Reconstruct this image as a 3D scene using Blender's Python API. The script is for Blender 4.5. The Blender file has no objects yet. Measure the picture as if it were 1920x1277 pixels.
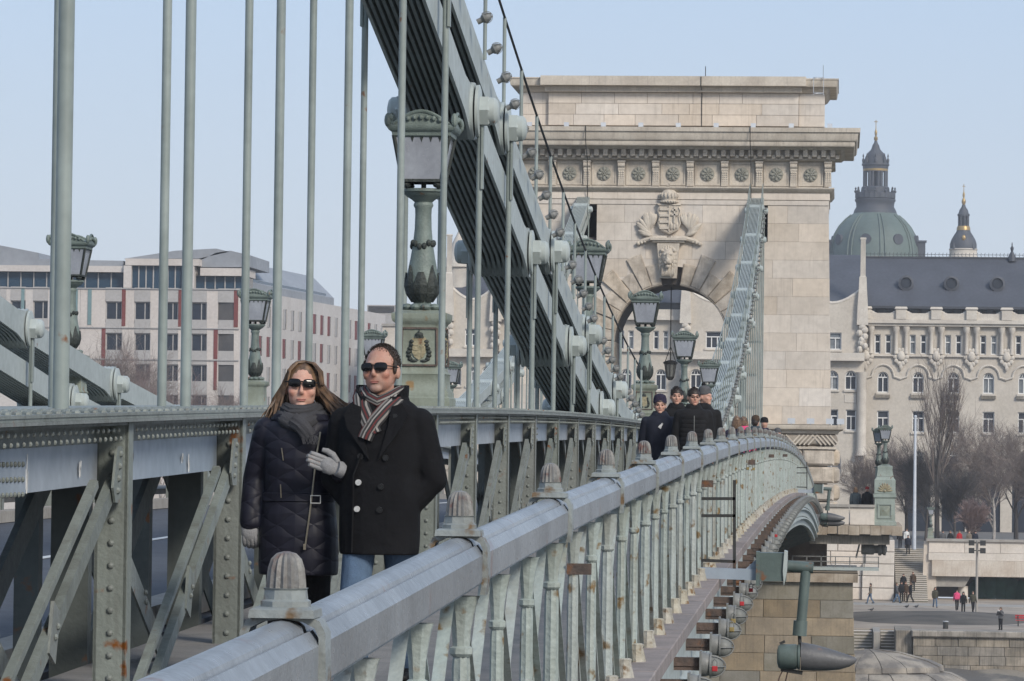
import bpy, math, random
from mathutils import Vector, Matrix, Euler
random.seed(7)
rad = math.radians
scene = bpy.context.scene
COL = scene.collection

# ---------------------------------------------------------------- camera, sky, sun, exposure
FPX = 7400.0
CAM_ROT = (math.pi/2 + 0.02685794, 0.0, 0.08322763)
CAM_ROLL = 0.0125
camd = bpy.data.cameras.new('camera')
camd.sensor_fit = 'HORIZONTAL'; camd.sensor_width = 36.0; camd.lens = 36.0*FPX/1920.0
camd.clip_start = 0.5; camd.clip_end = 9000.0
cam = bpy.data.objects.new('camera', camd); COL.objects.link(cam)
RM = (Matrix.Rotation(CAM_ROT[2], 3, 'Z') @ Matrix.Rotation(CAM_ROT[0], 3, 'X') @ Matrix.Rotation(CAM_ROLL, 3, 'Z'))
cam.rotation_euler = RM.to_euler(); cam.location = (0, 0, 0)
scene.camera = cam

SUN_EL, SUN_AZ = rad(33), rad(142)          # azimuth measured clockwise from +Y (bridge axis)
sun_to = Vector((math.sin(SUN_AZ)*math.cos(SUN_EL), math.cos(SUN_AZ)*math.cos(SUN_EL), math.sin(SUN_EL)))
world = bpy.data.worlds.new('World'); scene.world = world; world.use_nodes = True
wn = world.node_tree; wn.nodes.clear()
sky = wn.nodes.new('ShaderNodeTexSky'); sky.sky_type = 'NISHITA'; sky.sun_disc = False
sky.sun_elevation = SUN_EL; sky.sun_rotation = SUN_AZ
sky.altitude = 100; sky.air_density = 1.0; sky.dust_density = 3.0; sky.ozone_density = 1.0
veil = wn.nodes.new('ShaderNodeMix'); veil.data_type = 'RGBA'; veil.inputs[0].default_value = 0.75
veil.inputs[7].default_value = (3.9, 4.9, 6.5, 1)      # thin high cloud over the whole sky
bg = wn.nodes.new('ShaderNodeBackground'); bg.inputs[1].default_value = 0.105
wo = wn.nodes.new('ShaderNodeOutputWorld')
tcw = wn.nodes.new('ShaderNodeTexCoord'); sep = wn.nodes.new('ShaderNodeSeparateXYZ'); mrw = wn.nodes.new('ShaderNodeMapRange')
mrw.inputs[1].default_value = -.02; mrw.inputs[2].default_value = .16; mrw.interpolation_type = 'SMOOTHSTEP'
hor = wn.nodes.new('ShaderNodeMix'); hor.data_type = 'RGBA'; hor.inputs[6].default_value = (5.1, 5.55, 6.25, 1); hor.inputs[7].default_value = (3.5, 4.55, 6.25, 1)   # pale band of air all round the horizon
wn.links.new(tcw.outputs['Generated'], sep.inputs[0]); wn.links.new(sep.outputs[2], mrw.inputs[0]); wn.links.new(mrw.outputs[0], hor.inputs[0]); wn.links.new(hor.outputs[2], veil.inputs[7])
wn.links.new(sky.outputs[0], veil.inputs[6]); wn.links.new(veil.outputs[2], bg.inputs[0]); wn.links.new(bg.outputs[0], wo.inputs[0])
sund = bpy.data.lights.new('sun', 'SUN'); sund.energy = 2.1; sund.angle = rad(14); sund.color = (1.0, 0.93, 0.82)
sun = bpy.data.objects.new('sun', sund); COL.objects.link(sun)
sun.rotation_euler = (-sun_to).to_track_quat('-Z', 'Y').to_euler(); sun.location = (30, -30, 60)
scene.view_settings.view_transform = 'Standard'; scene.view_settings.look = 'None'
scene.view_settings.exposure = 0.5; scene.view_settings.gamma = 1.0
scene.render.engine = 'CYCLES'
try:
    scene.cycles.max_bounces = 6; scene.cycles.transparent_max_bounces = 12; scene.cycles.volume_bounces = 0
except Exception: pass

# ---------------------------------------------------------------- measuring helpers (a sight line of the survey, cut at a known depth)
def _ray(u, v): return RM @ Vector(((u-960.0)/FPX, -(v-638.5)/FPX, -1.0))
def P(u, v, Y): d = _ray(u, v); return d*(Y/d.y)
def PX(u, v, X): d = _ray(u, v); return d*(X/d.x)
def PZ(u, v, Z): d = _ray(u, v); return d*(Z/d.z)

# ---------------------------------------------------------------- mesh builder
class MB:
    def __init__(s): s.v = []; s.f = []
    def poly(s, pts):
        n = len(s.v); s.v += [tuple(p) for p in pts]; s.f.append(tuple(range(n, n+len(pts))))
    def box(s, x0, x1, y0, y1, z0, z1):
        n = len(s.v)
        s.v += [(x0,y0,z0),(x1,y0,z0),(x1,y1,z0),(x0,y1,z0),(x0,y0,z1),(x1,y0,z1),(x1,y1,z1),(x0,y1,z1)]
        for q in ((0,3,2,1),(4,5,6,7),(0,1,5,4),(1,2,6,5),(2,3,7,6),(3,0,4,7)): s.f.append(tuple(n+i for i in q))
        return s
    def boxr(s, c, size, R):
        n = len(s.v); hx, hy, hz = (a/2 for a in size); c = Vector(c)
        for p in ((-hx,-hy,-hz),(hx,-hy,-hz),(hx,hy,-hz),(-hx,hy,-hz),(-hx,-hy,hz),(hx,-hy,hz),(hx,hy,hz),(-hx,hy,hz)):
            s.v.append(tuple(c + R @ Vector(p)))
        for q in ((0,3,2,1),(4,5,6,7),(0,1,5,4),(1,2,6,5),(2,3,7,6),(3,0,4,7)): s.f.append(tuple(n+i for i in q))
        return s
    def bbox(s, x0, x1, y0, y1, z0, z1, b):
        """box with a chamfer b round the -Y face (dressed stone)"""
        n = len(s.v)
        s.v += [(x0,y1,z0),(x1,y1,z0),(x1,y1,z1),(x0,y1,z1),
                (x0,y0+b,z0),(x1,y0+b,z0),(x1,y0+b,z1),(x0,y0+b,z1),
                (x0+b,y0,z0+b),(x1-b,y0,z0+b),(x1-b,y0,z1-b),(x0+b,y0,z1-b)]
        for q in ((0,3,2,1),(0,1,5,4),(1,2,6,5),(2,3,7,6),(3,0,4,7),(4,5,9,8),(5,6,10,9),(6,7,11,10),(7,4,8,11),(8,9,10,11)):
            s.f.append(tuple(n+i for i in q))
        return s
    def beam(s, p0, p1, w, h, up=(0,0,1)):
        p0 = Vector(p0); p1 = Vector(p1); d = p1-p0; L = d.length; y = d/L
        x = y.cross(Vector(up))
        x = x.normalized() if x.length > 1e-6 else Vector((1,0,0))
        z = x.cross(y); R = Matrix((x, y, z)).transposed()
        return s.boxr((p0+p1)/2, (w, L, h), R)
    def ring(s, c, ax, ay, pts):
        n = len(s.v); c = Vector(c); ax = Vector(ax); ay = Vector(ay)
        s.v += [tuple(c + ax*a + ay*b) for a, b in pts]; return n
    def loft(s, rings, cap=True):
        """rings: list of equal length point lists (closed loops)"""
        k = len(rings[0]); st = []
        for r in rings: st.append(len(s.v)); s.v += [tuple(p) for p in r]
        for a, b in zip(st, st[1:]):
            for i in range(k): j = (i+1) % k; s.f.append((a+i, a+j, b+j, b+i))
        if cap:
            s.f.append(tuple(reversed(range(st[0], st[0]+k)))); s.f.append(tuple(range(st[-1], st[-1]+k)))
        return s
    def cyl(s, p0, p1, r0, r1=None, n=12, cap=True, ph=0.0):
        r1 = r0 if r1 is None else r1
        p0 = Vector(p0); p1 = Vector(p1); d = (p1-p0).normalized()
        a = d.orthogonal().normalized()
        if abs(d.z) > .999: a = Vector((1,0,0))
        b = d.cross(a); rs = []
        for p, r in ((p0, r0), (p1, r1)):
            rs.append([p + a*(r*math.cos(2*math.pi*i/n+ph)) + b*(r*math.sin(2*math.pi*i/n+ph)) for i in range(n)])
        return s.loft(rs, cap)
    def tube(s, path, r, n=8):
        path = [Vector(p) for p in path]; rs = []
        rr = r if isinstance(r, (list, tuple)) else [r]*len(path)
        a = None
        for i, p in enumerate(path):
            d = (path[min(i+1, len(path)-1)] - path[max(i-1, 0)])
            if d.length < 1e-9: d = Vector((0,0,1))
            d.normalize()
            a = (d.orthogonal() if a is None else a - d*a.dot(d))
            a = a.normalized(); b = d.cross(a)
            rs.append([p + a*(rr[i]*math.cos(2*math.pi*k/n)) + b*(rr[i]*math.sin(2*math.pi*k/n)) for k in range(n)])
        return s.loft(rs)
    def lathe(s, prof, n=16, o=(0,0,0), R=None, sq=0, ph=0.0, flute=0.0):
        """prof (r,z). sq=1: square section of half width r; flute: every other vertex pulled in"""
        o = Vector(o); rs = []
        for r, z in prof:
            L = []
            if sq:
                for a, b in ((-1,-1),(1,-1),(1,1),(-1,1)): L.append(Vector((a*r, b*r, z)))
            else:
                for i in range(n):
                    t = 2*math.pi*i/n + ph; q = r*(1-flute*(i % 2)); L.append(Vector((q*math.cos(t), q*math.sin(t), z)))
            if R is not None: L = [R @ p for p in L]
            rs.append([o+p for p in L])
        return s.loft(rs)
    def ell(s, c, r, nu=12, nv=8, R=None):
        c = Vector(c); rs = []
        for j in range(nv+1):
            t = -math.pi/2 + math.pi*j/nv
            t = max(-math.pi/2+.06, min(math.pi/2-.06, t))
            L = [Vector((r[0]*math.cos(t)*math.cos(2*math.pi*i/nu), r[1]*math.cos(t)*math.sin(2*math.pi*i/nu), r[2]*math.sin(t))) for i in range(nu)]
            if R is not None: L = [R @ p for p in L]
            rs.append([c+p for p in L])
        return s.loft(rs)
    def prism(s, pts, off):
        off = Vector(off); a = [Vector(p) for p in pts]
        return s.loft([a, [p+off for p in a]])
    def sweep(s, sec, ys, xf):
        """sec: closed list of (x,z); xf(y) -> (dx,dz); extruded along Y"""
        rs = []
        for y in ys:
            dx, dz = xf(y); rs.append([Vector((x+dx, y, z+dz)) for x, z in sec])
        return s.loft(rs)
    def add(s, o, M=None):
        n = len(s.v); s.v += [tuple(M @ Vector(p)) for p in o.v] if M is not None else o.v
        s.f += [tuple(n+i for i in q) for q in o.f]; return s
    def mesh(s, name, smooth=38):
        m = bpy.data.meshes.new(name); m.from_pydata(s.v, [], s.f); m.update()
        import bmesh
        b = bmesh.new(); b.from_mesh(m); bmesh.ops.recalc_face_normals(b, faces=b.faces); b.to_mesh(m); b.free()
        if smooth:
            m.polygons.foreach_set('use_smooth', [True]*len(m.polygons)); m.set_sharp_from_angle(angle=rad(smooth))
        return m

WT = {}
def put(name, mesh, material=None, parent=None, loc=(0,0,0), rot=None, scale=None, world=True, smooth=38):
    """link one mesh object; loc is in world space, parents are unrotated empties or plain parts"""
    if isinstance(mesh, MB): mesh = mesh.mesh(name, smooth)
    o = bpy.data.objects.new(name, mesh); COL.objects.link(o)
    if material is not None:
        if len(mesh.materials) == 0: mesh.materials.append(material)
        elif mesh.materials[0] != material:
            o.material_slots[0].link = 'OBJECT'; o.material_slots[0].material = material
    loc = Vector(loc)
    if parent is not None:
        o.parent = parent
        if world: loc = loc - WT.get(parent.name, Vector((0,0,0)))
    o.location = loc
    WT[o.name] = (loc + WT.get(parent.name, Vector((0,0,0)))) if parent is not None and world else Vector(loc)
    if rot is not None: o.rotation_euler = rot
    if scale is not None: o.scale = scale
    return o
def tag(o, label, cat, group=None):
    o['label'] = label; o['category'] = cat
    if group: o['group'] = group
    return o
def thing(name, label, cat, loc=(0,0,0), group=None, rotz=0.0):
    o = bpy.data.objects.new(name, None); COL.objects.link(o); o.location = loc; o.empty_display_size = .2
    o.rotation_euler = (0, 0, rotz); WT[o.name] = Vector(loc)
    return tag(o, label, cat, group)
def struct(o): o['kind'] = 'structure'; return o
def stuff(o): o['kind'] = 'stuff'; return o

# ---------------------------------------------------------------- materials
def mat(name, col, rough=.6, col2=None, nscale=3.0, metal=0.0, bump=0.0, bscale=40.0, rust=0.0, rustcol=(.16,.07,.03), streak=0.0,
        streakcol=(.05,.05,.045), rnd=0.0, spec=.4, contrast=(.35,.65), rscale=6.0, hue=None):
    m = bpy.data.materials.new(name); m.use_nodes = True; t = m.node_tree; N = t.nodes; L = t.links
    b = N['Principled BSDF']; b.inputs['Roughness'].default_value = rough; b.inputs['Metallic'].default_value = metal
    b.inputs['Specular IOR Level'].default_value = spec
    geo = N.new('ShaderNodeNewGeometry'); pos = geo.outputs['Position']
    def noise(scale, detail=5, stretch=None):
        n = N.new('ShaderNodeTexNoise'); n.inputs['Scale'].default_value = scale; n.inputs['Detail'].default_value = detail
        if stretch:
            mp = N.new('ShaderNodeMapping'); mp.inputs['Scale'].default_value = stretch; L.new(pos, mp.inputs[0]); L.new(mp.outputs[0], n.inputs['Vector'])
        else: L.new(pos, n.inputs['Vector'])
        return n.outputs['Fac']
    def ramp(f, a, c):
        r = N.new('ShaderNodeMapRange'); r.inputs[1].default_value = a; r.inputs[2].default_value = c; r.clamp = True; L.new(f, r.inputs[0]); return r.outputs[0]
    def mix(fac, c1, c2):
        x = N.new('ShaderNodeMix'); x.data_type = 'RGBA'
        if hasattr(fac, 'node'): L.new(fac, x.inputs[0])
        else: x.inputs[0].default_value = fac
        for i, c in ((6, c1), (7, c2)):
            if hasattr(c, 'node'): L.new(c, x.inputs[i])
            else: x.inputs[i].default_value = (*c, 1)
        return x.outputs[2]
    c2 = col2 or tuple(a*.8 for a in col)
    out = mix(ramp(noise(nscale), *contrast), col, c2)
    fine = noise(nscale*9, 6)
    out = mix(ramp(fine, .3, .75), out, mix(.16, out, (0.02,.02,.02)))
    if streak:
        sf = noise(2.0, 6, (5.0, 5.0, .35)); out = mix(ramp(sf, .62-.2*streak, .85-.1*streak), out, mix(min(1, .35+streak*.5), out, streakcol))
    if rust:
        rf = noise(rscale, 9); out = mix(ramp(rf, .70-rust*.25, .76-rust*.2), out, rustcol)
    if rnd:
        oi = N.new('ShaderNodeObjectInfo')
        h = N.new('ShaderNodeHueSaturation'); L.new(out, h.inputs['Color'])
        mr = N.new('ShaderNodeMapRange'); mr.inputs[3].default_value = 1-rnd; mr.inputs[4].default_value = 1+rnd*.7; L.new(oi.outputs['Random'], mr.inputs[0]); L.new(mr.outputs[0], h.inputs['Value'])
        ms = N.new('ShaderNodeMapRange'); ms.inputs[3].default_value = 1.25; ms.inputs[4].default_value = .75
        fr = N.new('ShaderNodeMath'); fr.operation = 'FRACT'; mu = N.new('ShaderNodeMath'); mu.operation = 'MULTIPLY'; mu.inputs[1].default_value = 7.31
        L.new(oi.outputs['Random'], mu.inputs[0]); L.new(mu.outputs[0], fr.inputs[0]); L.new(fr.outputs[0], ms.inputs[0]); L.new(ms.outputs[0], h.inputs['Saturation'])
        out = h.outputs[0]
    L.new(out, b.inputs['Base Color'])
    rr = N.new('ShaderNodeMapRange'); rr.inputs[3].default_value = max(0.02, rough-.12); rr.inputs[4].default_value = min(1, rough+.15); L.new(fine, rr.inputs[0]); L.new(rr.outputs[0], b.inputs['Roughness'])
    if bump:
        bn = N.new('ShaderNodeBump'); bn.inputs['Strength'].default_value = bump; bn.inputs['Distance'].default_value = .02
        L.new(noise(bscale, 6), bn.inputs['Height']); L.new(bn.outputs[0], b.inputs['Normal'])
    m.diffuse_color = (*col, 1)
    return m
def glass_dark(name, col=(.02,.025,.035), rough=.08, spec=.3):
    m = bpy.data.materials.new(name); m.use_nodes = True; b = m.node_tree.nodes['Principled BSDF']
    b.inputs['Base Color'].default_value = (*col, 1); b.inputs['Roughness'].default_value = rough; b.inputs['Specular IOR Level'].default_value = spec
    return m

M = {}
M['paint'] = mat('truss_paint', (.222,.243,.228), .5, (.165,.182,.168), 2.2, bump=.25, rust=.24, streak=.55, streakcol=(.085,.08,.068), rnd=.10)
M['paint_shaded'] = mat('shaded_truss_paint', (.10,.115,.11), .6, (.07,.08,.075), 2.2, bump=.15, rust=.2, streak=.4)  # truss paint darkened: colour carries the shade of inner and lower members
M['web'] = mat('web_plate_paint', (.345,.39,.445), .45, (.28,.325,.375), 1.1, bump=.06, rust=.08, streak=.15, streakcol=(.2,.22,.22), rnd=.05)
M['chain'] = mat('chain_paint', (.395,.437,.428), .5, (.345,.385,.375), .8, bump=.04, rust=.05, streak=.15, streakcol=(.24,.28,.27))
M['plate_shaded'] = mat('shaded_chain_paint', (.19,.225,.225), .6, (.14,.165,.165), 1.0, rust=.1)  # chain paint darkened to carry the shade between and under the plates
M['hanger'] = mat('hanger_paint', (.275,.315,.300), .42, (.20,.232,.22), 1.6, rust=.06, streak=.3, streakcol=(.12,.14,.13))
M['rail'] = mat('handrail_paint', (.245,.265,.285), .30, (.16,.172,.185), 2.6, bump=.14, bscale=60, rust=.22, rustcol=(.17,.115,.105), spec=.55, rscale=5, streak=.35, streakcol=(.13,.135,.14))
M['clamp'] = mat('clamp_paint', (.26,.29,.29), .45, (.19,.20,.19), 7, bump=.25, rust=.48, rustcol=(.13,.085,.045), rscale=14, streak=.3)
M['finial'] = mat('finial_paint', (.215,.215,.205), .5, (.13,.115,.108), 22, bump=.3, rust=.42, rustcol=(.12,.06,.05), rscale=22)
M['balus'] = mat('baluster_paint', (.36,.405,.39), .55, (.29,.325,.305), 7, bump=.35, rust=.42, rustcol=(.16,.11,.055), streak=.5, streakcol=(.19,.155,.10), rnd=.07, rscale=11)
M['foot'] = mat('foot_paint', (.43,.41,.35), .6, (.33,.30,.24), 18, bump=.5, rust=.55, rustcol=(.16,.10,.05), rscale=16, streak=.3, rnd=.08)
M['lamp'] = mat('lamp_paint', (.175,.215,.195), .5, (.12,.15,.135), 6, bump=.35, bscale=70, rust=.12, streak=.4, streakcol=(.045,.055,.05))
M['lampdark'] = mat('weathered_bronze', (.042,.05,.046), .65, (.02,.025,.022), 18, bump=.5)
M['pedestal'] = mat('pedestal_paint', (.24,.27,.225), .55, (.19,.21,.165), 4, bump=.2, rust=.30, rustcol=(.22,.14,.06), streak=.35, streakcol=(.11,.10,.07))
M['gilt'] = mat('emblem_paint', (.36,.31,.20), .6, (.24,.21,.13), 20, bump=.4, rust=.3)
M['milk'] = mat('milky_glass', (.55,.58,.62), .25, (.48,.51,.56), 3, spec=.6)
M['slab'] = mat('granite_slab', (.30,.255,.24), .85, (.23,.20,.19), 5, bump=.35, bscale=90, rnd=.13, streak=.2)
M['walk'] = mat('footway_asphalt', (.22,.21,.20), .9, (.17,.165,.16), 4, bump=.3, bscale=120)
M['road'] = mat('road_asphalt', (.085,.095,.115), .85, (.07,.078,.095), 2, bump=.3, bscale=120)
M['white'] = mat('white_paint', (.72,.72,.70), .6, (.6,.6,.58), 8)
M['concrete'] = mat('concrete', (.36,.34,.31), .85, (.29,.27,.245), 2, bump=.3, bscale=60, streak=.3)
M['darkiron'] = mat('dark_iron', (.035,.036,.036), .6, (.025,.025,.024), 8, bump=.2, rust=.2)
M['greybulb'] = mat('bulkhead_grey', (.20,.203,.197), .5, (.15,.153,.147), 12, bump=.15, rust=.03)
M['frost'] = mat('frosted_globe', (.20,.205,.195), .5, (.15,.155,.145), 10, spec=.35)
M['rustiron'] = mat('rusty_iron', (.12,.085,.07), .8, (.07,.055,.05), 14, bump=.4, rust=.4)
M['brass'] = mat('brass', (.42,.32,.14), .4, (.34,.25,.1), 20, metal=.6)
M['redpaint'] = mat('red_paint', (.45,.03,.035), .4, (.36,.025,.03), 20)
# ================================================================ BRIDGE
def zr(Y): return -.3337 + .020562*Y - 1.636e-4*Y*Y - .033*min(1.0, max(0.0, 15.0-Y)/7.17)**1.6          # top of the railing finials
def slope(Y): return (zr(Y+.5)-zr(Y-.5))
def zt(Y): return zr(Y) + .15                                 # top of the stiffening trusses
def zw(Y): return zr(Y) - 1.18                                # footway
DT = 190.0                                                    # front of the far tower
DEND = 330.0                                                  # bridge end on the bank
def zdeck(Y):
    if Y <= DT: return zw(Y)
    return zw(DT) + (Y-DT)*(-4.6-1.1-zw(DT))/(DEND-DT)
ROD0, ROD = 18.6, 3.6
XN, XC, XF = -3.71, -4.09, -4.47                              # hanger planes and chain axis of the near chain
LX = -8.36                                                    # offset of the far chain plane
YS = [i*3.6-3.0 for i in range(0, 54)] + [DT]
xf = lambda y: (0, zdeck(y))
YSL = [y for y in YS if y < DT] + [DT, 200, 230, 260, 295, DEND]

# deck: footway, carriageway, kerbs (structure)
struct(put('footway', MB().sweep([(-3.9,0),(-1.13,0),(-1.13,-.10),(-3.9,-.10)], YS, xf), M['walk']))
struct(put('road', MB().sweep([(-11.75,-.27),(-4.75,-.27),(-4.75,-.6),(-11.75,-.6)], YSL, xf), M['road']))
for nm, x in (('kerb', -5.0), ('kerb', -11.65)):
    struct(put(nm, MB().sweep([(x-.12,-.26),(x+.14,-.26),(x+.14,-.10),(x-.12,-.10)], YSL, xf), M['concrete']))
struct(put('road_marking', MB().sweep([(-8.3,-.266),(-8.18,-.266),(-8.18,-.262),(-8.3,-.262)], YSL, xf), M['white']))
struct(put('footway', MB().sweep([(-15.6,0),(-12.9,0),(-12.9,-.10),(-15.6,-.10)], YS, xf), M['walk']))
# outer edge of the deck: stone border slabs, each a piece, and the stepped steel fascia below
edge = thing('deck_edge', 'stone bordered outer edge of the bridge footway with stepped steel fascia', 'deck edge', (-1.0, 60, zw(60)))
slabm = MB().bbox(-.235, .235, 0, .08, -.885, .885, .006)
slabm.v = [(x, z, -y) for x, y, z in slabm.v]
slabm = slabm.mesh('edge_slab')
y = 5.0
while y < DT-1:
    put('edge_slab', slabm, M['slab'], edge, (-1.165, y, zw(y)+.018), (math.atan(slope(y)), 0, 0)); y += 1.8
put('upper_fascia', MB().sweep([(-1.4,-.072),(-.95,-.072),(-.95,-.16),(-.99,-.20),(-.99,-.34),(-1.4,-.34)], YS, xf), M['chain'], edge)
put('middle_fascia', MB().sweep([(-1.5,-.342),(-1.03,-.342),(-.97,-.38),(-.97,-.42),(-1.05,-.46),(-1.05,-.60),(-1.5,-.60)], YS, xf), M['chain'], edge)
put('lower_fascia', MB().sweep([(-1.6,-.602),(-1.10,-.602),(-1.02,-.64),(-1.02,-.68),(-1.14,-.72),(-1.14,-.86),(-1.6,-.86)], YS, xf), M['chain'], edge)
put('soffit', MB().sweep([(-15.5,-.62),(-1.62,-.62),(-1.62,-.75),(-15.5,-.75)], YSL, xf), M['paint_shaded'], edge)
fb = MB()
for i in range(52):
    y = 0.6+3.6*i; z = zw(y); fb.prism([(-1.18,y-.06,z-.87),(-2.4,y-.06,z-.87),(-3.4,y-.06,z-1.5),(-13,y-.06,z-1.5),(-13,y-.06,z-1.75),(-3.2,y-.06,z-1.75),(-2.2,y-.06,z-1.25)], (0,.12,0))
put('floor_beams', fb, M['paint_shaded'], edge)['kind'] = 'stuff'

# ---------------------------------------------------------------- stiffening trusses
def truss(x, sgn, detail, label, y0, y1):
    """x: outer face of posts; sgn=+1 outer side looks to +X"""
    S = lambda a: x - sgn*a
    T = thing('stiffening_truss', label, 'truss', (S(.6), 60, zw(60)), 'stiffening trusses of the bridge')
    ys = [y0 + i*1.8 for i in range(int((y1-y0)/1.8)+1)]
    xt = lambda y: (0, zt(y))
    for k, (a0, a1, z0, z1) in enumerate(((-.05,1.45,-.014,0), (-.045,1.44,-.029,-.0145), (-.05,1.45,-.045,-.0295))):
        put('chord_plate', MB().sweep([(S(a0),z0),(S(a1),z0),(S(a1),z1),(S(a0),z1)], ys, xt), M['paint'], T)
    put('chord_angle', MB().sweep([(S(.0),-.046),(S(.16),-.046),(S(.16),-.15),(S(.13),-.15),(S(.13),-.062),(S(.0),-.062)], ys, xt), M['paint'], T)
    put('inner_chord', MB().sweep([(S(1.2),-.046),(S(1.26),-.046),(S(1.26),-.36),(S(1.2),-.36)], ys, xt), M['paint_shaded'], T)
    put('bottom_chord', MB().sweep([(S(.08),-1.62),(S(1.3),-1.62),(S(1.3),-1.85),(S(.08),-1.85)], ys, xt), M['paint_shaded'], T)
    webm = MB().box(-.006, .006, -1.72, 1.72, -.345, -.1505).mesh('web_plate')
    cov = MB().box(-.006, .014, -.32, .32, -.35, -.152); 
    covm = cov.mesh('splice_plate')
    # post: an angle, riveted flange facing along the bridge
    pm = MB(); a = S(0)-x
    pm.box(*sorted((0, -sgn*.155)), -.008, .008, -1.75, -.047)
    pm.box(*sorted((.004*sgn, -sgn*.014)), -.008, .11, -1.75, -.047)
    pm.box(*sorted((-sgn*.14, -sgn*.154)), -.008, .11, -1.75, -.047)
    postm = pm.mesh('post')
    gm = MB().prism([(0,-.03,-.165),(0,-.03,-.40),(0,-.05,-.43),(0,-.20,-.43),(0,-.26,-.36),(0,-.17,-.165)], (-sgn*.012,0,0)).mesh('gusset_plate')
    def diag(w, off, zA, zB, dirn, lip=True):
        m = MB(); m.beam((0,0,zA), (0,dirn*2.9,zB), .012, w, (0,0,1))
        if lip: m.beam((-sgn*.018,0,zA+w*.48), (-sgn*.018,dirn*2.9,zB+w*.48), .036, .01, (0,0,1))
        return m.mesh('diagonal')
    d1 = diag(.088, 0, -.36, -1.66, -1); d2 = diag(.035, 0, -.36, -1.62, -1); d3 = diag(.13, 0, -.30, -1.66, 1); d4 = diag(.18, 0, -.30, -1.66, 1); d5 = diag(.18, 0, -.30, -1.66, -1); d6 = MB().box(-.10,.10,-.05,.05,-1.7,-.3).mesh('inner_diagonal')
    bat = MB().box(-.008, .008, -.12, .12, -.075, .075); batm = bat.mesh('batten')
    inn = MB().box(-.07, .07, -.06, .06, -1.75, -.05).mesh('inner_post')
    riv = MB(); dome = MB().lathe([(.0175,0),(.0165,.006),(.011,.012),(.003,.0145)], 7)
    Rm = {'-y': Matrix.Rotation(rad(90), 4, 'X'), 'x': Matrix.Rotation(rad(90)*sgn, 4, 'Y'), 'z': Matrix.Identity(4)}
    def rv(px, py, pz, d, s=1.0): riv.add(dome, Matrix.Translation((px,py,pz)) @ Rm[d] @ Matrix.Scale(s,4))
    i = 0; y = y0
    while y <= y1-.1:
        z = zt(y); sl = math.atan(slope(y))
        put('post', postm, M['paint'], T, (S(0), y, z))
        if detail or y < 130:
            put('inner_post', inn, M['paint_shaded'], T, (S(1.22), y, z))
        if y+3.6 <= y1+.1:
            ym = y+1.8; zm = zt(ym); so = math.atan(slope(ym))
            put('web_plate', webm, M['web'], T, (S(.14), ym, zm), (so,0,0))
            if i % 4 == 1: put('splice_plate', covm, M['web'], T, (S(.128), ym-.35, zm), (so,0,0))
        if detail:
            put('gusset_plate', gm, M['paint'], T, (S(.02), y, z))
            if i > 0:
                put('diagonal', d1, M['paint'], T, (S(.045), y-.12, z)); put('diagonal', d2, M['paint'], T, (S(.03), y-.62, z+.02))
                put('batten', batm, M['paint'], T, (S(.038), y-1.55, z-.98), (rad(68),0,0))
            put('diagonal', d3, M['paint'], T, (S(.20), y+.1, z+.02))
            if y < 100:
                put('inner_diagonal', d4, M['paint_shaded'], T, (S(1.12), y+.1, z+.02)); put('inner_diagonal', d5, M['paint_shaded'], T, (S(1.05), y-.1, z)); put('inner_diagonal', d6, M['paint_shaded'], T, (S(.62), y+1.8, z-.02))
            if y < 75:
                for k in range(15): rv(S(.075), y-.008, z-.09-.107*k, '-y', 1.0)
                for k in range(4): rv(S(.02), y-.10-.016*k*1.3, z-.20-.058*k, 'x', 1.0)
                for k in range(2): rv(S(.028), y-1.50-.05*k, z-.955-.045*k, 'x', .9)
                for k in range(2): rv(S(.19), y+1.6+.02*k, z-.92-.05*k, 'x', .9)
                for k in range(int(3.3/.13)):
                    yy = y+.2+.13*k; rv(S(-.001), yy, zt(yy)-.085, 'x', .75); rv(S(-.001), yy+.06, zt(yy+.06)-.125, 'x', .75)
                if i % 4 == 1:
                    for r in range(3):
                        for k in range(7): rv(S(.112), y+1.22+.08*k, z-.19-.065*r, 'x', .75)
            if y < 75:
                for k in range(int(3.6/.105)):
                    yy = y+.105*k
                    for xx in (.0,.09,.2,.32): rv(S(xx+(.03 if k % 2 else 0)), yy, zt(yy), 'z', 1.05)
        y += ROD; i += 1
    if riv.v:
        r = put('rivets', riv, M['paint'], T); r['kind'] = 'stuff'
    return T
truss(-3.38, 1, True, 'riveted grey-green truss between the footway and the near chain', ROD0-2*ROD, DT-2)
truss(-13.4+1.7, 1, False, 'riveted truss across the carriageway under the farther chain', 40.2, DT-2)

# ---------------------------------------------------------------- chains
KC, YM = .00146, 95.6
def _kc(Y): return KC if Y < YM else .00138
def zc_up(Y): return -.37 + _kc(Y)*(Y-YM)**2
def zc_lo(Y): return -1.05 + _kc(Y)*(Y-YM)**2
def plate_shape(t, L=7.2, w=.18, e=.30):
    pts = []
    for k in range(9):
        a = rad(90+35) + rad(110)*2*k/8*.0 ; 
    def eye(cx, s):
        r = []
        for k in range(9):
            a = rad(-128) + rad(256)*k/8
            r.append((cx + s*e*math.cos(a), s*e*math.sin(a)))
        return r
    o = eye(L, 1); i = eye(0, -1)
    body = o + [(L-.75, w), (.75, w)] + i + [(.75, -w), (L-.75, -w)]
    m = MB(); m.prism([(-t/2, a, b) for a, b in body], (t, 0, 0)); return m
PT, PP = .032, .062
plate_m = plate_shape(PT).mesh('plate'); 
def bundle(n):
    b = MB(); p = plate_shape(PT)
    for k in range(n): b.add(p, Matrix.Translation(((k-(n-1)/2)*PP, 0, 0)))
    return b.mesh('link_bundle')
bun = {11: bundle(11), 10: bundle(10)}
nutm = MB()
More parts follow.
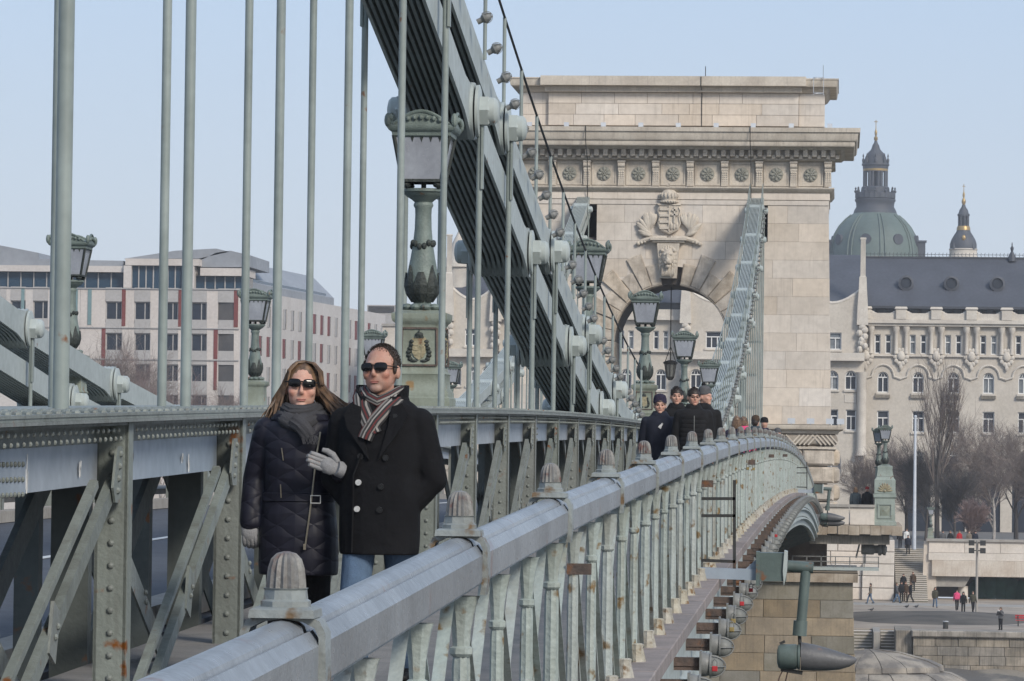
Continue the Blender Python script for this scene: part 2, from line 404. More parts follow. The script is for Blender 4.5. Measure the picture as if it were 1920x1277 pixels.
for s in (1, -1):
    R = Matrix.Rotation(rad(90)*s, 3, 'Y')
    nutm.lathe([(.27,.345),(.27,.375),(.24,.385)], 24, (0,0,0), R)
    nutm.lathe([(.165,.38),(.165,.47),(.15,.485)], 6, (0,0,0), R, ph=rad(30)); nutm.lathe([(.145,.47),(.14,.53),(.11,.56),(.05,.575)], 20, (0,0,0), R)
nutm.cyl((-.36,0,0), (.36,0,0), .12, n=16); nutm = nutm.mesh('pin_nut')
rod = MB().cyl((0,0,0), (0,0,1), .031, n=12).mesh('hanger')
strap = MB().box(-.012,.012,-.05,.05,-.62,.05).mesh('strap')
def chain(dx, label, y_first, fine_to):
    C = thing('suspension_chain', label, 'chain', (XC+dx, 95, zw(95)), 'suspension chains of the bridge')
    for tier, zf, ph in (('lower', zc_lo, 40.2), ('upper', zc_up, 43.8)):
        ys = [ph + 7.2*k for k in range(-8, 30)]
        ys = [q for q in ys if y_first-1 <= q <= DT+6]
        for i, yy in enumerate(ys):
            z = zf(yy)
            if yy < DT:
                put('pin_nut', nutm, M['chain'], C, (XC+dx, yy, z))
                zb = zt(yy)
                if z-.05 > zb:
                    for xx in (XN, XF):
                        big = 1.28 if yy < 19 and xx == XN and dx == 0 else 1.0
                        h = put('hanger', rod, M['hanger'], C, (xx+dx, yy, zb-.04), None, (big, big, z-zb+.04))
                        if yy < 90: put('strap', strap, M['hanger'], C, (xx+dx+(.03 if xx == XN else -.03), yy, z-.18))
            if i+1 < len(ys):
                y2 = ys[i+1]; z2 = zf(y2); L = math.hypot(y2-yy, z2-z); n = 11 if i % 2 else 10
                r = (math.atan2(z2-z, y2-yy), 0, 0); sc = (1, L/7.2, 1)
                if y2 < fine_to:
                    x0 = XC+dx+((n-1)/2)*PP
                    lk = put('link', plate_m, M['chain'], C, (x0, yy, z), r, sc)
                    for k in range(1, n):
                        put('plate', plate_m, M['chain'] if k == n-1 else M['plate_shaded'], lk, (-k*PP, 0, 0), world=False)
                else:
                    put('link', bun[n], M['chain'], C, (XC+dx, yy, z), r, sc)
    return C
chain(0, 'double tiered pale green eyebar chain above the footway side truss', 18, 69)
chain(LX, 'double tiered eyebar chain on the far side of the carriageway', 40, 0)

# hand rail and caged bulbs along the top of the near chain
H = thing('chain_handrail', 'thin steel handrail climbing along the top of the near chain', 'handrail', (XN, 95, zc_up(95)))
pm = MB().cyl((0,0,0),(0,0,1.08),.021,n=8).mesh('post')
yy = 31.8; pth = []
while yy < DT-1:
    z = zc_up(yy)+.16
    if z > zt(yy)-.1:
        put('post', pm, M['hanger'], H, (XN-.07, yy, z))
        if yy > 117: put('post', pm, M['hanger'], H, (XF+.07, yy, z))
    yy += 2.4
def zhr(y): return zc_up(y)+.16+1.08
put('hand_rail', MB().tube([(XN-.07, y, zhr(y)) for y in [30+2.0*k for k in range(23)]], .016, 6), M['darkiron'], H)
put('hand_rail', MB().tube([(XN-.07, y, zhr(y)) for y in [118+2.0*k for k in range(36)]], .016, 6), M['hanger'], H)
put('hand_rail', MB().tube([(XF+.07, y, zhr(y)) for y in [118+2.0*k for k in range(36)]], .016, 6), M['hanger'], H)
bulb = MB(); bulb.ell((0,0,.05),(.055,.055,.06),12,8); bulb.lathe([(.062,.03),(.062,.05)],14)
for k in range(3):
    a = math.pi*k/3; bulb.tube([(.062*math.cos(a)*math.cos(t), .062*math.sin(a)*math.cos(t), .05+.07*math.sin(t)) for t in [math.pi*j/8 for j in range(9)]], .004, 4)
bulb.cyl((0,0,-.05),(0,0,.02),.03,n=10)
bulbm = bulb.mesh('caged_bulb')
RB = Euler((0, rad(70), 0)).to_matrix()
yy = 35.0
while yy < DT-2:
    z = zc_up(yy)+.15
    if z > zt(yy)-.02:
        o = put('caged_bulb', bulbm, M['greybulb'], None, (XN+.04, yy, z), (0, rad(62), 0))
        tag(o, 'small round caged bulb in the row along the top edge of the near chain', 'lamp', 'caged bulbs along the near chain')
    yy += 1.2

# ---------------------------------------------------------------- railing on the footway edge
RX, RY0 = -1.1, 7.83
RAIL = thing('railing', 'cast iron railing with broad blue-grey handrail and fluted finials along the footway', 'railing', (RX, 60, zw(60)))
hs = [(.068,-.118),(.073,-.110),(.073,-.034),(.052,-.006),(.047,-.010),(.040,-.010),(.036,.001),(.029,.007),(.016,.014)]
sec = hs + [(0,.0165)] + [(-x, z) for x, z in hs[::-1]]
m = MB(); m.loft([[Vector((x, yy, z)) for x, z in sec] for yy in (.02, 3.58)]); railm = m.mesh('handrail', 22)
# clamp: a saddle round the handrail with a square seat on top
m = MB()
so = [(-.082,-.15),(-.088,-.10),(-.086,-.01),(-.074,.014),(-.045,.028),(0,.034),(.045,.028),(.074,.014),(.086,-.01),(.088,-.10),(.082,-.15)]
si = [(-.066,-.15),(-.0725,-.10),(-.0725,-.02),(-.064,.0),(-.04,.012),(0,.0175),(.04,.012),(.064,.0),(.0725,-.02),(.0725,-.10),(.066,-.15)]
lo = so + si[::-1]; m.loft([[Vector((x, yy, z)) for x, z in lo] for yy in (-.042, .042)], False)
for yy in (-.042, .042):
    for k in range(len(so)-1):
        a, b, c, d = so[k], so[k+1], si[k+1], si[k]; m.poly([(a[0],yy,a[1]),(b[0],yy,b[1]),(c[0],yy,c[1]),(d[0],yy,d[1])])
m.lathe([(.066,.020),(.064,.036),(.055,.041)], sq=1); clampm = m.mesh('clamp')
m = MB(); m.lathe([(.052,.040),(.052,.052),(.046,.056),(.044,.074),(.047,.078)], 8, ph=rad(22.5)); finb = m.mesh('finial_base')
m = MB(); m.lathe([(.041,.077),(.040,.092),(.037,.118),(.031,.136),(.020,.147),(.006,.151)], 32, flute=.15); finm = m.mesh('finial', 25)
# baluster: flared capital, fluted shaft, leafy foot on a block
def balus(big):
    m = MB(); k = 1.0 if big else .82
    m.lathe([(.055*k,-.155),(.050*k,-.165),(.040*k,-.20),(.030*k,-.25),(.026*k,-.30),(.036*k,-.305),(.036*k,-.322),(.028*k,-.33)], 8, ph=rad(22.5))
    m.lathe([(.024*k,-.33),(.027*k,-.36),(.031*k,-.93)], 16, flute=.17)
    return m.mesh('baluster', 30)
balm = {True: balus(True), False: balus(False)}
m = MB(); m.lathe([(.030,-.915),(.040,-.92),(.036,-.94),(.050,-1.0),(.064,-1.06),(.068,-1.09)], 16, flute=.13); m.box(-.062,.062,-.062,.062,-1.185,-1.088); footm = m.mesh('foot', 30)
def dbar(d):
    m = MB(); a, b = (-.03, .56*d), (-.0,.0)
    p0 = (0, -.54*d, -.15-.05); p1 = (0, .54*d, -1.06)
    m.beam(p0, p1, .012, .050)
    for q in (.027, -.027): m.beam((.014,p0[1],p0[2]+q),(.014,p1[1],p1[2]+q), .034, .008); return m.mesh('diagonal')
dbm = {1: dbar(1), -1: dbar(-1)}
m = MB()
for k in range(7):
    z = -.16+.055*k; m.ell((.018,.012*math.sin(k*2.1),z),(.02,.03+.008*math.sin(k*1.7),.034),8,5)
ornm = m.mesh('leaf_ornament')
sb = put  # shorthand
far_d = MB(); nd = 0; i = -1
while True:
    y = RY0 + 3.6*i
    if y > DT-3: break
    zf = zr(y)-.15; sl = math.atan(slope(y+1.8))
    put('handrail', railm, M['rail'], RAIL, (RX, y, zf), (sl,0,0))
    put('clamp', clampm, M['clamp'], RAIL, (RX, y, zf))
    fo = put('finial', finm, M['finial'], RAIL, (RX, y, zf)); put('finial_base', finb, M['clamp'], fo, (RX, y, zf))
    for k in range(3):
        yb = y+1.2*k; zb = zr(yb)-.15+.017*0
        put('baluster', balm[k == 0], M['balus'], RAIL, (RX+.01, yb, zb)); put('foot', footm, M['foot'], RAIL, (RX+.03, yb, zb))
        ymid = yb+.6; zmid = zr(ymid)-.15; s2 = math.atan(slope(ymid))
        for d in (1, -1):
            if nd < 296:
                put('diagonal', dbm[d], M['balus'], RAIL, (RX-.026+.012*d, ymid, zmid), (s2,0,0)); nd += 1
            else:
                t = MB(); 
                far_d.beam((RX+.012*d, ymid-.54*d, zmid-.2), (RX+.012*d, ymid+.54*d, zmid-1.06), .05, .05)
        if y < 60: put('leaf_ornament', ornm, M['balus'], RAIL, (RX-.03, ymid+.30, zmid-.86), (rad(50),0,0), (.5,.5,.7))
    i += 1
put('diagonals', far_d, M['balus'], RAIL)['kind'] = 'stuff'

# grey bulkhead lamps on brackets below the footway edge
m = MB(); m.box(-.95,-.80,-.028,.028,-.135,-.085); m.box(-.95,-.80,-.02,.02,-.16,-.136); brm = m.mesh('bracket')
m = MB(); m.box(-.80,-.788,-.075,.075,-.20,-.045); m.lathe([(.070,0),(.070,.02),(.062,.05),(.040,.075)],16,(-.788,0,-.125),Matrix.Rotation(rad(90),3,'Y')); hsm = m.mesh('housing')
m = MB(); m.ell((-.72,0,-.135),(.062,.062,.062),14,10); glm = m.mesh('globe')
m = MB()
for q in range(3):
    a = rad(-60+60*q); m.tube([(-.735+.085*math.cos(t), .072*math.sin(t)*math.cos(a), -.135+.072*math.sin(t)*math.sin(a)) for t in [rad(-90+20*j) for j in range(10)]], .004, 5)
m.lathe([(.074,0),(.074,.012)],18,(-.742,0,-.13),Matrix.Rotation(rad(90),3,'Y')); cgm = m.mesh('cage')
y = 19.4
while y < 160:
    t = thing('bulkhead_lamp', 'grey caged bulkhead lamp on an iron bracket in the row under the footway edge', 'lamp', (-.8, y, zw(y)-.13), 'bulkhead lamps along the deck edge')
    for nm, mm, ma in (('bracket', brm, 'rustiron'), ('housing', hsm, 'greybulb'), ('globe', glm, 'frost'), ('cage', cgm, 'greybulb')):
        put(nm, mm, M[ma], t, (0, y, zw(y)))
    y += 1.8

# scraped paint on the web plates and on the thick hanger
for u, v, X, w, hh in ((50,893,-3.505,.035,.10),(150,880,-3.505,.02,.045),(248,862,-3.505,.02,.05),(342,862,-3.505,.018,.035),(354,866,-3.505,.02,.055)):
    p = PX(u, v, X); rr_ = random.Random(u); m = MB()
    for k in range(4): y_ = p.y+rr_.uniform(-w,w); z_ = p.z+rr_.uniform(-hh,hh)*.5; m.prism([(X,y_-.012,z_-hh*.5),(X,y_+.004,z_-hh*.3),(X,y_+.014,z_+hh*.45),(X,y_-.002,z_+hh*.5)], (.003,0,0))
    put('paint_scrape', m, M['white'], bpy.data.objects['stiffening_truss'])
# ================================================================ BRIDGE LAMPS
def star(n, r0, r1): return [((r0 if i % 2 else r1)*math.cos(math.pi*i/n), (r0 if i % 2 else r1)*math.sin(math.pi*i/n)) for i in range(2*n)]
LM = {}
M['lpane'] = mat('frosted_lantern_glass', (.36,.38,.42), .22, (.27,.285,.32), 2.2, spec=.6, streak=.4, streakcol=(.16,.165,.18))
LM['pedestal'] = MB().lathe([(.31,0),(.31,.10),(.295,.115),(.295,.155),(.262,.20),(.255,.32),(.265,.335),(.240,.365),(.225,.80),(.235,.825),(.262,.85),(.272,.88),(.272,.925),(.22,.945),(.17,.96)], sq=1).mesh('pedestal')
def emblem(R):
    fr = MB(); z0, z1, h0, h1, y = .42, .78, .175, .168, -.236
    q = [(-h0,y-.010,z0),(h0,y-.010,z0),(h1,y+.004,z1),(-h1,y+.004,z1)]
    for a, b in zip(q, q[1:]+q[:1]): fr.beam(a, b, .018, .018)
    sh = MB(); sp = [(-.07,.10),(-.055,.115),(0,.105),(.055,.115),(.07,.10),(.062,.03),(.066,-.03),(.045,-.075),(0,-.105),(-.045,-.075),(-.066,-.03),(-.062,.03)]
    sh.prism([(a, y-.012, .575+b) for a, b in sp], (0,.03,0))
    for k in range(3): sh.box(-.055,-.006,y-.018,y-.01,.52+.045*k,.532+.045*k)
    sh.box(.024,.034,y-.018,y-.01,.50,.65); sh.box(.008,.05,y-.018,y-.01,.60,.61); sh.box(.012,.046,y-.018,y-.01,.625,.635)
    cr = MB(); cr.ell((0,y-.005,.715),(.042,.02,.028),10,6); cr.box(-.045,.045,y-.02,y+.01,.685,.70); cr.box(-.004,.004,y-.012,y,.735,.765)
    br = MB()
    for s in (-1,1):
        for k in range(6): br.ell((s*(.085+.016*math.sin(k)), y-.004, .48+.034*k), (.026,.016,.020), 8, 5)
        br.ell((s*.05,y-.004,.462),(.04,.014,.014),8,5)
    for b in (fr, sh, cr, br): b.v = [tuple(R @ Vector(p)) for p in b.v]
    return fr.mesh('emblem_frame'), sh.mesh('shield'), cr.mesh('crown'), br.mesh('wreath')
EMB = [emblem(Matrix.Rotation(a, 3, 'Z')) for a in (0, rad(90))]
prof = [(.15,.955),(.16,.985),(.13,1.01),(.085,1.03),(.095,1.06),(.14,1.11),(.162,1.18),(.163,1.24),(.148,1.34),(.122,1.47),(.098,1.62),(.084,1.76),(.080,1.9),(.083,1.96),(.098,1.985),(.096,2.005),(.086,2.02)]
LM['body'] = MB().lathe(prof, 24).mesh('body')
m = MB()
for k in range(8):                                    # acanthus calyx
    a = 2*math.pi*k/8; top = 1.40 if k % 2 else 1.33
    pts = []
    for j, (t, w) in enumerate(((1.04,.03),(1.12,.06),(1.20,.068),(1.27,.05),(1.33,.03),(top,.006))):
        r = 0
        for (r0,z0),(r1,z1) in zip(prof, prof[1:]):
            if z0 <= t <= z1: r = r0+(r1-r0)*(t-z0)/(z1-z0)
        r += .012+.010*(j == 5); pts.append((r, t, w))
    for (r0,t0,w0),(r1,t1,w1) in zip(pts, pts[1:]):
        c, s = math.cos(a), math.sin(a); q = lambda r,w,t: (r*c-w*s, r*s+w*c, t)
        m.poly([q(r0-.008,-w0,t0),q(r0+.008,0,t0),q(r1+.008,0,t1),q(r1-.008,-w1,t1)]); m.poly([q(r0+.008,0,t0),q(r0-.008,w0,t0),q(r1-.008,w1,t1),q(r1+.008,0,t1)])
LM['leaves'] = m.mesh('leaves')
m = MB()
for k in range(14):
    a = 2*math.pi*k/14; m.ell((.105*math.cos(a),.105*math.sin(a),1.60+.022*math.sin(3.5*a+1)),(.026,.026,.034),7,5)
LM['garland'] = m.mesh('garland')
m = MB()
for k in range(10):
    a = 2*math.pi*k/10; m.ell((.165*math.cos(a),.165*math.sin(a),.99),(.05,.05,.035),8,6)
LM['scroll_ring'] = m.mesh('scroll_ring')
LM['bowl'] = MB().lathe([(.088,2.02),(.115,2.045),(.165,2.075),(.19,2.10),(.20,2.115),(.215,2.12),(.215,2.145),(.19,2.15),(.06,2.15)], 32, flute=.04).mesh('bowl')
m = MB()
for sx in (-1,1):
    for sy in (-1,1):
        m.ell((sx*.155,sy*.155,2.185),(.05,.05,.035),8,6); m.beam((sx*.19,sy*.19,2.21),(sx*.272,sy*.272,2.66),.028,.028,(sx,-sy,0))
m.cyl((0,0,2.15),(0,0,2.24),.025,n=8)
for a in range(4):
    R = Matrix.Rotation(rad(90*a),3,'Z'); q = lambda x,y,z: R @ Vector((x,y,z))
    m.beam(q(-.20,-.20,2.222),q(.20,-.20,2.222),.03,.028); 
    for k in range(5): m.prism([q(-.18+.09*k-.022,-.268,2.655),q(-.18+.09*k+.022,-.268,2.655),q(-.18+.09*k,-.256,2.59)], q(0,.006,0))
LM['lantern_frame'] = m.mesh('lantern_frame')
pn = MB().prism([(-.178,-.19,2.235),(.178,-.19,2.235),(.252,-.262,2.64),(-.252,-.262,2.64)], (0,.008,0))
panes = []
for a in range(4):
    b = MB().add(pn, Matrix.Rotation(rad(90*a),4,'Z')); panes.append(b.mesh('pane'))
m = MB(); m.lathe([(.262,2.64),(.285,2.655),(.29,2.69),(.315,2.705),(.335,2.735),(.335,2.755),(.30,2.76)], sq=1); m.lathe([(.30,2.755),(.22,2.80),(.10,2.84),(.03,2.86)], sq=1)
for a in range(4):
    R = Matrix.Rotation(rad(90*a),3,'Z'); q = lambda x,y,z: R @ Vector((x,y,z))
    arc = [(-.27+.54*k/10, 2.755+.125*math.sin(math.pi*k/10)) for k in range(11)]
    m.prism([q(x,-.325,z) for x, z in arc], q(0,.03,0)); m.tube([q(x,-.325,z+.01) for x, z in arc], .017, 6)
    for k in range(-3,4): m.ell(q(.062*k,-.336,2.80+.028*math.cos(k*.5)),(.026,.026,.026),7,5)
    m.ell(q(-.325,-.325,2.80),(.035,.035,.07),8,6); m.ell(q(-.30,-.325,2.83),(.03,.03,.04),7,5)
LM['crown'] = m.mesh('crown')
def street_lamp(x, y, z, label, full=True, s=1.0, base=True, group='cast iron lamps along the bridge'):
    t = thing('street_lamp', label, 'street lamp', (x, y, z), group)
    ps = [('pedestal','pedestal'),('body','lamp'),('leaves','lampdark'),('garland','lampdark'),('scroll_ring','lamp'),('bowl','lamp'),('lantern_frame','lampdark'),('crown','lamp')]
    for nm, ma in ps:
        if not base and nm in ('pedestal',): continue
        o = put(nm, LM[nm], M[ma], t, (x,y,z), None, (s,s,s))
        if nm == 'pedestal' and full:
            for fr, sh, cr, br in EMB:
                put('emblem_frame', fr, M['rustiron'], o, (x,y,z)); put('shield', sh, M['gilt'], o, (x,y,z)); put('crown', cr, M['lampdark'], o, (x,y,z)); put('wreath', br, M['lampdark'], o, (x,y,z))
    for p in panes: put('pane', p, M['lpane'], t, (x,y,z), None, (s,s,s))
    return t
where = ['nearest and largest lamp, before the near chain, with an armorial pedestal', 'lamp half hidden behind the near chain, left of the tower arch',
         'lamp rising in front of the left half of the tower arch', 'lamp in the middle of the tower arch, above the man with glasses', 'rightmost and smallest lamp before the foot of the far chain']
for (yy, top), w in zip(((38.4,3.35),(63.7,3.51),(82.6,3.35),(103.5,3.14),(123.1,2.83)), where):
    street_lamp(XC, yy, zt(yy)-.005, 'green cast iron ' + w, yy < 90)
where = ['leftmost lamp, across the carriageway beside the thick hanger', 'lamp standing across the carriageway left of the woman', 'lamp across the carriageway behind the head of the man', 'small far lamp across the carriageway just right of the big pedestal']
for (u, v), w in zip(((135,420),(480,530),(700,608),(846,672)), where):
    p = PX(u, v, XC+LX); street_lamp(XC+LX, p.y, zt(p.y)-.005, 'green cast iron ' + w, False)

# ================================================================ TOWER
M['stone'] = mat('tower_limestone', (.63,.562,.49), .85, (.545,.482,.415), .45, bump=.15, bscale=25, rnd=.10, streak=.38, streakcol=(.33,.285,.24), contrast=(.4,.72))
M['stone2'] = mat('tower_trim', (.58,.52,.44), .85, (.45,.395,.33), 1.2, bump=.3, bscale=25, streak=.36, streakcol=(.20,.175,.155))
M['verm'] = mat('vermiculated_stone', (.58,.51,.43), .9, (.36,.31,.255), 2.2, bump=1.0, bscale=7, rnd=.10, streak=.35, streakcol=(.15,.13,.115))  # dark mottling paints the shade in the hollows of the rough faces
M['carve'] = mat('carved_stone', (.58,.52,.44), .85, (.48,.425,.36), 3, bump=.5, bscale=18, streak=.3, streakcol=(.2,.17,.14))
M['rosette'] = mat('rosette_stone', (.30,.30,.265), .8, (.22,.215,.185), 8, bump=.3)
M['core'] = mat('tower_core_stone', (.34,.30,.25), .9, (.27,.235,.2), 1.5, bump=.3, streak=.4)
M['recess_shade'] = mat('shade_dark_stone', (.12,.105,.095), .95, (.08,.07,.065), 2, bump=.4)  # shade of gateway, chain openings, pier recess and underpass put into the colour
XT = -8.2; YT = DT
TOWER = thing('bridge_tower', 'pale limestone bridge tower with arched gateway, coat of arms and heavy cornice', 'tower', (XT, YT+3.5, zw(DT)))
tz = lambda v, u=1300: P(u, v, YT).z
def tp(name, b, ma='stone', par=None, smooth=38): return put(name, b, M[ma], par or TOWER, (XT, YT, 0), smooth=smooth)
RA, ZS = 2.74, 5.16                                            # arch radius and springing
zl = tz(797, 1520); z_base = -4.2
# core with the gateway and the two chain openings
def arch_spandrel(y0, y1, R, ztop, half):
    pts = [(-half, ztop), (half, ztop), (half, ZS)] + [(R*math.cos(a), ZS+R*math.sin(a)) for a in [math.pi*k/20 for k in range(21)]] + [(-half, ZS)]
    return MB().prism([(x, y0, z) for x, z in pts], (0, y1-y0, 0))
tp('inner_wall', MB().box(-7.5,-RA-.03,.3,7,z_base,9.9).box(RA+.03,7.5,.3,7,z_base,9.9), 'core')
tp('inner_arch', arch_spandrel(.3, 7, RA+.03, 9.9, RA+.035), 'recess_shade')
b = MB(); zA, zB = 10.15, 11.95
for a0, a1 in ((-7.5,-4.64),(-3.6,3.6),(4.64,7.5)): b.box(a0,a1,.3,7,9.9,12.3)
b.box(-4.64,-3.6,.3,7,9.9,zA); b.box(3.6,4.64,.3,7,9.9,zA); b.box(-4.64,-3.6,.3,7,zB,12.3); b.box(3.6,4.64,.3,7,zB,12.3); b.box(-4.64,-3.6,5.5,7,zA,zB); b.box(3.6,4.64,5.5,7,zA,zB)
tp('upper_core', b, 'recess_shade'); tp('attic_core', MB().box(-7.2,7.2,.75,6.6,12.3,tz(165)), 'core')
# ashlar facing, course by course
zt0, zt1 = zl+.02, tz(384); NR = 12; hrow = (zt1-zt0)/NR; RV = 3.62
def zlow(x, z0):
    if abs(x) < RV: return max(z0, ZS+math.sqrt(max(0, RV*RV-x*x))) if True else z0
    return z0
rs = random.Random(3)
def half_w(z): return 7.52 + .0215*(11.9-z)
def facing_block(a, c, z0, z1):
    if c-a < .12: return
    g = .003; prd = rs.uniform(-.004, .004)
    inside = (abs(a) < RV or abs(c) < RV or a*c < 0) and z0 < ZS+RV
    if not inside:
        b = MB().bbox(a+g, c-g, prd, .3, z0+g, z1-g, .006)
    else:
        n = 10; xs = [a+g+(c-a-2*g)*k/n for k in range(n+1)]; low = [zlow(x, z0+g) for x in xs]
        keep = [(x, l) for x, l in zip(xs, low) if l < z1-g-.02]
        if len(keep) < 2: return
        pts = keep + [(keep[-1][0], z1-g), (keep[0][0], z1-g)]
        b = MB().prism([(x, prd, z) for x, z in pts], (0, .3-prd, 0))
    tp('ashlar_block', b)
for r in range(NR):
    z0, z1 = zt0+r*hrow, zt0+(r+1)*hrow; hw = half_w(z0)
    spans = [(-hw, hw)]
    if z0 < ZS: spans = [(-hw, -RV), (RV, hw)]
    segs = []
    for s0, s1 in spans:
        x = s0; cuts = [s0]
        while True:
            x += rs.uniform(1.3, 2.6)
            if x > s1-.9: break
            cuts.append(x)
        cuts.append(s1); segs += list(zip(cuts, cuts[1:]))
    for a, c in segs:
        for q0, q1 in ((-4.62,-3.62), (3.62,4.62)):              # leave the chain openings free
            pass
        parts = [(a, c)]
        if z1 > zA and z0 < zB:
            for q0, q1 in ((-4.62,-3.62), (3.62,4.62)):
                nx = []
                for s, e in parts:
                    if e <= q0 or s >= q1: nx.append((s, e))
                    else:
                        if s < q0: nx.append((s, q0))
                        if e > q1: nx.append((q1, e))
                parts = nx
        for s, e in parts: facing_block(s, e, z0, z1)
# side faces, front returns and gateway jambs
tp('side_wall', MB().prism([(half_w(zt0)-.002,.31,zt0),(half_w(zt0)-.002,7,zt0),(half_w(zt1)-.002,7,zt1),(half_w(zt1)-.002,.31,zt1)], (-.3,0,0)))
# voussoirs
for k in range(-8, 9):
    if k == 0: continue
    a0 = 9.0+10.1*(abs(k)-1)+.10; a1 = 9.0+10.1*abs(k)-.10
    long = abs(k) % 2 == 0; R1 = 4.45 if long else 3.80; pr = -.13 if long else -.08
    sg = 1 if k > 0 else -1; ar = [rad(90-sg*(a0+(a1-a0)*j/3)) for j in range(4)]
    inn = [(RA*math.cos(a), ZS+RA*math.sin(a)) for a in ar]; out = [(R1*math.cos(a), ZS+R1*math.sin(a)) for a in ar]
    loop = inn + out[::-1]; cx = sum(p[0] for p in loop)/8; cz = sum(p[1] for p in loop)/8
    ins = [(x+(cx-x)*.03, z+(cz-z)*.03) for x, z in loop]; in2 = [(x+(cx-x)*.10, z+(cz-z)*.10) for x, z in loop]
    b = MB(); b.loft([[Vector((x,1.2,z)) for x,z in loop],[Vector((x,pr*.35,z)) for x,z in loop],[Vector((x,pr*.6,z)) for x,z in ins],[Vector((x,pr*.6,z)) for x,z in in2],[Vector((cx+(x-cx)*.97,pr,cz+(z-cz)*.97)) for x,z in in2]])
    tp('voussoir', b, 'verm')
z = ZS; n = 0
while z > z_base+.5:
    for sg in (-1, 1):
        w = 1.45 if n % 2 else .95; x0, x1 = sorted((sg*RA, sg*(RA+w)))
        tp('jamb_stone', MB().bbox(x0, x1, -.16, 1.2, z-.78, z-.015, .06), 'verm')
        x0, x1 = sorted((sg*(RA+w+.01), sg*RV))
        if x1-x0 > .1 and z-.78 > zt0: tp('ashlar_block', MB().box(x0, x1, 0, .3, z-.78, z-.01))
    z -= .79; n += 1
# architrave, frieze and cornices as moulded courses round the tower
def course(name, prof, hx, y0, y1, ma='stone2'):
    b = MB(); b.loft([[Vector((-hx-o,y0-o,z)),Vector((hx+o,y0-o,z)),Vector((hx+o,y1+o,z)),Vector((-hx-o,y1+o,z))] for o, z in prof]); return tp(name, b, ma)
H0 = 7.5
z383, z375, z360, z350, z346, z302, z299, z281, z277, z268, z250, z243, z237 = (tz(v) for v in (383,375,361,351,346,302,299,282,277,268,251,243,237))
course('lower_architrave', [(.04,z383-.02),(.05,z375)], H0, 0, 7, 'stone')
course('upper_architrave', [(.02,z375+.005),(.09,z375+.03),(.09,z360)], H0, 0, 7, 'stone')
course('astragal', [(.10,z360+.004),(.16,z360+.03),(.30,z350-.05),(.30,z350)], H0, 0, 7)
course('frieze', [(.02,z350+.004),(.02,z302)], H0, 0, 7)
course('bed_mould', [(.20,z302+.004),(.34,z302+.05),(.34,z299+.02)], H0, 0, 7)
course('dentil_backing', [(.30,z299+.025),(.30,z281)], H0, 0, 7)
course('soffit_mould', [(.62,z281+.005),(.74,z277-.03),(.80,z277)], H0, 0, 7)
course('corona', [(1.22,z277+.004),(1.26,z277+.06),(1.26,z268),(1.30,z268+.02)], H0, 0, 7)
course('cymatium', [(1.32,z268+.024),(1.38,z268+.1),(1.42,z250-.02),(1.50,z250),(1.52,z243)], H0, 0, 7)
dent = MB(); dent.box(-.11,.11,-.62,-.30,z299+.12,z281-.005); dent = dent.mesh('dentil'); den2 = MB().box(-.085,.085,-.50,-.302,z299+.03,z299+.20).mesh('dentil')
k = 0; x = -8.0
while x < 8.05:
    put('dentil', dent, M['stone2'], TOWER, (XT+x, YT, 0)); put('dentil', den2, M['stone2'], TOWER, (XT+x+.218, YT, 0)); x += .4365
# brackets, rosettes and coffers of the frieze
bk = MB(); hz = z302-z350
bk.box(-.19,.19,-.30,-.02,z302-.10,z302); bk.cyl((-.17,-.20,z302-.22),(.17,-.20,z302-.22),.13,n=14); bk.cyl((-.165,-.15,z302-.42),(.165,-.15,z302-.42),.085,n=12)
bk.loft([[Vector((-.16,-.28,z302-.12)),Vector((.16,-.28,z302-.12)),Vector((.16,-.02,z302-.12)),Vector((-.16,-.02,z302-.12))],[Vector((-.15,-.20,z302-.55)),Vector((.15,-.20,z302-.55)),Vector((.15,-.02,z302-.55)),Vector((-.15,-.02,z302-.55))],[Vector((-.17,-.10,z350+.05)),Vector((.17,-.10,z350+.05)),Vector((.17,-.02,z350+.05)),Vector((-.17,-.02,z350+.05))]])
for kk in range(5):
    for s in (-1,0,1): bk.ell((s*.10,-.19+.02*kk,z302-.56-.10*kk),(.05,.045,.055),7,5)
bk = bk.mesh('bracket')
ro = MB(); 
for kk in range(8):
    a = 2*math.pi*kk/8; ro.ell((.20*math.cos(a),-.07,.20*math.sin(a)),(.115,.06,.075),8,6,Matrix.Rotation(-a,3,'Y'))
for kk in range(6):
    a = 2*math.pi*kk/6; ro.ell((.09*math.cos(a),-.11,.09*math.sin(a)),(.05,.04,.05),7,5)
ro.ell((0,-.12,0),(.05,.05,.05),8,6); ro.lathe([(.33,.0),(.33,.05),(.30,.06)],20,(0,0,0),Matrix.Rotation(rad(90),3,'X')); ro = ro.mesh('rosette')
cf = MB(); w2, h2 = .60, (hz-.16)/2
for x0, x1, q0, q1 in ((-w2,w2,h2-.07,h2),(-w2,w2,-h2,-h2+.07),(-w2,-w2+.07,-h2,h2),(w2-.07,w2,-h2,h2)): cf.box(x0,x1,-.07,-.021,q0,q1)
cf = cf.mesh('coffer_frame')
zm = (z302+z350)/2
for kk in range(-5, 5):
    xb = P(1257+64.55*(kk+.58), 325, YT).x
    if abs(xb-XT) < 8: put('bracket', bk, M['carve'], TOWER, (xb, YT-.02, 0))
    xr_ = P(1257+64.55*(kk+.08), 325, YT).x
    put('rosette', ro, M['rosette'], TOWER, (xr_, YT-.03, zm)); put('coffer_frame', cf, M['stone2'], TOWER, (xr_, YT, zm))
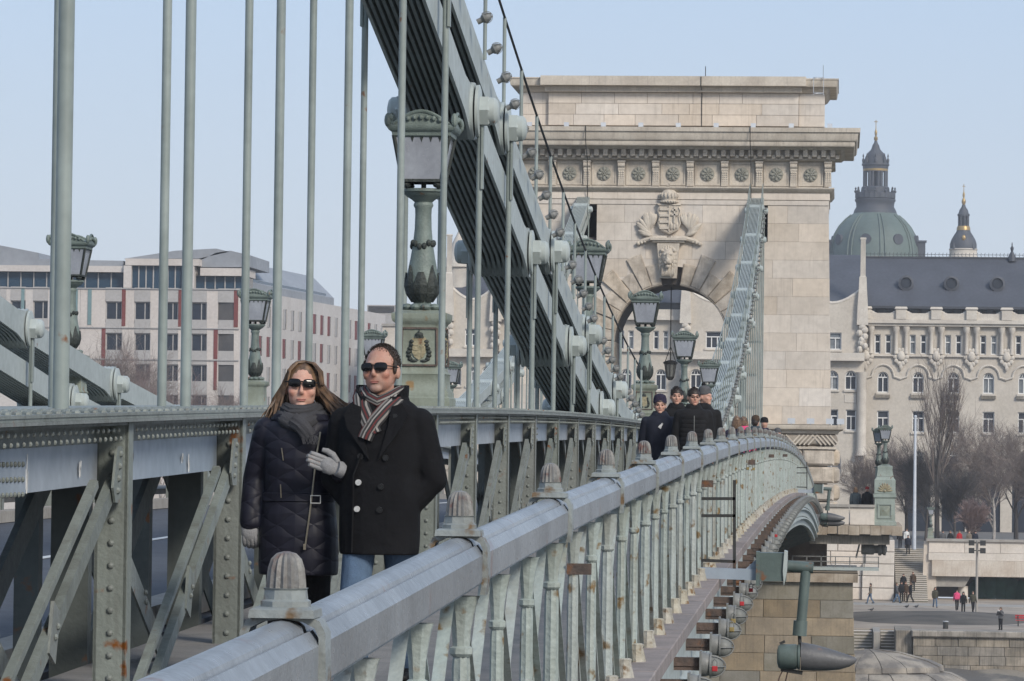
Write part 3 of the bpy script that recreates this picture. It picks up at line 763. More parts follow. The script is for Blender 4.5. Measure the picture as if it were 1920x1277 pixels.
# attic storey
zt_w, zt_c = tz(237), tz(173)
course('attic_plinth', [(-.1,z243+.003),(-.1,zt_w+.04)], 7.45, .55, 6.5, 'stone')
for r in range(3):
    z0 = zt_w+.045+(zt_c-zt_w-.045)*r/3; z1 = zt_w+.045+(zt_c-zt_w-.045)*(r+1)/3
    x = -6.05; cuts = [x]
    while x < 6.05-1.2: x += rs.uniform(1.1,2.3); cuts.append(min(x, 6.05))
    cuts[-1] = 6.05
    for a, c in zip(cuts, cuts[1:]): tp('attic_block', MB().bbox(a+.006, c-.006, .28+rs.uniform(-.005,.005), .75, z0+.006, z1-.006, .01))
    for a, c in ((-7.3,-6.06),(6.06,7.3)): tp('attic_block', MB().bbox(a, c, .50, .75, z0+.006, z1-.006, .01))
z161, z146 = tz(162), tz(146.5)
course('attic_bed_mould', [(.0,zt_c+.004),(.10,zt_c+.06),(.22,z161-.04),(.22,z161)], 7.3, .50, 6.6)
course('attic_cornice', [(.55,z161+.004),(.58,z161+.05),(.62,z146-.08),(.66,z146-.06),(.66,z146)], 7.3, .50, 6.6)
b = MB().box(-6.4,6.4,-.40,.5,z161+.01,z146+.06); b.box(-6.2,6.2,-.02,.5,zt_c+.01,z161); tp('attic_cornice_centre', b, 'stone2')
# ledge, carved band and rusticated base
zz = lambda v: P(1520, v, YT).z
HB = half_w(zl)-.02
course('ledge', [(.35,zz(813)),(.42,zz(808)),(.62,zz(805)),(.66,zz(801)),(.66,zz(797))], HB, 0, 7)
course('carved_band', [(.12,zz(836)),(.30,zz(832)),(.36,zz(825)),(.32,zz(818)),(.22,zz(814))], HB, 0, 7, 'core')
x = -7.6; gb = MB().beam((-.22,0,-.24),(.22,0,.24),.07,.10,(0,1,0)).mesh('carved_strand'); g2 = MB().beam((-.22,0,.24),(.22,0,-.24),.07,.10,(0,1,0)).mesh('carved_strand')
k = 0
while x < 8.0:
    put('carved_strand', gb if (k//5) % 2 else g2, M['carve'], TOWER, (XT+x, YT-.33, zz(825))); x += .21; k += 1
course('base_mould', [(.30,zz(842)),(.30,zz(838)),(.16,zz(836.5))], HB, 0, 7)
tp('base_core', MB().box(RA+1.5,7.6,.12,7,z_base,zz(842)).box(-7.6,-RA-1.5,.12,7,z_base,zz(842)), 'core')
v0s = [842, 875, 908, 941]
for r in range(4):
    z1 = zz(v0s[r])-.01; z0 = zz(v0s[r]+32)+.03
    for sg in (-1, 1):
        xe = HB+.22; x0 = RA+1.5; cuts = [x0, x0+(xe-x0)*(.42 if r % 2 else .58), xe]
        for a, c in zip(cuts, cuts[1:]):
            e0, e1 = sorted((sg*a, sg*c)); tp('rusticated_block', MB().bbox(e0+.02, e1-.02, -.24, .5, z0, z1, .10), 'verm')
        q = MB(); q.lathe([(.30,z0),(.42,z0+.12),(.44,(z0+z1)/2),(.42,z1-.12),(.30,z1)], 16, (sg*(HB+.05), 1.2, 0)); tp('rounded_quoin', q, 'verm')
# coat of arms above the gateway
def tpt(u, v): p = P(u, v, YT); return p.x-XT, p.z
cx, cz = tpt(1255, 410)
AR = MB(); sp = [(-.60,.72),(-.50,.60),(-.58,.40),(-.50,.1),(-.57,-.25),(-.45,-.55),(-.2,-.68),(0,-.76),(.2,-.68),(.45,-.55),(.57,-.25),(.50,.1),(.58,.40),(.50,.60),(.60,.72),(.3,.70),(0,.76),(-.3,.70)]
AR.loft([[Vector((cx+a, 0, cz+b)) for a, b in sp],[Vector((cx+a,-.24,cz+b)) for a, b in sp],[Vector((cx+a*.9,-.28,cz+b*.9)) for a, b in sp],[Vector((cx+a*.86,-.22,cz+b*.86)) for a, b in sp]])
arms = tp('coat_of_arms', AR, 'carve')
for k in range(4): put('shield_bar', MB().box(cx-.46,cx-.03,-.30,-.2,cz-.52+.30*k,cz-.40+.30*k), M['carve'], arms, (XT,YT,0))
put('shield_divider', MB().box(cx-.025,cx+.015,-.30,-.2,cz-.62,cz+.62), M['carve'], arms, (XT,YT,0))
b = MB().box(cx+.22,cx+.30,-.31,-.2,cz-.25,cz+.55).box(cx+.10,cx+.42,-.31,-.2,cz+.14,cz+.22).box(cx+.13,cx+.39,-.31,-.2,cz+.36,cz+.44)
put('double_cross', b, M['carve'], arms, (XT,YT,0))
b = MB()
for k in range(3): b.ell((cx+.12+.13*k,-.22,cz-.38),(.09,.09,.2),8,6)
put('hills', b, M['carve'], arms, (XT,YT,0))
c0, c1 = tpt(1254.5, 381); _, c2 = tpt(1254.5, 362)
b = MB(); hcr = c2-c1
b.lathe([(.40,c1),(.42,c1+.10),(.38,c1+.14),(.44,c1+.28),(.42,c1+.45),(.30,c1+.60),(.1,c1+.68)], 20, (c0,-.05,0))
for k in range(9):
    a = rad(180+22.5*k); b.ell((c0+.44*math.cos(a),-.05+.44*math.sin(a),c1+.36),(.07,.06,.14),7,5)
for k in range(11):
    a = rad(180+18*k); b.ell((c0+.42*math.cos(a),-.05+.42*math.sin(a),c1+.06),(.05,.05,.05),7,5)
b.box(c0-.02,c0+.02,-.07,-.03,c1+.66,c1+.98); b.beam((c0-.11,-.05,c1+.86),(c0+.11,-.05,c1+.80),.04,.04)
put('crown', b, M['carve'], arms, (XT,YT,0))
for sg, nm in ((-1,'oak_branch'),(1,'olive_branch')):
    b = MB(); rb = random.Random(5+sg)
    bx, bz = cx+sg*.55, cz-.95
    for k in range(15):
        t = k/14; ang = rad(20+95*t+rb.uniform(-12,12)); L = .62+.25*math.sin(math.pi*t)
        base = Vector((bx+sg*(.12+.30*(1-abs(t-.5))), -.12, bz+.12+.45*t)); tip = base+Vector((sg*math.cos(ang)*L, -.10, math.sin(ang)*L))
        d = tip-base; R = Matrix.Rotation(-math.atan2(d.z, d.x), 3, 'Y'); b.ell((base+tip)/2, (L*.52,.09,.12), 10, 6, R)
    b.tube([(cx+sg*.1,-.16,bz+.02),(bx+sg*.2,-.18,bz),(bx+sg*.7,-.14,bz-.12),(bx+sg*1.05,-.10,bz-.30)], [.10,.12,.10,.05], 8)
    for k in range(4): b.ell((bx+sg*(.45+.16*k),-.15,bz-.10-.055*k),(.10,.10,.10),7,5)
    put(nm, b, M['carve'], arms, (XT,YT,0))
x0, z0 = tpt(1220, 455); x1, z1 = tpt(1288, 447)
tp('corbel_slab', MB().box(x0,x1,-.55,0,z0+.10,z1).box(x0+.1,x1-.1,-.45,0,z0,z0+.098), 'carve')
# keystone with a lion's head
kx, kz0 = tpt(1253, 522); _, kz1 = tpt(1253, 457)
ks = MB(); wt, wb = .54, .40; ks.loft([[Vector((kx-wb,-.30,kz0)),Vector((kx+wb,-.30,kz0)),Vector((kx+wb,1.2,kz0)),Vector((kx-wb,1.2,kz0))],[Vector((kx-wt,-.42,kz1)),Vector((kx+wt,-.42,kz1)),Vector((kx+wt,1.2,kz1)),Vector((kx-wt,1.2,kz1))]])
key = tp('keystone', ks, 'carve')
ln = MB(); lz = kz1-.72
ln.ell((kx,-.48,lz+.05),(.30,.26,.40),14,10); ln.ell((kx,-.70,lz-.14),(.155,.17,.17),12,8); ln.ell((kx,-.76,lz-.06),(.09,.10,.10),10,6)
ln.box(kx-.055,kx+.055,-.80,-.55,lz-.06,lz+.24)
for s in (-1,1):
    ln.ell((kx+s*.14,-.68,lz+.17),(.10,.07,.05),8,5); ln.ell((kx+s*.09,-.72,lz-.22),(.10,.11,.085),8,6); ln.ell((kx+s*.30,-.50,lz+.38),(.07,.06,.09),8,5)
ln.ell((kx,-.66,lz-.40),(.12,.12,.10),10,6)
rl = random.Random(2)
for ring, (rr, n, sz) in enumerate(((.36,16,.10),(.46,20,.11))):
    for k in range(n):
        a = 2*math.pi*k/n; ln.ell((kx+rr*.82*math.cos(a),-.42+.06*ring,lz+rr*1.2*math.sin(a)),(sz*.75,.09,sz*(1.0+.4*rl.random())),7,5)
for k in range(9): ln.ell((kx-.28+.07*k,-.44,lz-.72+.1*rl.random()),(.05,.10,.24),7,6)
put('lion_head', ln, M['carve'], key, (XT,YT,0))
# roof vent, rods, ladder hoop, lightning conductors
def rodl(name, pts, r, ma='darkiron'): return put(name, MB().tube(pts, r, 6), M[ma], TOWER)
p = P(1320,146,YT); rodl('lightning_rod', [(p.x,YT+2,p.z-.3),(p.x,YT+2,p.z+.75)], .02); p = P(1543,150,YT); rodl('lightning_rod', [(p.x,YT+2,p.z-.2),(p.x,YT+2,p.z+.9)], .012, 'greybulb')
a = P(1322,141,YT); c = P(1347,147,YT); put('roof_vent', MB().box(a.x,c.x,YT+1,YT+2,c.z-.1,a.z-.05).box(a.x-.06,c.x+.06,YT+.95,YT+2.05,a.z-.04,a.z+.02), M['rustiron'], TOWER)
for u, va, vb, off in ((1102,240,376,-1.55),(1408,241,376,-1.55),(1315,147,241,-.02)):
    p, q = P(u,va,YT), P(u,vb,YT)
    pts = [(p.x,YT+off,p.z),(p.x,YT+off,tz(268)),(q.x,YT-.8,tz(300)),(q.x,YT-.34,tz(350)),(q.x,YT-.1,q.z)] if off < -1 else [(p.x,YT-.42,p.z+.05),(p.x,YT-.42,z161),(q.x,YT+.26,zt_c),(q.x,YT+.26,q.z)]
    rodl('lightning_cable', pts, .022)
p = P(1535,150,YT); b = MB()
for dx in (-.24,.24): b.tube([(p.x+dx,YT-.25,p.z-.75),(p.x+dx,YT-.25,p.z+.1)], .014, 5)
for k in range(2): b.tube([(p.x+.24*math.cos(t),YT-.35+.22*math.sin(t),p.z+.08-.75*k) for t in [2*math.pi*j/12 for j in range(13)]], .014, 5)
put('ladder_cage', b, M['milk'], TOWER)
# small floodlights on the cornice and on the ledge
fl = MB(); fl.box(-.10,.10,-.10,.06,.06,.24); fl.box(-.12,.12,-.13,-.10,.04,.26); fl.box(-.02,.02,-.03,.03,0,.07); flm = fl.mesh('floodlight')
side = ['leftmost', 'second', 'third', 'fourth', 'fifth', 'sixth', 'seventh', 'eighth', 'rightmost']
for k, u in enumerate((995,1064,1133,1203,1273,1343.6,1413,1484,1556)):
    p = P(u, 235, YT); o = put('floodlight', flm, M['milk'], None, (p.x, YT-.6, z243+.004))
    tag(o, 'small white floodlight on the tower cornice, %s of nine%s' % (side[k], '' if k in (0, 8) else ' from the left'), 'floodlight', 'floodlights on the tower cornice')
for k, u in enumerate((1484,1520,1556,1576)):
    p = P(u, 797, YT); o = put('floodlight', flm, M['milk'], None, (p.x, YT-.45, zl+.004), None, (1.5,1.2,1.2))
    tag(o, 'white floodlight on the ledge at the foot of the tower wall, %s of four' % ('leftmost','second','third','rightmost')[k], 'floodlight', 'floodlights on the tower ledge')
# lantern hanging in the gateway
p = P(1257,680,YT+3); L_ = thing('hanging_lantern', 'black lantern hung on a long cable inside the tower gateway', 'lantern', (p.x, YT+3, p.z-.9))
put('cable', MB().tube([(p.x,YT+3,ZS+RA),(p.x,YT+3,p.z+.8)], .025, 6), M['darkiron'], L_)
b = MB()
for s in (-1,1): b.tube([(p.x,YT+3,p.z+.8),(p.x+s*.28,YT+3,p.z-.02)], .02, 5); b.tube([(p.x,YT+3,p.z+.8),(p.x,YT+3+s*.28,p.z-.02)], .02, 5)
put('hanger', b, M['darkiron'], L_)
put('cap', MB().lathe([(.34,p.z-.06),(.36,p.z),(.30,p.z+.06),(.1,p.z+.12)], 8, (p.x,YT+3,0)), M['darkiron'], L_)
put('glass', MB().lathe([(.17,p.z-.72),(.27,p.z-.07)], 8, (p.x,YT+3,0)), M['frost'], L_)
b = MB()
for k in range(8):
    a = 2*math.pi*k/8; b.tube([(p.x+.18*math.cos(a),YT+3+.18*math.sin(a),p.z-.73),(p.x+.285*math.cos(a),YT+3+.285*math.sin(a),p.z-.06)], .018, 5)
b.lathe([(.10,p.z-.86),(.2,p.z-.72),(.2,p.z-.68)],8,(p.x,YT+3,0)); put('frame', b, M['darkiron'], L_)
# ================================================================ PIER, BALCONY, QUAY
M['pier_tan'] = mat('pier_tan_stone', (.34,.28,.205), .85, (.25,.21,.16), 1.3, bump=.35, bscale=12, rnd=.18, streak=.5, streakcol=(.13,.10,.075))
M['pier_grey'] = mat('pier_grey_stone', (.255,.24,.205), .85, (.20,.185,.15), 1.5, bump=.3, bscale=12, rnd=.15, streak=.4, streakcol=(.10,.085,.06))
M['quay'] = mat('quay_stone', (.34,.30,.25), .9, (.20,.18,.15), 1.1, bump=.4, bscale=8, rnd=.16, streak=.75, streakcol=(.055,.05,.042))
M['quaytop'] = mat('quay_paving', (.38,.32,.26), .9, (.26,.22,.18), .22, bump=.2, bscale=10)
M['mud'] = mat('bare_earth', (.12,.105,.088), 1.0, (.055,.05,.043), .28, bump=.5, bscale=4)
M['plaster'] = mat('pale_render', (.62,.57,.51), .85, (.54,.49,.43), .6, bump=.1, streak=.3, streakcol=(.36,.31,.26))
M['rough_ledge'] = mat('broken_ledge_stone', (.42,.36,.29), .9, (.27,.215,.16), 1.6, bump=.8, bscale=5, streak=.4)
M['water'] = glass_dark('river_water', (.06,.075,.07), .12)
M['street'] = mat('street_paving', (.16,.155,.15), .95, (.12,.115,.11), .3)
rq = random.Random(11)
zd = zw(DT)
# pier
PIER = thing('bridge_pier', 'big masonry river pier of tan and grey blocks under the tower', 'pier', (-5, 190, -19))
zp1 = P(1560, 1092, 187).z; hr = .845
put('pier_core', MB().box(-18,.55,187.3,201,-20,zp1), M['pier_grey'], PIER)
for r in range(11):
    z1 = zp1-.01-r*hr; z0 = z1-hr+.012; xr_ = .68+.012*r*hr*3; x = xr_
    while x > -9:
        w = rq.uniform(1.5, 3.3); x0 = max(x-w, -9.2)
        put('pier_block', MB().bbox(x0+.008, x-.008, 187+rq.uniform(-.02,.02)-.015*r, 188, z0, z1, .02), M['pier_tan' if rq.random() < .58 else 'pier_grey'], PIER); x = x0
put('pier_cap', MB().box(-18,.9,186.75,201,zp1+.004,zp1+.42), M['rough_ledge'], PIER)
put('upper_pier', MB().box(-18,-.6,190.6,199,zp1+.43,-3.9), M['recess_shade'], PIER)
# balcony round the tower: slab, parapet, lamp pedestal
BAL = thing('balcony', 'stone balcony with white parapet carrying the footway round the tower', 'balcony', (1, 192, zd-.5))
sl = MB(); ra = random.Random(4); top = P(1610,985,189).z; bot = P(1610,1003,189).z
for k in range(9):
    x0 = -1.6+.51*k; sl.bbox(x0, x0+.51, 188.3+ra.uniform(-.05,.05), 199, bot+ra.uniform(-.02,.05), top+ra.uniform(-.006,.006), .02)
put('ledge_slab', sl, M['rough_ledge'], BAL)
put('under_slab', MB().box(-1.4,2.4,188.9,199,bot-.45,bot-.02), M['quay'], BAL)
zc_ = P(1600,946,189).z
for k, (a, c) in enumerate(((1543,1592),(1593,1640))):
    pa, pc = P(a,965,189), P(c,965,189); put('parapet_panel', MB().bbox(pa.x+.01,pc.x-.01,188.9,189.2,top+.02,zc_-.13,.015), M['plaster'], BAL)
put('parapet_coping', MB().box(P(1540,946,189).x,P(1641,946,189).x,188.8,189.3,zc_-.125,zc_), M['concrete'], BAL)
put('parapet_return', MB().box(2.35,2.62,190.3,199,top+.02,zc_), M['plaster'], BAL)
struct(put('footway', MB().box(-1.2,2.34,189.31,198,top,top+.10), M['walk']))
px = P(1659,940,189.3); M['ped2'] = mat('balcony_pedestal_paint', (.30,.345,.31), .55, (.24,.28,.25), 3, bump=.2, rust=.2, streak=.35, streakcol=(.14,.15,.12)); LP = thing('lamp_pedestal', 'grey-green iron lamp pedestal with a gold fan at the end of the balcony', 'pedestal', (px.x, 189.5, top))
h = lambda v: P(1659, v, 189.3).z
put('lower_block', MB().lathe([(.56,top+.01),(.56,top+.18),(.50,top+.22),(.48,h(935)),(.54,h(932)),(.54,h(926))], 4, (px.x,189.5,0), sq=1), M['ped2'], LP)
b = MB(); 
for s0, s1, q0, q1 in ((-.32,.32,.0,.06),(-.32,.32,-.06,0)): pass
z0, z1 = h(972), h(944)
for x0, x1, q0, q1 in ((-.34,.34,z0,z0+.06),(-.34,.34,z1-.06,z1),(-.34,-.28,z0+.061,z1-.061),(.28,.34,z0+.061,z1-.061)): b.box(px.x+x0,px.x+x1,188.96,189.02,q0,q1)
put('panel_frame', b, M['ped2'], LP)
put('panel', MB().lathe([(.27,0),(.02,.10)], 4, (px.x,189.02,(z0+z1)/2), Matrix.Rotation(rad(90),3,'X'), sq=1), M['pedestal'], LP)
put('fan_block', MB().lathe([(.50,h(925.5)),(.50,h(900)),(.42,h(896)),(.40,h(894))], 4, (px.x,189.5,0), sq=1), M['ped2'], LP)
b = MB(); zf = h(922)
for k in range(9):
    a = rad(10+20*k); b.ell((px.x+.22*math.cos(a),188.98,zf+.28*math.sin(a)),(.15,.03,.045),8,5,Matrix.Rotation(-a,3,'Y'))
b.ell((px.x,188.97,zf+.04),(.07,.05,.06),8,5); put('gold_fan', b, M['gilt'], LP)
put('upper_block', MB().lathe([(.40,h(893.5)),(.34,h(880)),(.36,h(878)),(.36,h(874)),(.2,h(872))], 4, (px.x,189.5,0), sq=1), M['ped2'], LP)
zl_ = h(874)-.93
for dx, dy, nm in ((.0, -.06, 'front lamp of the pair on the balcony pedestal'), (-.30, .75, 'rear lamp of the pair on the balcony pedestal, half hidden')):
    street_lamp(px.x+dx, 189.5+dy, zl_-(0 if dy < 0 else .12), 'green lantern, ' + nm, False, 1.0, False)
put('rear_stand', MB().box(px.x-.45,px.x-.15,190.1,190.4,top,zl_+.84), M['ped2'], LP)
# recess under the balcony: roller bearing and inspection walkway
p = P(1650,1030,190); R_ = thing('roller_bearing', 'grey steel roller bearing with rings in the dark recess under the balcony', 'bearing', p)
put('drum', MB().lathe([(.20,-.9),(.26,-.86),(.26,-.3),(.20,-.28),(.20,-.1),(.30,-.08),(.30,.06),(.24,.08),(.24,.14),(.29,.16),(.29,.27),(.16,.30),(.12,.34)], 20, p, Matrix.Rotation(rad(90),3,'Y')), M['greybulb'], R_)
put('strut', MB().beam(P(1612,1018,190), P(1605,1046,190), .08, .08), M['greybulb'], R_)
zwk = P(1570,1063,187.6).z; ztop_ = P(1570,1043,187.6).z; xa, xb = P(1485,1060,187.6).x, P(1648,1060,187.6).x
W_ = thing('inspection_walkway', 'light grey steel inspection walkway with railing below the balcony', 'walkway', ((xa+xb)/2, 187.6, zwk))
put('platform', MB().box(xa,xb,186.9,188.3,zwk-.14,zwk), M['chain'], W_)
for k in range(7):
    x = xa+.03+(xb-xa-.06)*k/6; put('post', MB().box(x-.025,x+.025,186.93,186.98,zwk+.001,ztop_), M['greybulb'], W_)
for zz_ in (ztop_-.02, (ztop_+zwk)/2): put('rail', MB().box(xa,xb,186.93,186.98,zz_,zz_+.04), M['greybulb'], W_)

# ---- quay
ZQ, ZST = -12.8, -8.6
struct(put('water', MB().box(-900,900,-400,330,-21,-19.5), M['water']))
struct(put('lower_quay', MB().box(-80,120,286.1,348,ZQ-8,ZQ), M['quaytop'])); struct(put('lower_quay', MB().box(5.02,120,276.52,286.09,ZQ-8,ZQ), M['quaytop']))
struct(put('ground', MB().box(-4000,4000,352,9000,ZST-2,ZST), M['street']))
m = MB(); n = 26; cxm, cym = P(1760,1155,300).x, 306
ring = []
for rr, zz_ in ((1.0,.004),(.7,.22),(.35,.40),(.02,.45)):
    ring.append([Vector((cxm+8.2*rr*math.cos(2*math.pi*k/n)*(1+.12*math.sin(3*2*math.pi*k/n)), cym+13*rr*math.sin(2*math.pi*k/n)*(1+.1*math.cos(2*2*math.pi*k/n)), ZQ+zz_)) for k in range(n)])
m.loft(ring); struct(put('earth_bed', m, M['mud']))
struct(put('path', MB().box(-40,60,329,334,ZQ+.002,ZQ+.05), M['concrete']))
QW = thing('quay_wall', 'stained stone quay wall along the river at the lower right', 'wall', (10, 275, -17))
x0 = P(1712,1190,275).x; zq1 = P(1800,1183,275).z
put('wall_core', MB().box(x0+.1,60,275.4,277,-20,zq1-.5), M['quay'], QW)
put('coping', MB().bbox(x0-.1,60,274.75,276.5,zq1-.46,zq1,.08), M['quay'], QW)
for r in range(8):
    z1 = zq1-.47-.64*r; x = x0+rq.uniform(-1,0)
    while x < 26:
        w = rq.uniform(1.1,2.7); put('stone_block', MB().bbox(max(x,x0)+.012,x+w-.012,275+rq.uniform(-.03,.03),275.4,z1-.63,z1-.005,.03), M['quay'], QW); x += w
RT = MB().bbox(x0-1.2,x0-.02,275.6,283,-20,zq1-.05,.05); put('return_wall', RT, M['quay'], QW)
ST = thing('quay_steps', 'two flights of grey stone steps descending from the lower quay', 'steps', (3, 280, -15))
for ua, ub in ((1598,1636),(1652,1687)):
    for k in range(9):
        a, c = P(ua,1190,280), P(ub,1190,280); s_ = put('step', MB().bbox(a.x,c.x,283.2-.42*k,286,ZQ-.2*(k+1)-.6,ZQ-.2*k-.07,.01), M['pier_grey'], ST); put('lit_nosing', MB().box(a.x,c.x,283.14-.42*k,284,ZQ-.2*k-.068,ZQ-.2*k-.02), M['plaster'], s_)  # pale worn edge, its tone also stands in for the lit tread
for ua, ub in ((1637,1651),(1688,1706)):
    a, c = P(ua,1190,279), P(ub,1190,279); put('cheek_wall', MB().bbox(a.x+.01,c.x-.01,279,286,-18,ZQ+.12,.05), M['concrete'], ST)
ap = MB(); pts = []
rows = []
for j, (Y, z) in enumerate(((280.5,-14.4),(276,-14.75),(270,-15.8),(263,-17.8),(256,-20))):
    rows.append([Vector((x+1.6*math.sin(j*.9), Y - .06*(x-3)**2*.25, z - .006*(x-4)**2 + .12*math.sin(x*1.3+j))) for x in [ -7+1.5*k for k in range(14)]])
nr = len(rows[0])
st0 = len(ap.v)
for r_ in rows: ap.v += [tuple(p) for p in r_]
for j in range(len(rows)-1):
    for k in range(nr-1): ap.f.append((j*nr+k, j*nr+k+1, (j+1)*nr+k+1, (j+1)*nr+k))
M['apron'] = mat('sloping_revetment', (.25,.225,.19), .9, (.12,.115,.11), .55, bump=.6, bscale=3, contrast=(.42,.56))
struct(put('bank', ap, M['apron']))
# ---- upper embankment: abutment wall, stairs, balustrade wall, underpass
AB = thing('abutment_wall', 'pale ashlar abutment wall left of the embankment stairs', 'wall', (3, 341, ZQ))
a, c = P(1560,1070,341), P(1677,1070,341); zt_ = P(1640,1012,341).z
put('wall_core', MB().box(-24,c.x-.05,341.4,352,ZQ-1,zt_), M['quay'], AB)
nrow = 5
for r in range(nrow):
    z0 = ZQ+(zt_-ZQ)*r/nrow; z1 = ZQ+(zt_-ZQ)*(r+1)/nrow; x = c.x
    cut = 0
    while x > a.x-3:
        w = rq.uniform(2.0,3.6); put('ashlar_block', MB().bbox(x-w+.02,x-.02,341+(-.35 if cut == 0 else 0),341.4,z0+.02,z1-.02,.05), M['plaster' if rq.random() < .3 else 'stone'], AB); x -= w; cut += 1
struct(put('approach_ramp', MB().box(-24,1.0,341.5,420,zt_,zt_+1.5), M['street']))
S2 = thing('embankment_stairs', 'long grey stone stairway up from the quay to the street', 'stairs', (6, 342, ZQ))
a, c = P(1679,1080,343), P(1738,1080,343); NS = 26
for k in range(NS):
    s_ = put('step', MB().box(a.x,c.x,338+.55*k,355,ZQ+(ZST-ZQ)*k/NS-.3,ZQ+(ZST-ZQ)*(k+1)/NS-.05), M['pier_grey'], S2); put('lit_nosing', MB().box(a.x,c.x,337.94+.55*k,338.6+.55*k,ZQ+(ZST-ZQ)*(k+1)/NS-.048,ZQ+(ZST-ZQ)*(k+1)/NS), M['plaster'], s_)  # worn edge kept pale to paint the light on each tread
EW = thing('embankment_wall', 'weathered concrete embankment wall above the dark underpass', 'wall', (20, 345, ZQ))
xa = P(1741,1040,345).x; v2z = lambda v: P(1830,v,345).z
for k in range(12):
    x = xa+3.1*k; put('parapet_panel', MB().bbox(x+.01,x+3.09,344.9,345.6,v2z(1037),v2z(1016),.02), M['plaster' if k % 3 else 'stone'], EW)
put('coping', MB().box(xa-.2,xa+40,344.7,345.8,v2z(1015.8),v2z(1011)), M['concrete'], EW)
put('upper_band', MB().box(xa,xa+40,344.8,346.2,v2z(1051),v2z(1037.3)), M['plaster'], EW)
M['stained'] = mat('rust_stained_concrete', (.58,.525,.455), .9, (.47,.40,.33), .7, bump=.3, streak=.55, streakcol=(.25,.17,.12))
put('deck_beam', MB().box(xa+.3,xa+40,344.6,352,v2z(1081),v2z(1051.3)), M['stained'], EW)
put('end_pillar', MB().lathe([(.62,ZQ),(.5,v2z(1016))], 4, (xa+.1,345.6,0), sq=1), M['stone'], EW)
bx = P(1785,1090,345).x
put('cross_beam', MB().prism([(xa+.6,345.2,v2z(1101)),(bx+1.1,345.2,v2z(1101)),(bx+1.6,345.2,v2z(1082)),(xa+.6,345.2,v2z(1082))], (0,6,0)), M['concrete'], EW)
put('column', MB().cyl((P(1806,1100,346).x,346,ZQ),(P(1806,1100,346).x,346,v2z(1100)),.42,n=16), M['plaster'], EW)
put('underpass_back', MB().box(xa+.6,xa+40,351.2,352,ZQ,v2z(1081)), M['recess_shade'], EW)
M['hedge'] = mat('dark_green_cover', (.02,.07,.05), .8, (.012,.04,.03), 1)
h_ = MB(); hc = P(1880,1115,350)
for k in range(7): h_.ell((hc.x-2+.9*k,350,ZQ+.7+.25*math.sin(k)),(1.0,.8,1.1),10,6)
tag(put('tarpaulin', h_, M['hedge']), 'dark green covered heap inside the underpass', 'tarpaulin')
# ---- street furniture on the bank
b1 = P(1714,1040,349); t1 = P(1716,782,349)
o = thing('lamp_mast', 'tall plain white pole standing at the head of the stairs', 'pole', (b1.x, 349, ZST))
put('mast', MB().cyl((b1.x,349,ZST),(b1.x,349,t1.z),.17,.10,n=12), M['milk'], o); put('mast_top', MB().ell((b1.x,349,t1.z+.05),(.14,.14,.12),10,6), M['milk'], o)
p = P(1745,1005,345.5)
street_lamp(p.x, 345.5, v2z(1011), 'small green lamp standing on the end of the embankment wall', False, .94, True, None)
p = PZ(1831,1148,ZQ); FM = thing('floodlight_mast', 'grey mast with four floodlights on the lower quay', 'mast', p)
zt_m = P(1831,1013,p.y).z
put('mast', MB().cyl(p,(p.x,p.y,zt_m),.11,.09,n=10), M['concrete'], FM)
for dx in (-.45,.45):
    for zz_ in (0,-.62):
        put('lamp_head', MB().box(p.x+dx-.22,p.x+dx+.22,p.y-.4,p.y+.1,zt_m+zz_-.42,zt_m+zz_).box(p.x+min(0,dx),p.x+max(0,dx),p.y-.05,p.y+.05,zt_m+zz_-.25,zt_m+zz_-.17), M['darkiron'], FM)
p = PZ(1773,1179,ZQ); o = thing('litter_bin', 'black round litter bin with a pale rim on the quay', 'bin', p)
put('drum', MB().cyl(p,(p.x,p.y,p.z+.50),.19,n=16), M['darkiron'], o); put('rim', MB().lathe([(.2,.502),(.2,.56),(.14,.565)],16,p), M['milk'], o)
p = PZ(1905,1174,ZQ); o = thing('park_bench', 'red slatted bench at the right edge of the quay', 'bench', p)
for k in range(3): put('seat_slat', MB().box(p.x-.05,p.x+1.8,p.y-.28+.16*k,p.y-.15+.16*k,p.z+.42,p.z+.46), M['redpaint'], o)
for k in range(2): put('back_slat', MB().box(p.x-.05,p.x+1.8,p.y+.24,p.y+.28,p.z+.55+.16*k,p.z+.67+.16*k), M['redpaint'], o)
for x in (.12,1.6): put('leg', MB().box(p.x+x,p.x+x+.07,p.y-.28,p.y+.2,p.z,p.z+.419).box(p.x+x,p.x+x+.07,p.y+.2,p.y+.239,p.z,p.z+.8), M['darkiron'], o)

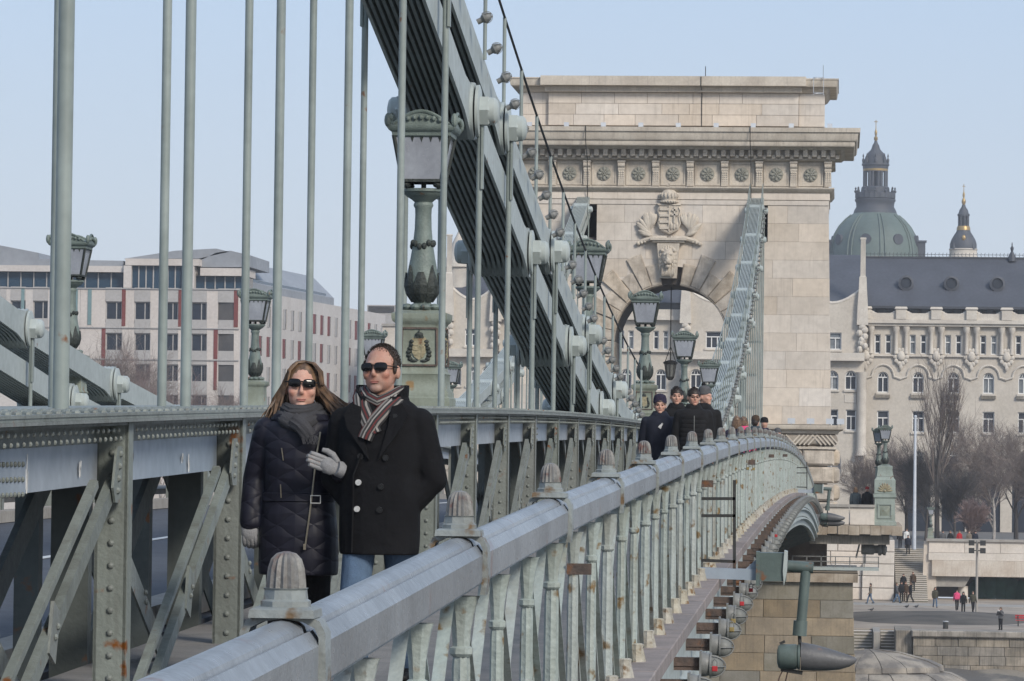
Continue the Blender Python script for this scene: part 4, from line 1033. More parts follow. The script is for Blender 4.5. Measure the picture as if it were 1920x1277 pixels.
# rounded stone cone at the foot of the quay
M['cone'] = mat('weathered_cone_stone', (.33,.295,.25), .9, (.17,.155,.14), .7, bump=.6, bscale=4, contrast=(.42,.6), streak=.3)
RV_ = thing('revetment', 'rounded stone revetment sloping down below the quay steps', 'revetment', (P(1630,1240,268).x, 268, -15))
cxr = P(1628,1240,268).x
for k, (prof_, n_) in enumerate((([(.3,-13.35),(2.2,-13.55),(4.2,-14.05),(5.0,-14.4),(5.1,-14.75)], 9), ([(5.0,-14.77),(5.6,-14.85),(6.6,-15.3),(6.9,-15.7)], 12), ([(6.8,-15.72),(7.6,-15.9),(9.0,-16.8),(9.6,-18.5)], 14))):
    for q in range(n_):
        a0, a1 = math.pi+math.pi*q/n_+.004, math.pi+math.pi*(q+1)/n_-.004; rr_ = random.Random(q*7+k); dz_ = rr_.uniform(-.04,.04)
        rings_ = []
        for r, z in prof_: rings_.append([Vector((cxr+r*math.cos(a0),268+r*.9*math.sin(a0),z+dz_)),Vector((cxr+r*math.cos((a0+a1)/2),268+r*.9*math.sin((a0+a1)/2),z+dz_)),Vector((cxr+r*math.cos(a1),268+r*.9*math.sin(a1),z+dz_)),Vector((cxr+.2*math.cos(a1),268,z+dz_-.3)),Vector((cxr+.2*math.cos(a0),268,z+dz_-.3))])
        put('cone_stone', MB().loft(rings_), M['cone'], RV_)
# ================================================================ FIXTURES ON THE RAILING
M['green_box'] = mat('bracket_paint', (.115,.15,.142), .45, (.085,.115,.108), 3, bump=.1, rust=.2, streak=.3)
M['shroud'] = mat('weathered_shroud', (.12,.12,.125), .5, (.085,.085,.09), 5, bump=.15, rust=.15, rustcol=(.16,.10,.08), spec=.5)
def bracket_flood(Y, label, nspot):
    B = lambda u, v: P(u, v, 31.0) + Vector((0, Y-31.0, zr(Y)-zr(31.0)))
    o = thing('floodlight_bracket', label, 'floodlight', B(1345,1085), 'floodlight brackets outside the railing')
    for u, v0, v1 in ((1304,890,1092),(1377,900,1100)): put('upright', MB().beam(B(u,v0), B(u,v1), .024, .024, (0,1,0)), M['darkiron'], o)
    for v in (935,967,1050): put('rung', MB().beam(B(1300,v), B(1379,v+(3 if v > 1000 else 0)), .024, .024), M['darkiron'], o)
    put('outrigger', MB().beam(B(1312,1074)+Vector((0,.03,0)), B(1420,1078)+Vector((0,.03,0)), .10, .085), M['web'], o)
    q = [B(1386,1078), B(1422,1045), B(1422,1078)]; put('gusset', MB().prism(q, (0,.12,0)), M['web'], o)
    a, c = B(1423,1036), B(1474,1090); put('junction_box', MB().box(a.x,c.x,Y-.06,Y+.16,c.z,a.z), M['green_box'], o)
    a, c = B(1418,1034), B(1424,1098); put('side_plate', MB().box(a.x,c.x,Y-.07,Y+.17,c.z,a.z), M['green_box'], o)
    q = [B(1471,1032), B(1477,1034), B(1476,1070), B(1470,1098), B(1468,1070)]; put('end_plate', MB().prism([p+Vector((0,-.08,0)) for p in q], (0,.25,0)), M['chain'], o)
    put('cross_tube', MB().cyl(B(1477,1061), B(1525,1065), .044, n=16), M['green_box'], o)
    put('drop_pipe', MB().cyl(B(1511,1070), B(1502,1172), .040, n=14), M['green_box'], o)
    put('clamp', MB().cyl(B(1501,1164), B(1499,1192), .055, n=14), M['green_box'], o)
    R = Matrix.Rotation(rad(90), 3, 'Y')
    for k in range(nspot):
        d = Vector((0, .1*k, -.12*k)); c = B(1457,1231)+d
        s = put('spotlight', MB().lathe([(.05,0),(.085,.01),(.098,.03),(.098,.15),(.09,.155),(.10,.165),(.10,.18)], 20, c, R), M['green_box'], o)
        t0 = c+Vector((.185,0,0)); sh = MB(); rings = []
        for t, hi, lo, w in ((0,.115,-.105,.105),(.1,.10,-.108,.10),(.2,.075,-.105,.09),(.3,.045,-.095,.07),(.38,.02,-.07,.05),(.42,.005,-.045,.025),(.435,-.01,-.02,.006)):
            cz_, rz_ = (hi+lo)/2, (hi-lo)/2; rings.append([t0+Vector((t, w*math.cos(2*math.pi*i/16), cz_+rz_*math.sin(2*math.pi*i/16))) for i in range(16)])
        sh.loft(rings); put('shroud', sh, M['shroud'], s)
        put('yoke', MB().beam(B(1499,1190)+d*.5, t0+Vector((0,-.01,.0)), .03, .012).beam(c+Vector((.02,0,.1)), c+Vector((.06,0,.12)), .03, .02).beam(c+Vector((.03,0,-.1)), c+Vector((.2,0,-.125)), .03, .03), M['darkiron'], s)
    put('cable', MB().tube([B(1470,1252), B(1462,1268), B(1455,1290), B(1459,1330), B(1470,1290), B(1478,1255)], .006, 5), M['rustiron'], o)
    return o
bracket_flood(31.0, 'green bracket with a horn-shrouded floodlight outside the railing, nearest of the two', 1)
bracket_flood(99.0, 'distant bracket with two horn-shrouded floodlights near the end of the railing', 2)
for u, v, w, h in ((1086,1067,.10,.045),(1322,907,.13,.055),(1408,867,.10,.06),(1444,855,.12,.05),(1470,854,.13,.05)):
    p = PX(u, v, -1.05); put('stub_plate', MB().box(p.x-w*.5,p.x+w*.5,p.y-.008,p.y+.008,p.z-h/2,p.z+h/2), M['rustiron'], RAIL)
def padlock(u, v, X, ma, label):
    p = PX(u, v, X); o = thing('padlock', label, 'padlock', p, 'padlocks on the bridge')
    put('body', MB().bbox(p.x-.016,p.x+.016,p.y-.010,p.y+.010,p.z-.03,p.z,.004), M[ma], o)
    put('shackle', MB().tube([(p.x-.014,p.y,p.z-.002),(p.x-.014,p.y,p.z+.025),(p.x,p.y,p.z+.04),(p.x+.014,p.y,p.z+.025),(p.x+.014,p.y,p.z-.002)], .004, 6), M['greybulb'], o)
for u, v, X, ma, l in ((1408,1103,-.69,'redpaint','red padlock hanging from a bulkhead lamp just below the floodlight bracket'),(1391,1128,-.69,'redpaint','red padlock on a bulkhead lamp, second red one below the bracket'),
                       (1375,1160,-.69,'brass','square brass padlock on the cage of a bulkhead lamp'),(1372,1176,-.69,'brass','long brass padlock on a lamp cage below the square one'),(1340,1249,-.69,'redpaint','lowest red padlock, on a bulkhead lamp near the bottom edge'),
                       (1455,1002,-.69,'redpaint','small red padlock high up the row of bulkhead lamps'),(1402,876,-1.0,'brass','left brass padlock under the rusty stub on the railing'),(1413,877,-1.0,'brass','right brass padlock under the rusty stub on the railing')):
    padlock(u, v, X, ma, l)

# ================================================================ BUILDINGS
M['gwall'] = mat('palace_limestone', (.55,.50,.435), .85, (.48,.435,.375), .45, bump=.15, bscale=6, streak=.3, streakcol=(.36,.32,.275))
M['gtrim'] = mat('palace_trim', (.60,.555,.49), .85, (.50,.455,.40), .8, bump=.3, bscale=4, streak=.3, streakcol=(.34,.30,.26))
M['gshop'] = mat('dark_shopfront', (.09,.085,.085), .6, (.06,.058,.06), .6)
M['slate'] = mat('slate_roof', (.078,.084,.102), .6, (.062,.067,.082), .3, bump=.3, bscale=3)
M['frame'] = mat('white_window_frame', (.72,.72,.71), .5, (.64,.64,.63), 1)
M['glass'] = glass_dark('window_glass', (.03,.036,.05), .06)
M['curtain'] = mat('curtained_glass', (.20,.22,.24), .3, (.14,.155,.17), 2)
M['copper'] = mat('green_copper', (.115,.155,.14), .6, (.085,.115,.105), .12, streak=.4, streakcol=(.07,.095,.085))
M['lead'] = mat('dark_lead', (.06,.066,.082), .6, (.045,.05,.062), .3, bump=.2)
M['gold'] = mat('gold_leaf', (.42,.29,.12), .4, (.32,.22,.09), 1, metal=.5)
YG = 430.0
G = thing('palace', 'ornate cream stone palace with steep slate roof behind the tower', 'building', (P(1500,800,YG).x, YG, ZST))
gz = lambda v, u=1750: P(u, v, YG).z
gx = lambda u, v=700: P(u, v, YG).x
def wall_rows(par, x0, x1, ztop, zbot, rows, y0, th, ma, name='wall'):
    """front wall with real openings. rows: list of (z0,z1,[(xa,xb,arched)])"""
    b = MB(); zc = zbot
    for z0, z1, ops in sorted(rows, key=lambda r: r[0]):
        if z0 > zc: b.box(x0, x1, y0, y0+th, zc, z0)
        x = x0
        for xa, xb, ar in sorted(ops):
            if xa > x: b.box(x, xa, y0, y0+th, z0, z1)
            if ar:
                R = (xb-xa)/2; cx_ = (xa+xb)/2; zs = z1-R
                arc = [(cx_+R*math.cos(math.pi*k/12), zs+R*math.sin(math.pi*k/12)) for k in range(13)]
                for half in (arc[:7], arc[6:]):
                    pts = half + ([(cx_, z1), (xb, z1)] if half is arc[:7] else [(xa, z1), (cx_, z1)])
                pts = arc[:7] + [(xb, z1+.001)]; b.prism([(px_, y0, pz) for px_, pz in [(xb, zs)]+arc[1:7]+[(xb, z1)]], (0, th, 0))
                b.prism([(px_, y0, pz) for px_, pz in arc[6:]+[(xa, z1)]], (0, th, 0))
            x = xb
        if x < x1: b.box(x, x1, y0, y0+th, z0, z1)
        zc = z1
    if zc < ztop: b.box(x0, x1, y0, y0+th, zc, ztop)
    return put(name, b, M[ma], par)
def window(par, xa, xb, z0, z1, y, arched=False, mull=1, trans=.68, curtain=False, sill=True):
    fr = MB(); t = .11; w = xb-xa; yf0, yf1 = y+.22, y+.34
    R = w/2; zs = z1-R if arched else z1
    fr.box(xa,xa+t,yf0,yf1,z0,zs); fr.box(xb-t,xb,yf0,yf1,z0,zs); fr.box(xa+t,xb-t,yf0,yf1,z0,z0+t)
    if arched:
        cx_ = (xa+xb)/2; fr.tube([(cx_+(R-.06)*math.cos(math.pi*k/10), (yf0+yf1)/2, zs+(R-.06)*math.sin(math.pi*k/10)) for k in range(11)], .07, 5)
        for s in (-1,1): fr.tube([(cx_+s*R*.35, (yf0+yf1)/2, zs), (cx_+s*R*.2, (yf0+yf1)/2, zs+R*.6), (cx_, (yf0+yf1)/2, zs+R*.9)], .035, 4)
    else: fr.box(xa+t,xb-t,yf0,yf1,z1-t,z1)
    zt_ = z0+(z1-z0)*trans if not arched else zs; fr.box(xa+t,xb-t,yf0-.02,yf1,zt_-.06,zt_+.06)
    for k in range(mull): xm = xa+w*(k+1)/(mull+1); fr.box(xm-.055,xm+.055,yf0,yf1,z0+t,zt_-.06)
    o = put('window', fr, M['frame'], par)
    pts = [(xa,z0),(xb,z0),(xb,zs)] + ([((xa+xb)/2+R*math.cos(math.pi*k/10), zs+R*math.sin(math.pi*k/10)) for k in range(1,10)] if arched else []) + [(xa,zs)]
    put('pane', MB().prism([(px_, y+.36, pz) for px_, pz in pts], (0,.04,0)), M['curtain' if curtain else 'glass'], o)
    if sill: put('sill', MB().box(xa-.12,xb+.12,y-.18,y-.003,z0-.22,z0-.02), M['gtrim'], o)
    return o
rg = random.Random(9)
def right_wing():
    x0, x1 = gx(1621), gx(1985); r1 = []; r2 = []; r3 = []; r4 = []; r5 = []
    for k in range(6):
        u = 1655.4+66.0*k
        for a, c in ((-15.5,-4.5),(4.5,15.5)): r1.append((gx(u+a,645), gx(u+c,645), False))
        r2.append((gx(u-10.5,717), gx(u+10.5,717), True)); r3.append((gx(u-11,790), gx(u+11,790), False))
        r4.append((gx(u-9,865), gx(u+9,865), True)); r5.append((gx(u-22,960), gx(u+22,960), False))
    R1, R2, R3, R4, R5 = (gz(664),gz(628)), (gz(737),gz(698)), (gz(811),gz(771)), (gz(890),gz(845)), (ZST, gz(905))
    wall_rows(G, x0, x1, gz(600), ZST, [(*R1,r1),(*R2,r2),(*R3,r3),(*R4,r4),(*R5,r5)], YG, .5, 'gwall')
    put('wall_back', MB().box(x0,x1,YG+.55,YG+1,ZST,gz(600)), M['gshop'], G)
    for R, ops, kw in ((R1,r1,dict(mull=0,trans=.62,sill=False)),(R2,r2,dict(arched=True)),(R3,r3,dict(trans=.66)),(R4,r4,dict(arched=True,mull=0))):
        for xa, xb, ar in ops: window(G, xa, xb, R[0], R[1], YG, curtain=rg.random() < .3, **kw)
    for xa, xb, ar in r5: put('shop_front', MB().box(xa,xb,YG+.25,YG+.4,ZST,R5[1]), M['glass'], G)
    put('shop_fascia', MB().box(x0,x1,YG-.25,YG-.003,gz(905),gz(893)), M['gshop'], G)
    put('balcony_band', MB().box(x0,x1,YG-.3,YG-.003,gz(669),gz(666.5)), M['gtrim'], G)
    put('cornice', MB().box(x0,x1,YG-.8,YG+1,gz(607),gz(600)).box(x0,x1,YG-.55,YG-.02,gz(612),gz(607.1)), M['gtrim'], G)
    put('parapet', MB().box(x0,x1,YG-.5,YG-.1,gz(599.8),gz(588)), M['gtrim'], G)
    for k in range(6):
        u = 1688.5+66*k-66
        put('parapet_pier', MB().lathe([(.55,gz(599.5)),(.55,gz(582)),(.7,gz(580)),(.6,gz(576))],4,(gx(u+1,590),YG-.3,0),sq=1), M['gtrim'], G)
        b = MB()
        for j in range(9):
            t = (j-4)/4; b.ell((gx(u+1,590)+t*1.0, YG-.42, gz(590)+.55*(1-abs(t))), (.22,.1,.2), 6, 4)
        put('scroll_ornament', b, M['gtrim'], G)
        for s in (-9.5,9.5):
            xx = gx(u+s+1,640); put('column', MB().lathe([(.26,gz(664)),(.22,gz(655)),(.20,gz(625)),(.36,gz(621)),(.40,gz(613))],10,(xx,YG-.28,0)), M['gtrim'], G)
        b = MB(); cx_, cz_ = gx(u+1,663), gz(668)
        for j in range(10): a = 2*math.pi*j/10; b.ell((cx_+.62*math.cos(a),YG-.25,cz_+.75*math.sin(a)-.1),(.26,.16,.28),7,5)
        b.ell((cx_,YG-.35,cz_),(.45,.25,.55),10,6); b.ell((cx_,YG-.25,cz_-1.1),(.22,.14,.5),8,5); put('carved_medallion', b, M['gtrim'], G)
    for k in range(6):                                        # label moulds over the arched windows
        u = 1655.4+66*k; c_ = gx(u,706); zs = gz(708)
        put('hood_mould', MB().tube([(c_-2.0,YG-.1,zs-.2),(c_-1.2,YG-.1,zs+.05)]+[(c_+1.15*math.cos(math.pi-math.pi*j/10),YG-.1,zs+.2+1.15*math.sin(math.pi*j/10)) for j in range(1,10)]+[(c_+1.2,YG-.1,zs+.05),(c_+2.0,YG-.1,zs-.2)], .12, 5), M['gtrim'], G)
        put('window_lip', MB().box(c_-.8,c_+.8,YG-.3,YG-.004,gz(747),gz(741)), M['quay'], G)
    # attic glazing and slate roof
    put('attic_wall', MB().box(x0,x1,YG+2.4,YG+3,gz(600),gz(575)), M['gshop'], G)
    for k in range(18):
        xx = x0+.3+k*(x1-x0)/18; put('attic_window', MB().box(xx,xx+(x1-x0)/18*.72,YG+2.25,YG+2.39,gz(586),gz(577)), M['curtain' if k % 3 == 0 else 'glass'], G)
    ze, zri = gz(575.5), gz(484)*1.02
    b = MB(); b.poly([(x0,YG+1.6,ze),(x1,YG+1.6,ze),(x1,YG+9,zri),(x0,YG+9,zri)]); b.poly([(x0,YG+16,ze),(x0,YG+9,zri),(x1,YG+9,zri),(x1,YG+16,ze)])
    b.poly([(x0,YG+1.6,ze),(x0,YG+9,zri),(x0,YG+16,ze)]); b.poly([(x1,YG+1.6,ze),(x1,YG+16,ze),(x1,YG+9,zri)]); b.poly([(x0,YG+1.6,ze),(x0,YG+16,ze),(x1,YG+16,ze),(x1,YG+1.6,ze)])
    rf = put('roof', b, M['slate'], G)
    put('eaves', MB().box(x0,x1,YG+1.3,YG+1.6,ze-.15,ze+.12), M['lead'], rf)
    b = MB().box(x0,x1,YG+8.9,YG+9.1,zri,zri+.18)
    n = int((x1-x0)/.42)
    for k in range(n): xx = x0+.2+k*.42; b.tube([(xx,YG+9,zri+.18),(xx-.08,YG+9,zri+.4),(xx,YG+9,zri+.62)], .035, 4)
    b.box(x0,x1,YG+8.97,YG+9.03,zri+.4,zri+.45); put('roof_crest', b, M['lead'], rf)
    for u in (1700,1786,1873):
        t = (gz(528)-ze)/(zri-ze); yy = YG+1.6+7.4*t; c_ = gx(u,528)
        d = put('dormer', MB().lathe([(.85,-.5),(.85,.35),(.62,.4),(.60,.1),(.3,.08)],16,(c_,yy-.75,gz(528)),Matrix.Rotation(rad(90),3,'X')).box(c_-.8,c_+.8,yy-.1,yy+.6,gz(535),gz(531)), M['slate'], rf)
        put('dormer_glass', MB().cyl((c_,yy-.91,gz(528)),(c_,yy-.88,gz(528)),.56,n=14), M['glass'], d)
    c_ = gx(1904,470); put('roof_spire', MB().lathe([(.45,zri-.3),(.35,zri+.4),(.12,zri+.8),(.2,zri+1.2),(.07,zri+1.4),(.05,gz(446))],8,(c_,YG+8.6,0)), M['lead'], rf)
right_wing()
def gable(uL, uR, mirror=False, tall=True):
    """projecting bay with a concave parapet sweeping down between two pylons"""
    y = YG-1.2; xl, xr_ = gx(uL), gx(uR); c_ = (xl+xr_)/2; w = xr_-xl
    k = w/gx(1622)+0
    f = lambda a: xl+a*w
    o1 = [(f(.38),f(.62),False)]; o2 = [(f(.40),f(.60),True)]
    ztop = gz(572,1590)
    wr = [(gz(658),gz(626),[(f(.36),f(.64),False)]),(gz(733),gz(697),[(f(.12),f(.30),True),(f(.40),f(.60),True),(f(.70),f(.88),True)]),(gz(809),gz(770),[(f(.12),f(.28),False),(f(.40),f(.60),False),(f(.72),f(.88),False)]),(gz(890),gz(845),[(f(.35),f(.65),True)])]
    wall_rows(G, xl, xr_, ztop, ZST, wr, y, .5, 'gwall'); put('wall_back', MB().box(xl,xr_,y+.55,YG+1.2,ZST,ztop), M['gshop'], G)
    for z0, z1, ops in wr:
        for i, (a, b_, ar) in enumerate(ops): window(G, a, b_, z0, z1, y, arched=ar, mull=2 if not ar and b_-a > 1.8 else 1, curtain=rg.random() < .3)
    pts = [(xl,ztop)]
    for j in range(13): t = j/12; pts.append((xl+w*t, ztop+1.9*abs(2*t-1)**1.8))
    pts.append((xr_,ztop))
    put('gable_parapet', MB().prism([(a,y,b_) for a, b_ in pts], (0,.5,0)), M['gwall'], G)
    put('gable_coping', MB().tube([(a,y+.2,b_+.1) for a, b_ in pts[1:-1]], .26, 6), M['gtrim'], G)
    for xx in (xl+.25, xr_-.25):
        pl = put('pylon', MB().lathe([(.62,ztop-2.2),(.55,ztop),(.45,ztop+1.5),(.38,ztop+3.0),(.28,ztop+3.1),(.26,gz(452)),(.34,gz(450)),(.30,gz(448))],4,(xx,y-.1,0),sq=1), M['gtrim'], G)
        b = MB()
        for q in range(8): b.ell((xx+.3*math.sin(q*2.4),y-.45,ztop-2.4-.35*q),(.45-.02*q,.35,.4),7,5)
        put('carved_figure', b, M['gtrim'], pl)
        put('giant_column', MB().lathe([(.75,gz(856)),(.6,gz(850)),(.52,gz(840)),(.50,gz(712)),(.6,gz(708)),(.7,gz(700))],14,(xx,y-.4,0)), M['gtrim'], G)
    put('bay_balcony', MB().box(xl,xr_,y-.9,y-.003,gz(676),gz(664)).box(xl,xr_,y-1.0,y-.004,gz(679),gz(676.1)), M['gtrim'], G)
    put('relief_panel', MB().box(f(.12),f(.30),y-.06,y-.002,gz(757),gz(742)).box(f(.70),f(.88),y-.06,y-.002,gz(757),gz(742)), M['gtrim'], G)
    ze, zri = ztop+.3, gz(470); yb = YG+2
    b = MB(); b.poly([(xl,yb-2,ze),(xr_,yb-2,ze),(xr_,yb+9,zri),(xl,yb+9,zri)]); b.poly([(xl,yb-2,ze),(xl,yb+9,zri),(xl,yb+14,ze)]); b.poly([(xr_,yb-2,ze),(xr_,yb+14,ze),(xr_,yb+9,zri)]); b.poly([(xl,yb+14,ze),(xl,yb+9,zri),(xr_,yb+9,zri),(xr_,yb+14,ze)])
    put('gable_roof', b, M['slate'], G)
gable(1500, 1620.5)
gable(1281, 1398)
gable(838, 934)
def mid_wing(ua, ub, centres):
    x0, x1 = gx(ua), gx(ub); r1=[]; r2=[]; r3=[]
    for u in centres:
        for a, c in ((-14,-4),(4,14)): r1.append((gx(u+a,640), gx(u+c,640), False))
        r2.append((gx(u-10,715), gx(u+10,715), True)); r3.append((gx(u-10,785), gx(u+10,785), False))
    q = (ua+ub)/2; zf = lambda v: P(q, v, YG).z
    rows = [(zf(655),zf(620),r1),(zf(731),zf(692),r2),(zf(805),zf(765),r3)]
    wall_rows(G, x0, x1, zf(590), ZST, rows, YG, .5, 'gwall'); put('wall_back', MB().box(x0,x1,YG+.55,YG+1,ZST,zf(590)), M['gshop'], G)
    for i, (z0, z1, ops) in enumerate(rows):
        for a, b_, ar in ops: window(G, a, b_, z0, z1, YG, arched=ar, mull=0 if i == 0 else 1, sill=i > 0, curtain=rg.random() < .3)
    put('cornice', MB().box(x0,x1,YG-.7,YG+1,zf(600),zf(592)), M['gtrim'], G); put('parapet', MB().box(x0,x1,YG-.4,YG-.1,zf(591.8),zf(580)), M['gtrim'], G)
    put('balcony_band', MB().box(x0,x1,YG-.4,YG-.003,zf(660),zf(657)), M['gtrim'], G)
    put('attic_windows', MB().box(x0,x1,YG+2.2,YG+2.4,zf(580),zf(566)), M['glass'], G)
    ze, zri = zf(566), zf(475); b = MB(); b.poly([(x0,YG+1.8,ze),(x1,YG+1.8,ze),(x1,YG+10,zri),(x0,YG+10,zri)]); b.poly([(x0,YG+16,ze),(x0,YG+10,zri),(x1,YG+10,zri),(x1,YG+16,ze)])
    put('roof', b, M['slate'], G)
mid_wing(1399, 1499, (1449,)); mid_wing(1140, 1280, (1174,1239)); mid_wing(935, 1139, (968,1030,1095))
p = P(862,470,YG+4); tu = put('turret', MB().lathe([(1.5,gz(560,860)),(1.5,gz(500,860)),(1.8,gz(498,860)),(1.7,gz(488,860)),(1.2,gz(470,860)),(.9,gz(455,860)),(.25,gz(432,860)),(.06,gz(420,860))], 10, (p.x,YG+4,0)), M['gtrim'], G)
put('turret_opening', MB().lathe([(.32,0),(.32,.1)],12,(p.x+.3,YG+2.72,gz(474,860)),Matrix.Rotation(rad(90),3,'X')), M['gshop'], tu)
# ---- basilica dome and its bell tower, far behind
YB = 950.0; bz = lambda v, u=1640: P(u, v, YB).z; S_ = YB/FPX
c0 = P(1640,480,YB); D_ = thing('basilica_dome', 'great green copper dome with dark lantern and gilded spire', 'dome', (c0.x, YB, ZST))
def dl(name, prof, ma, n=32, flute=0, par=None, **k): return put(name, MB().lathe([(r*S_, bz(v)) for v, r in prof], n, (c0.x,YB,0), flute=flute, **k), M[ma], par or D_)
dl('drum', [(900,84),(490,84),(487,88),(484,83)], 'gwall')
shell = dl('shell', [(484,82.5),(470,82),(455,79.5),(440,74.5),(425,66),(412,54),(404,44),(400,40)], 'copper', 48)
for k in range(16):
    a = 2*math.pi*(k//2)/8+rad(10)+(rad(3) if k % 2 else -rad(3)); pts = []
    for v, r in ((484,83.3),(470,82.8),(455,80.3),(440,75.3),(425,66.8),(412,54.8),(404,45)): pts.append((c0.x+r*S_*math.cos(a), YB+r*S_*math.sin(a), bz(v)))
    put('rib', MB().tube(pts, .22, 5), M['copper'], D_)
for k in range(8):
    a = 2*math.pi*k/8+rad(32.5); r = 79*S_; q = put('dormer', MB().cyl((c0.x+r*math.cos(a)*.9,YB+r*math.sin(a)*.9,bz(452)),(c0.x+r*math.cos(a)*1.03,YB+r*math.sin(a)*1.03,bz(452)),1.3,n=14), M['lead'], D_)
dl('lantern_base', [(402,41),(395,39),(388,35),(380,36),(377,38),(374,38),(373,33)], 'lead', 24)
dl('gallery', [(373,36),(372,37.5),(362,37.5),(361,36)], 'lead', 48, .05)
for k in range(12):
    a = 2*math.pi*k/12; put('gallery_urn', MB().lathe([(.25,bz(362)),(.4,bz(359)),(.12,bz(356)),(.28,bz(354)),(.05,bz(351))],8,(c0.x+36.5*S_*math.cos(a),YB+36.5*S_*math.sin(a),0)), M['lead'], D_)
dl('lantern_core', [(361,14),(312,14)], 'lead', 12); dl('lantern_step', [(361,27),(352,26),(350,24)], 'lead', 24)
for k in range(8):
    a = 2*math.pi*k/8+rad(22.5)
    for da in (-.14,.14): put('lantern_column', MB().cyl((c0.x+21*S_*math.cos(a+da),YB+21*S_*math.sin(a+da),bz(350)),(c0.x+21*S_*math.cos(a+da),YB+21*S_*math.sin(a+da),bz(322)),.36,n=8), M['lead'], D_)
dl('lantern_frieze', [(322,23),(312,24),(310,26),(307,25.5)], 'lead', 24); dl('gilt_frieze', [(321,23.4),(317,23.6)], 'gold', 24)
dl('cupola', [(307,22),(304,21.5),(295,19.5),(287,15),(281,9),(277,7.5),(272,6),(268,3.5),(264,2.5)], 'lead', 24)
for k in range(8):
    a = 2*math.pi*k/8; put('cupola_pinnacle', MB().lathe([(.25,bz(306)),(.35,bz(300)),(.1,bz(296)),(.22,bz(293)),(.03,bz(288))],7,(c0.x+23*S_*math.cos(a),YB+23*S_*math.sin(a),0)), M['lead'], D_)
dl('gilt_spire', [(264,2.2),(262,3.4),(258,3.6),(255,1.4),(252,2.4),(247,2.5),(243,.9),(234,.6),(232,.5)], 'gold', 12)
put('cross', MB().box(c0.x-.09,c0.x+.09,YB-.09,YB+.09,bz(233),bz(225)).box(c0.x-.45,c0.x+.45,YB-.08,YB+.08,bz(229),bz(227.8)), M['gold'], D_)
for s in (-1,1): put('corner_block', MB().box(c0.x+s*86*S_-1,c0.x+s*86*S_+1,YB-2,YB+1,bz(500),bz(455)).box(c0.x+s*86*S_-1.3,c0.x+s*86*S_+1.3,YB-2.3,YB+1.2,bz(454.5),bz(451)), M['lead'], D_)
c0 = P(1806,480,YB); bz = lambda v, u=1806: P(u, v, YB).z
D_ = thing('basilica_bell_tower', 'slender domed bell tower with gilded top right of the great dome', 'tower', (c0.x, YB, ZST))
dl('tower_shaft', [(900,26),(488,26)], 'gwall'); dl('tower_cornice', [(487,27.5),(482,28),(479,26),(470,25.5),(468,27),(466.5,26)], 'gwall')
dl('tower_dome', [(466,25),(458,25),(450,22.5),(442,18),(435,13.5),(432,12.5)], 'lead'); dl('tower_gallery', [(432,13),(427,12.5),(424,11)], 'gold', 20)
for k in range(8):
    a = 2*math.pi*k/8+.2; put('column', MB().cyl((c0.x+9*S_*math.cos(a),YB+9*S_*math.sin(a),bz(424)),(c0.x+9*S_*math.cos(a),YB+9*S_*math.sin(a),bz(405)),.22,n=7), M['lead'], D_)
dl('lantern_core', [(424,5),(405,5)], 'lead', 10); dl('cupola', [(405,11.5),(402,11.5),(400,9.5),(394,8),(388,4),(384,3)], 'lead', 20)
dl('gilt_spire', [(384,2.4),(379,4),(375,3.4),(371,1.4),(367,2.2),(363,2),(360,.9),(355,.5)], 'gold', 10)
for k in range(4):
    a = 2*math.pi*k/4+rad(45); put('pinnacle', MB().lathe([(.4,bz(468)),(.3,bz(462)),(.05,bz(455))],7,(c0.x+25.5*S_*math.cos(a),YB+25.5*S_*math.sin(a),0)), M['lead'], D_)
put('gilt_clock', MB().ell((c0.x,YB-22.5*S_,bz(447)),(.5,.3,.7),8,6), M['gold'], D_)
put('cross', MB().box(c0.x-.07,c0.x+.07,YB-.07,YB+.07,bz(356),bz(345)).box(c0.x-.35,c0.x+.35,YB-.06,YB+.06,bz(350),bz(349)), M['gold'], D_)
# ---- modern hotel on the left
M['hstone'] = mat('hotel_stone', (.57,.53,.50), .8, (.51,.47,.44), .4, bump=.05, rnd=.05)
M['hgrey'] = mat('hotel_grey_panel', (.40,.385,.375), .7, (.36,.345,.335), .4)
M['hred'] = mat('hotel_red_panel', (.185,.045,.04), .6, (.15,.038,.034), .8)
M['hroof'] = mat('hotel_metal_roof', (.27,.285,.31), .5, (.23,.245,.27), .2)
M['hteal'] = mat('hotel_teal_glass', (.18,.27,.28), .25, (.15,.23,.24), 1)
M['hglass'] = glass_dark('hotel_glass', (.018,.026,.042), .05)
M['bandglass'] = glass_dark('hotel_band_glass', (.022,.05,.085), .05, .2)
YH = 420.0; hx = lambda u, v=620: P(u, v, YH).x; hz_ = lambda v, u=300: P(u, v, YH).z
HO = thing('hotel_building', 'modern pale stone hotel with red panels and glazed top floor', 'building', (hx(300), YH, ZST))
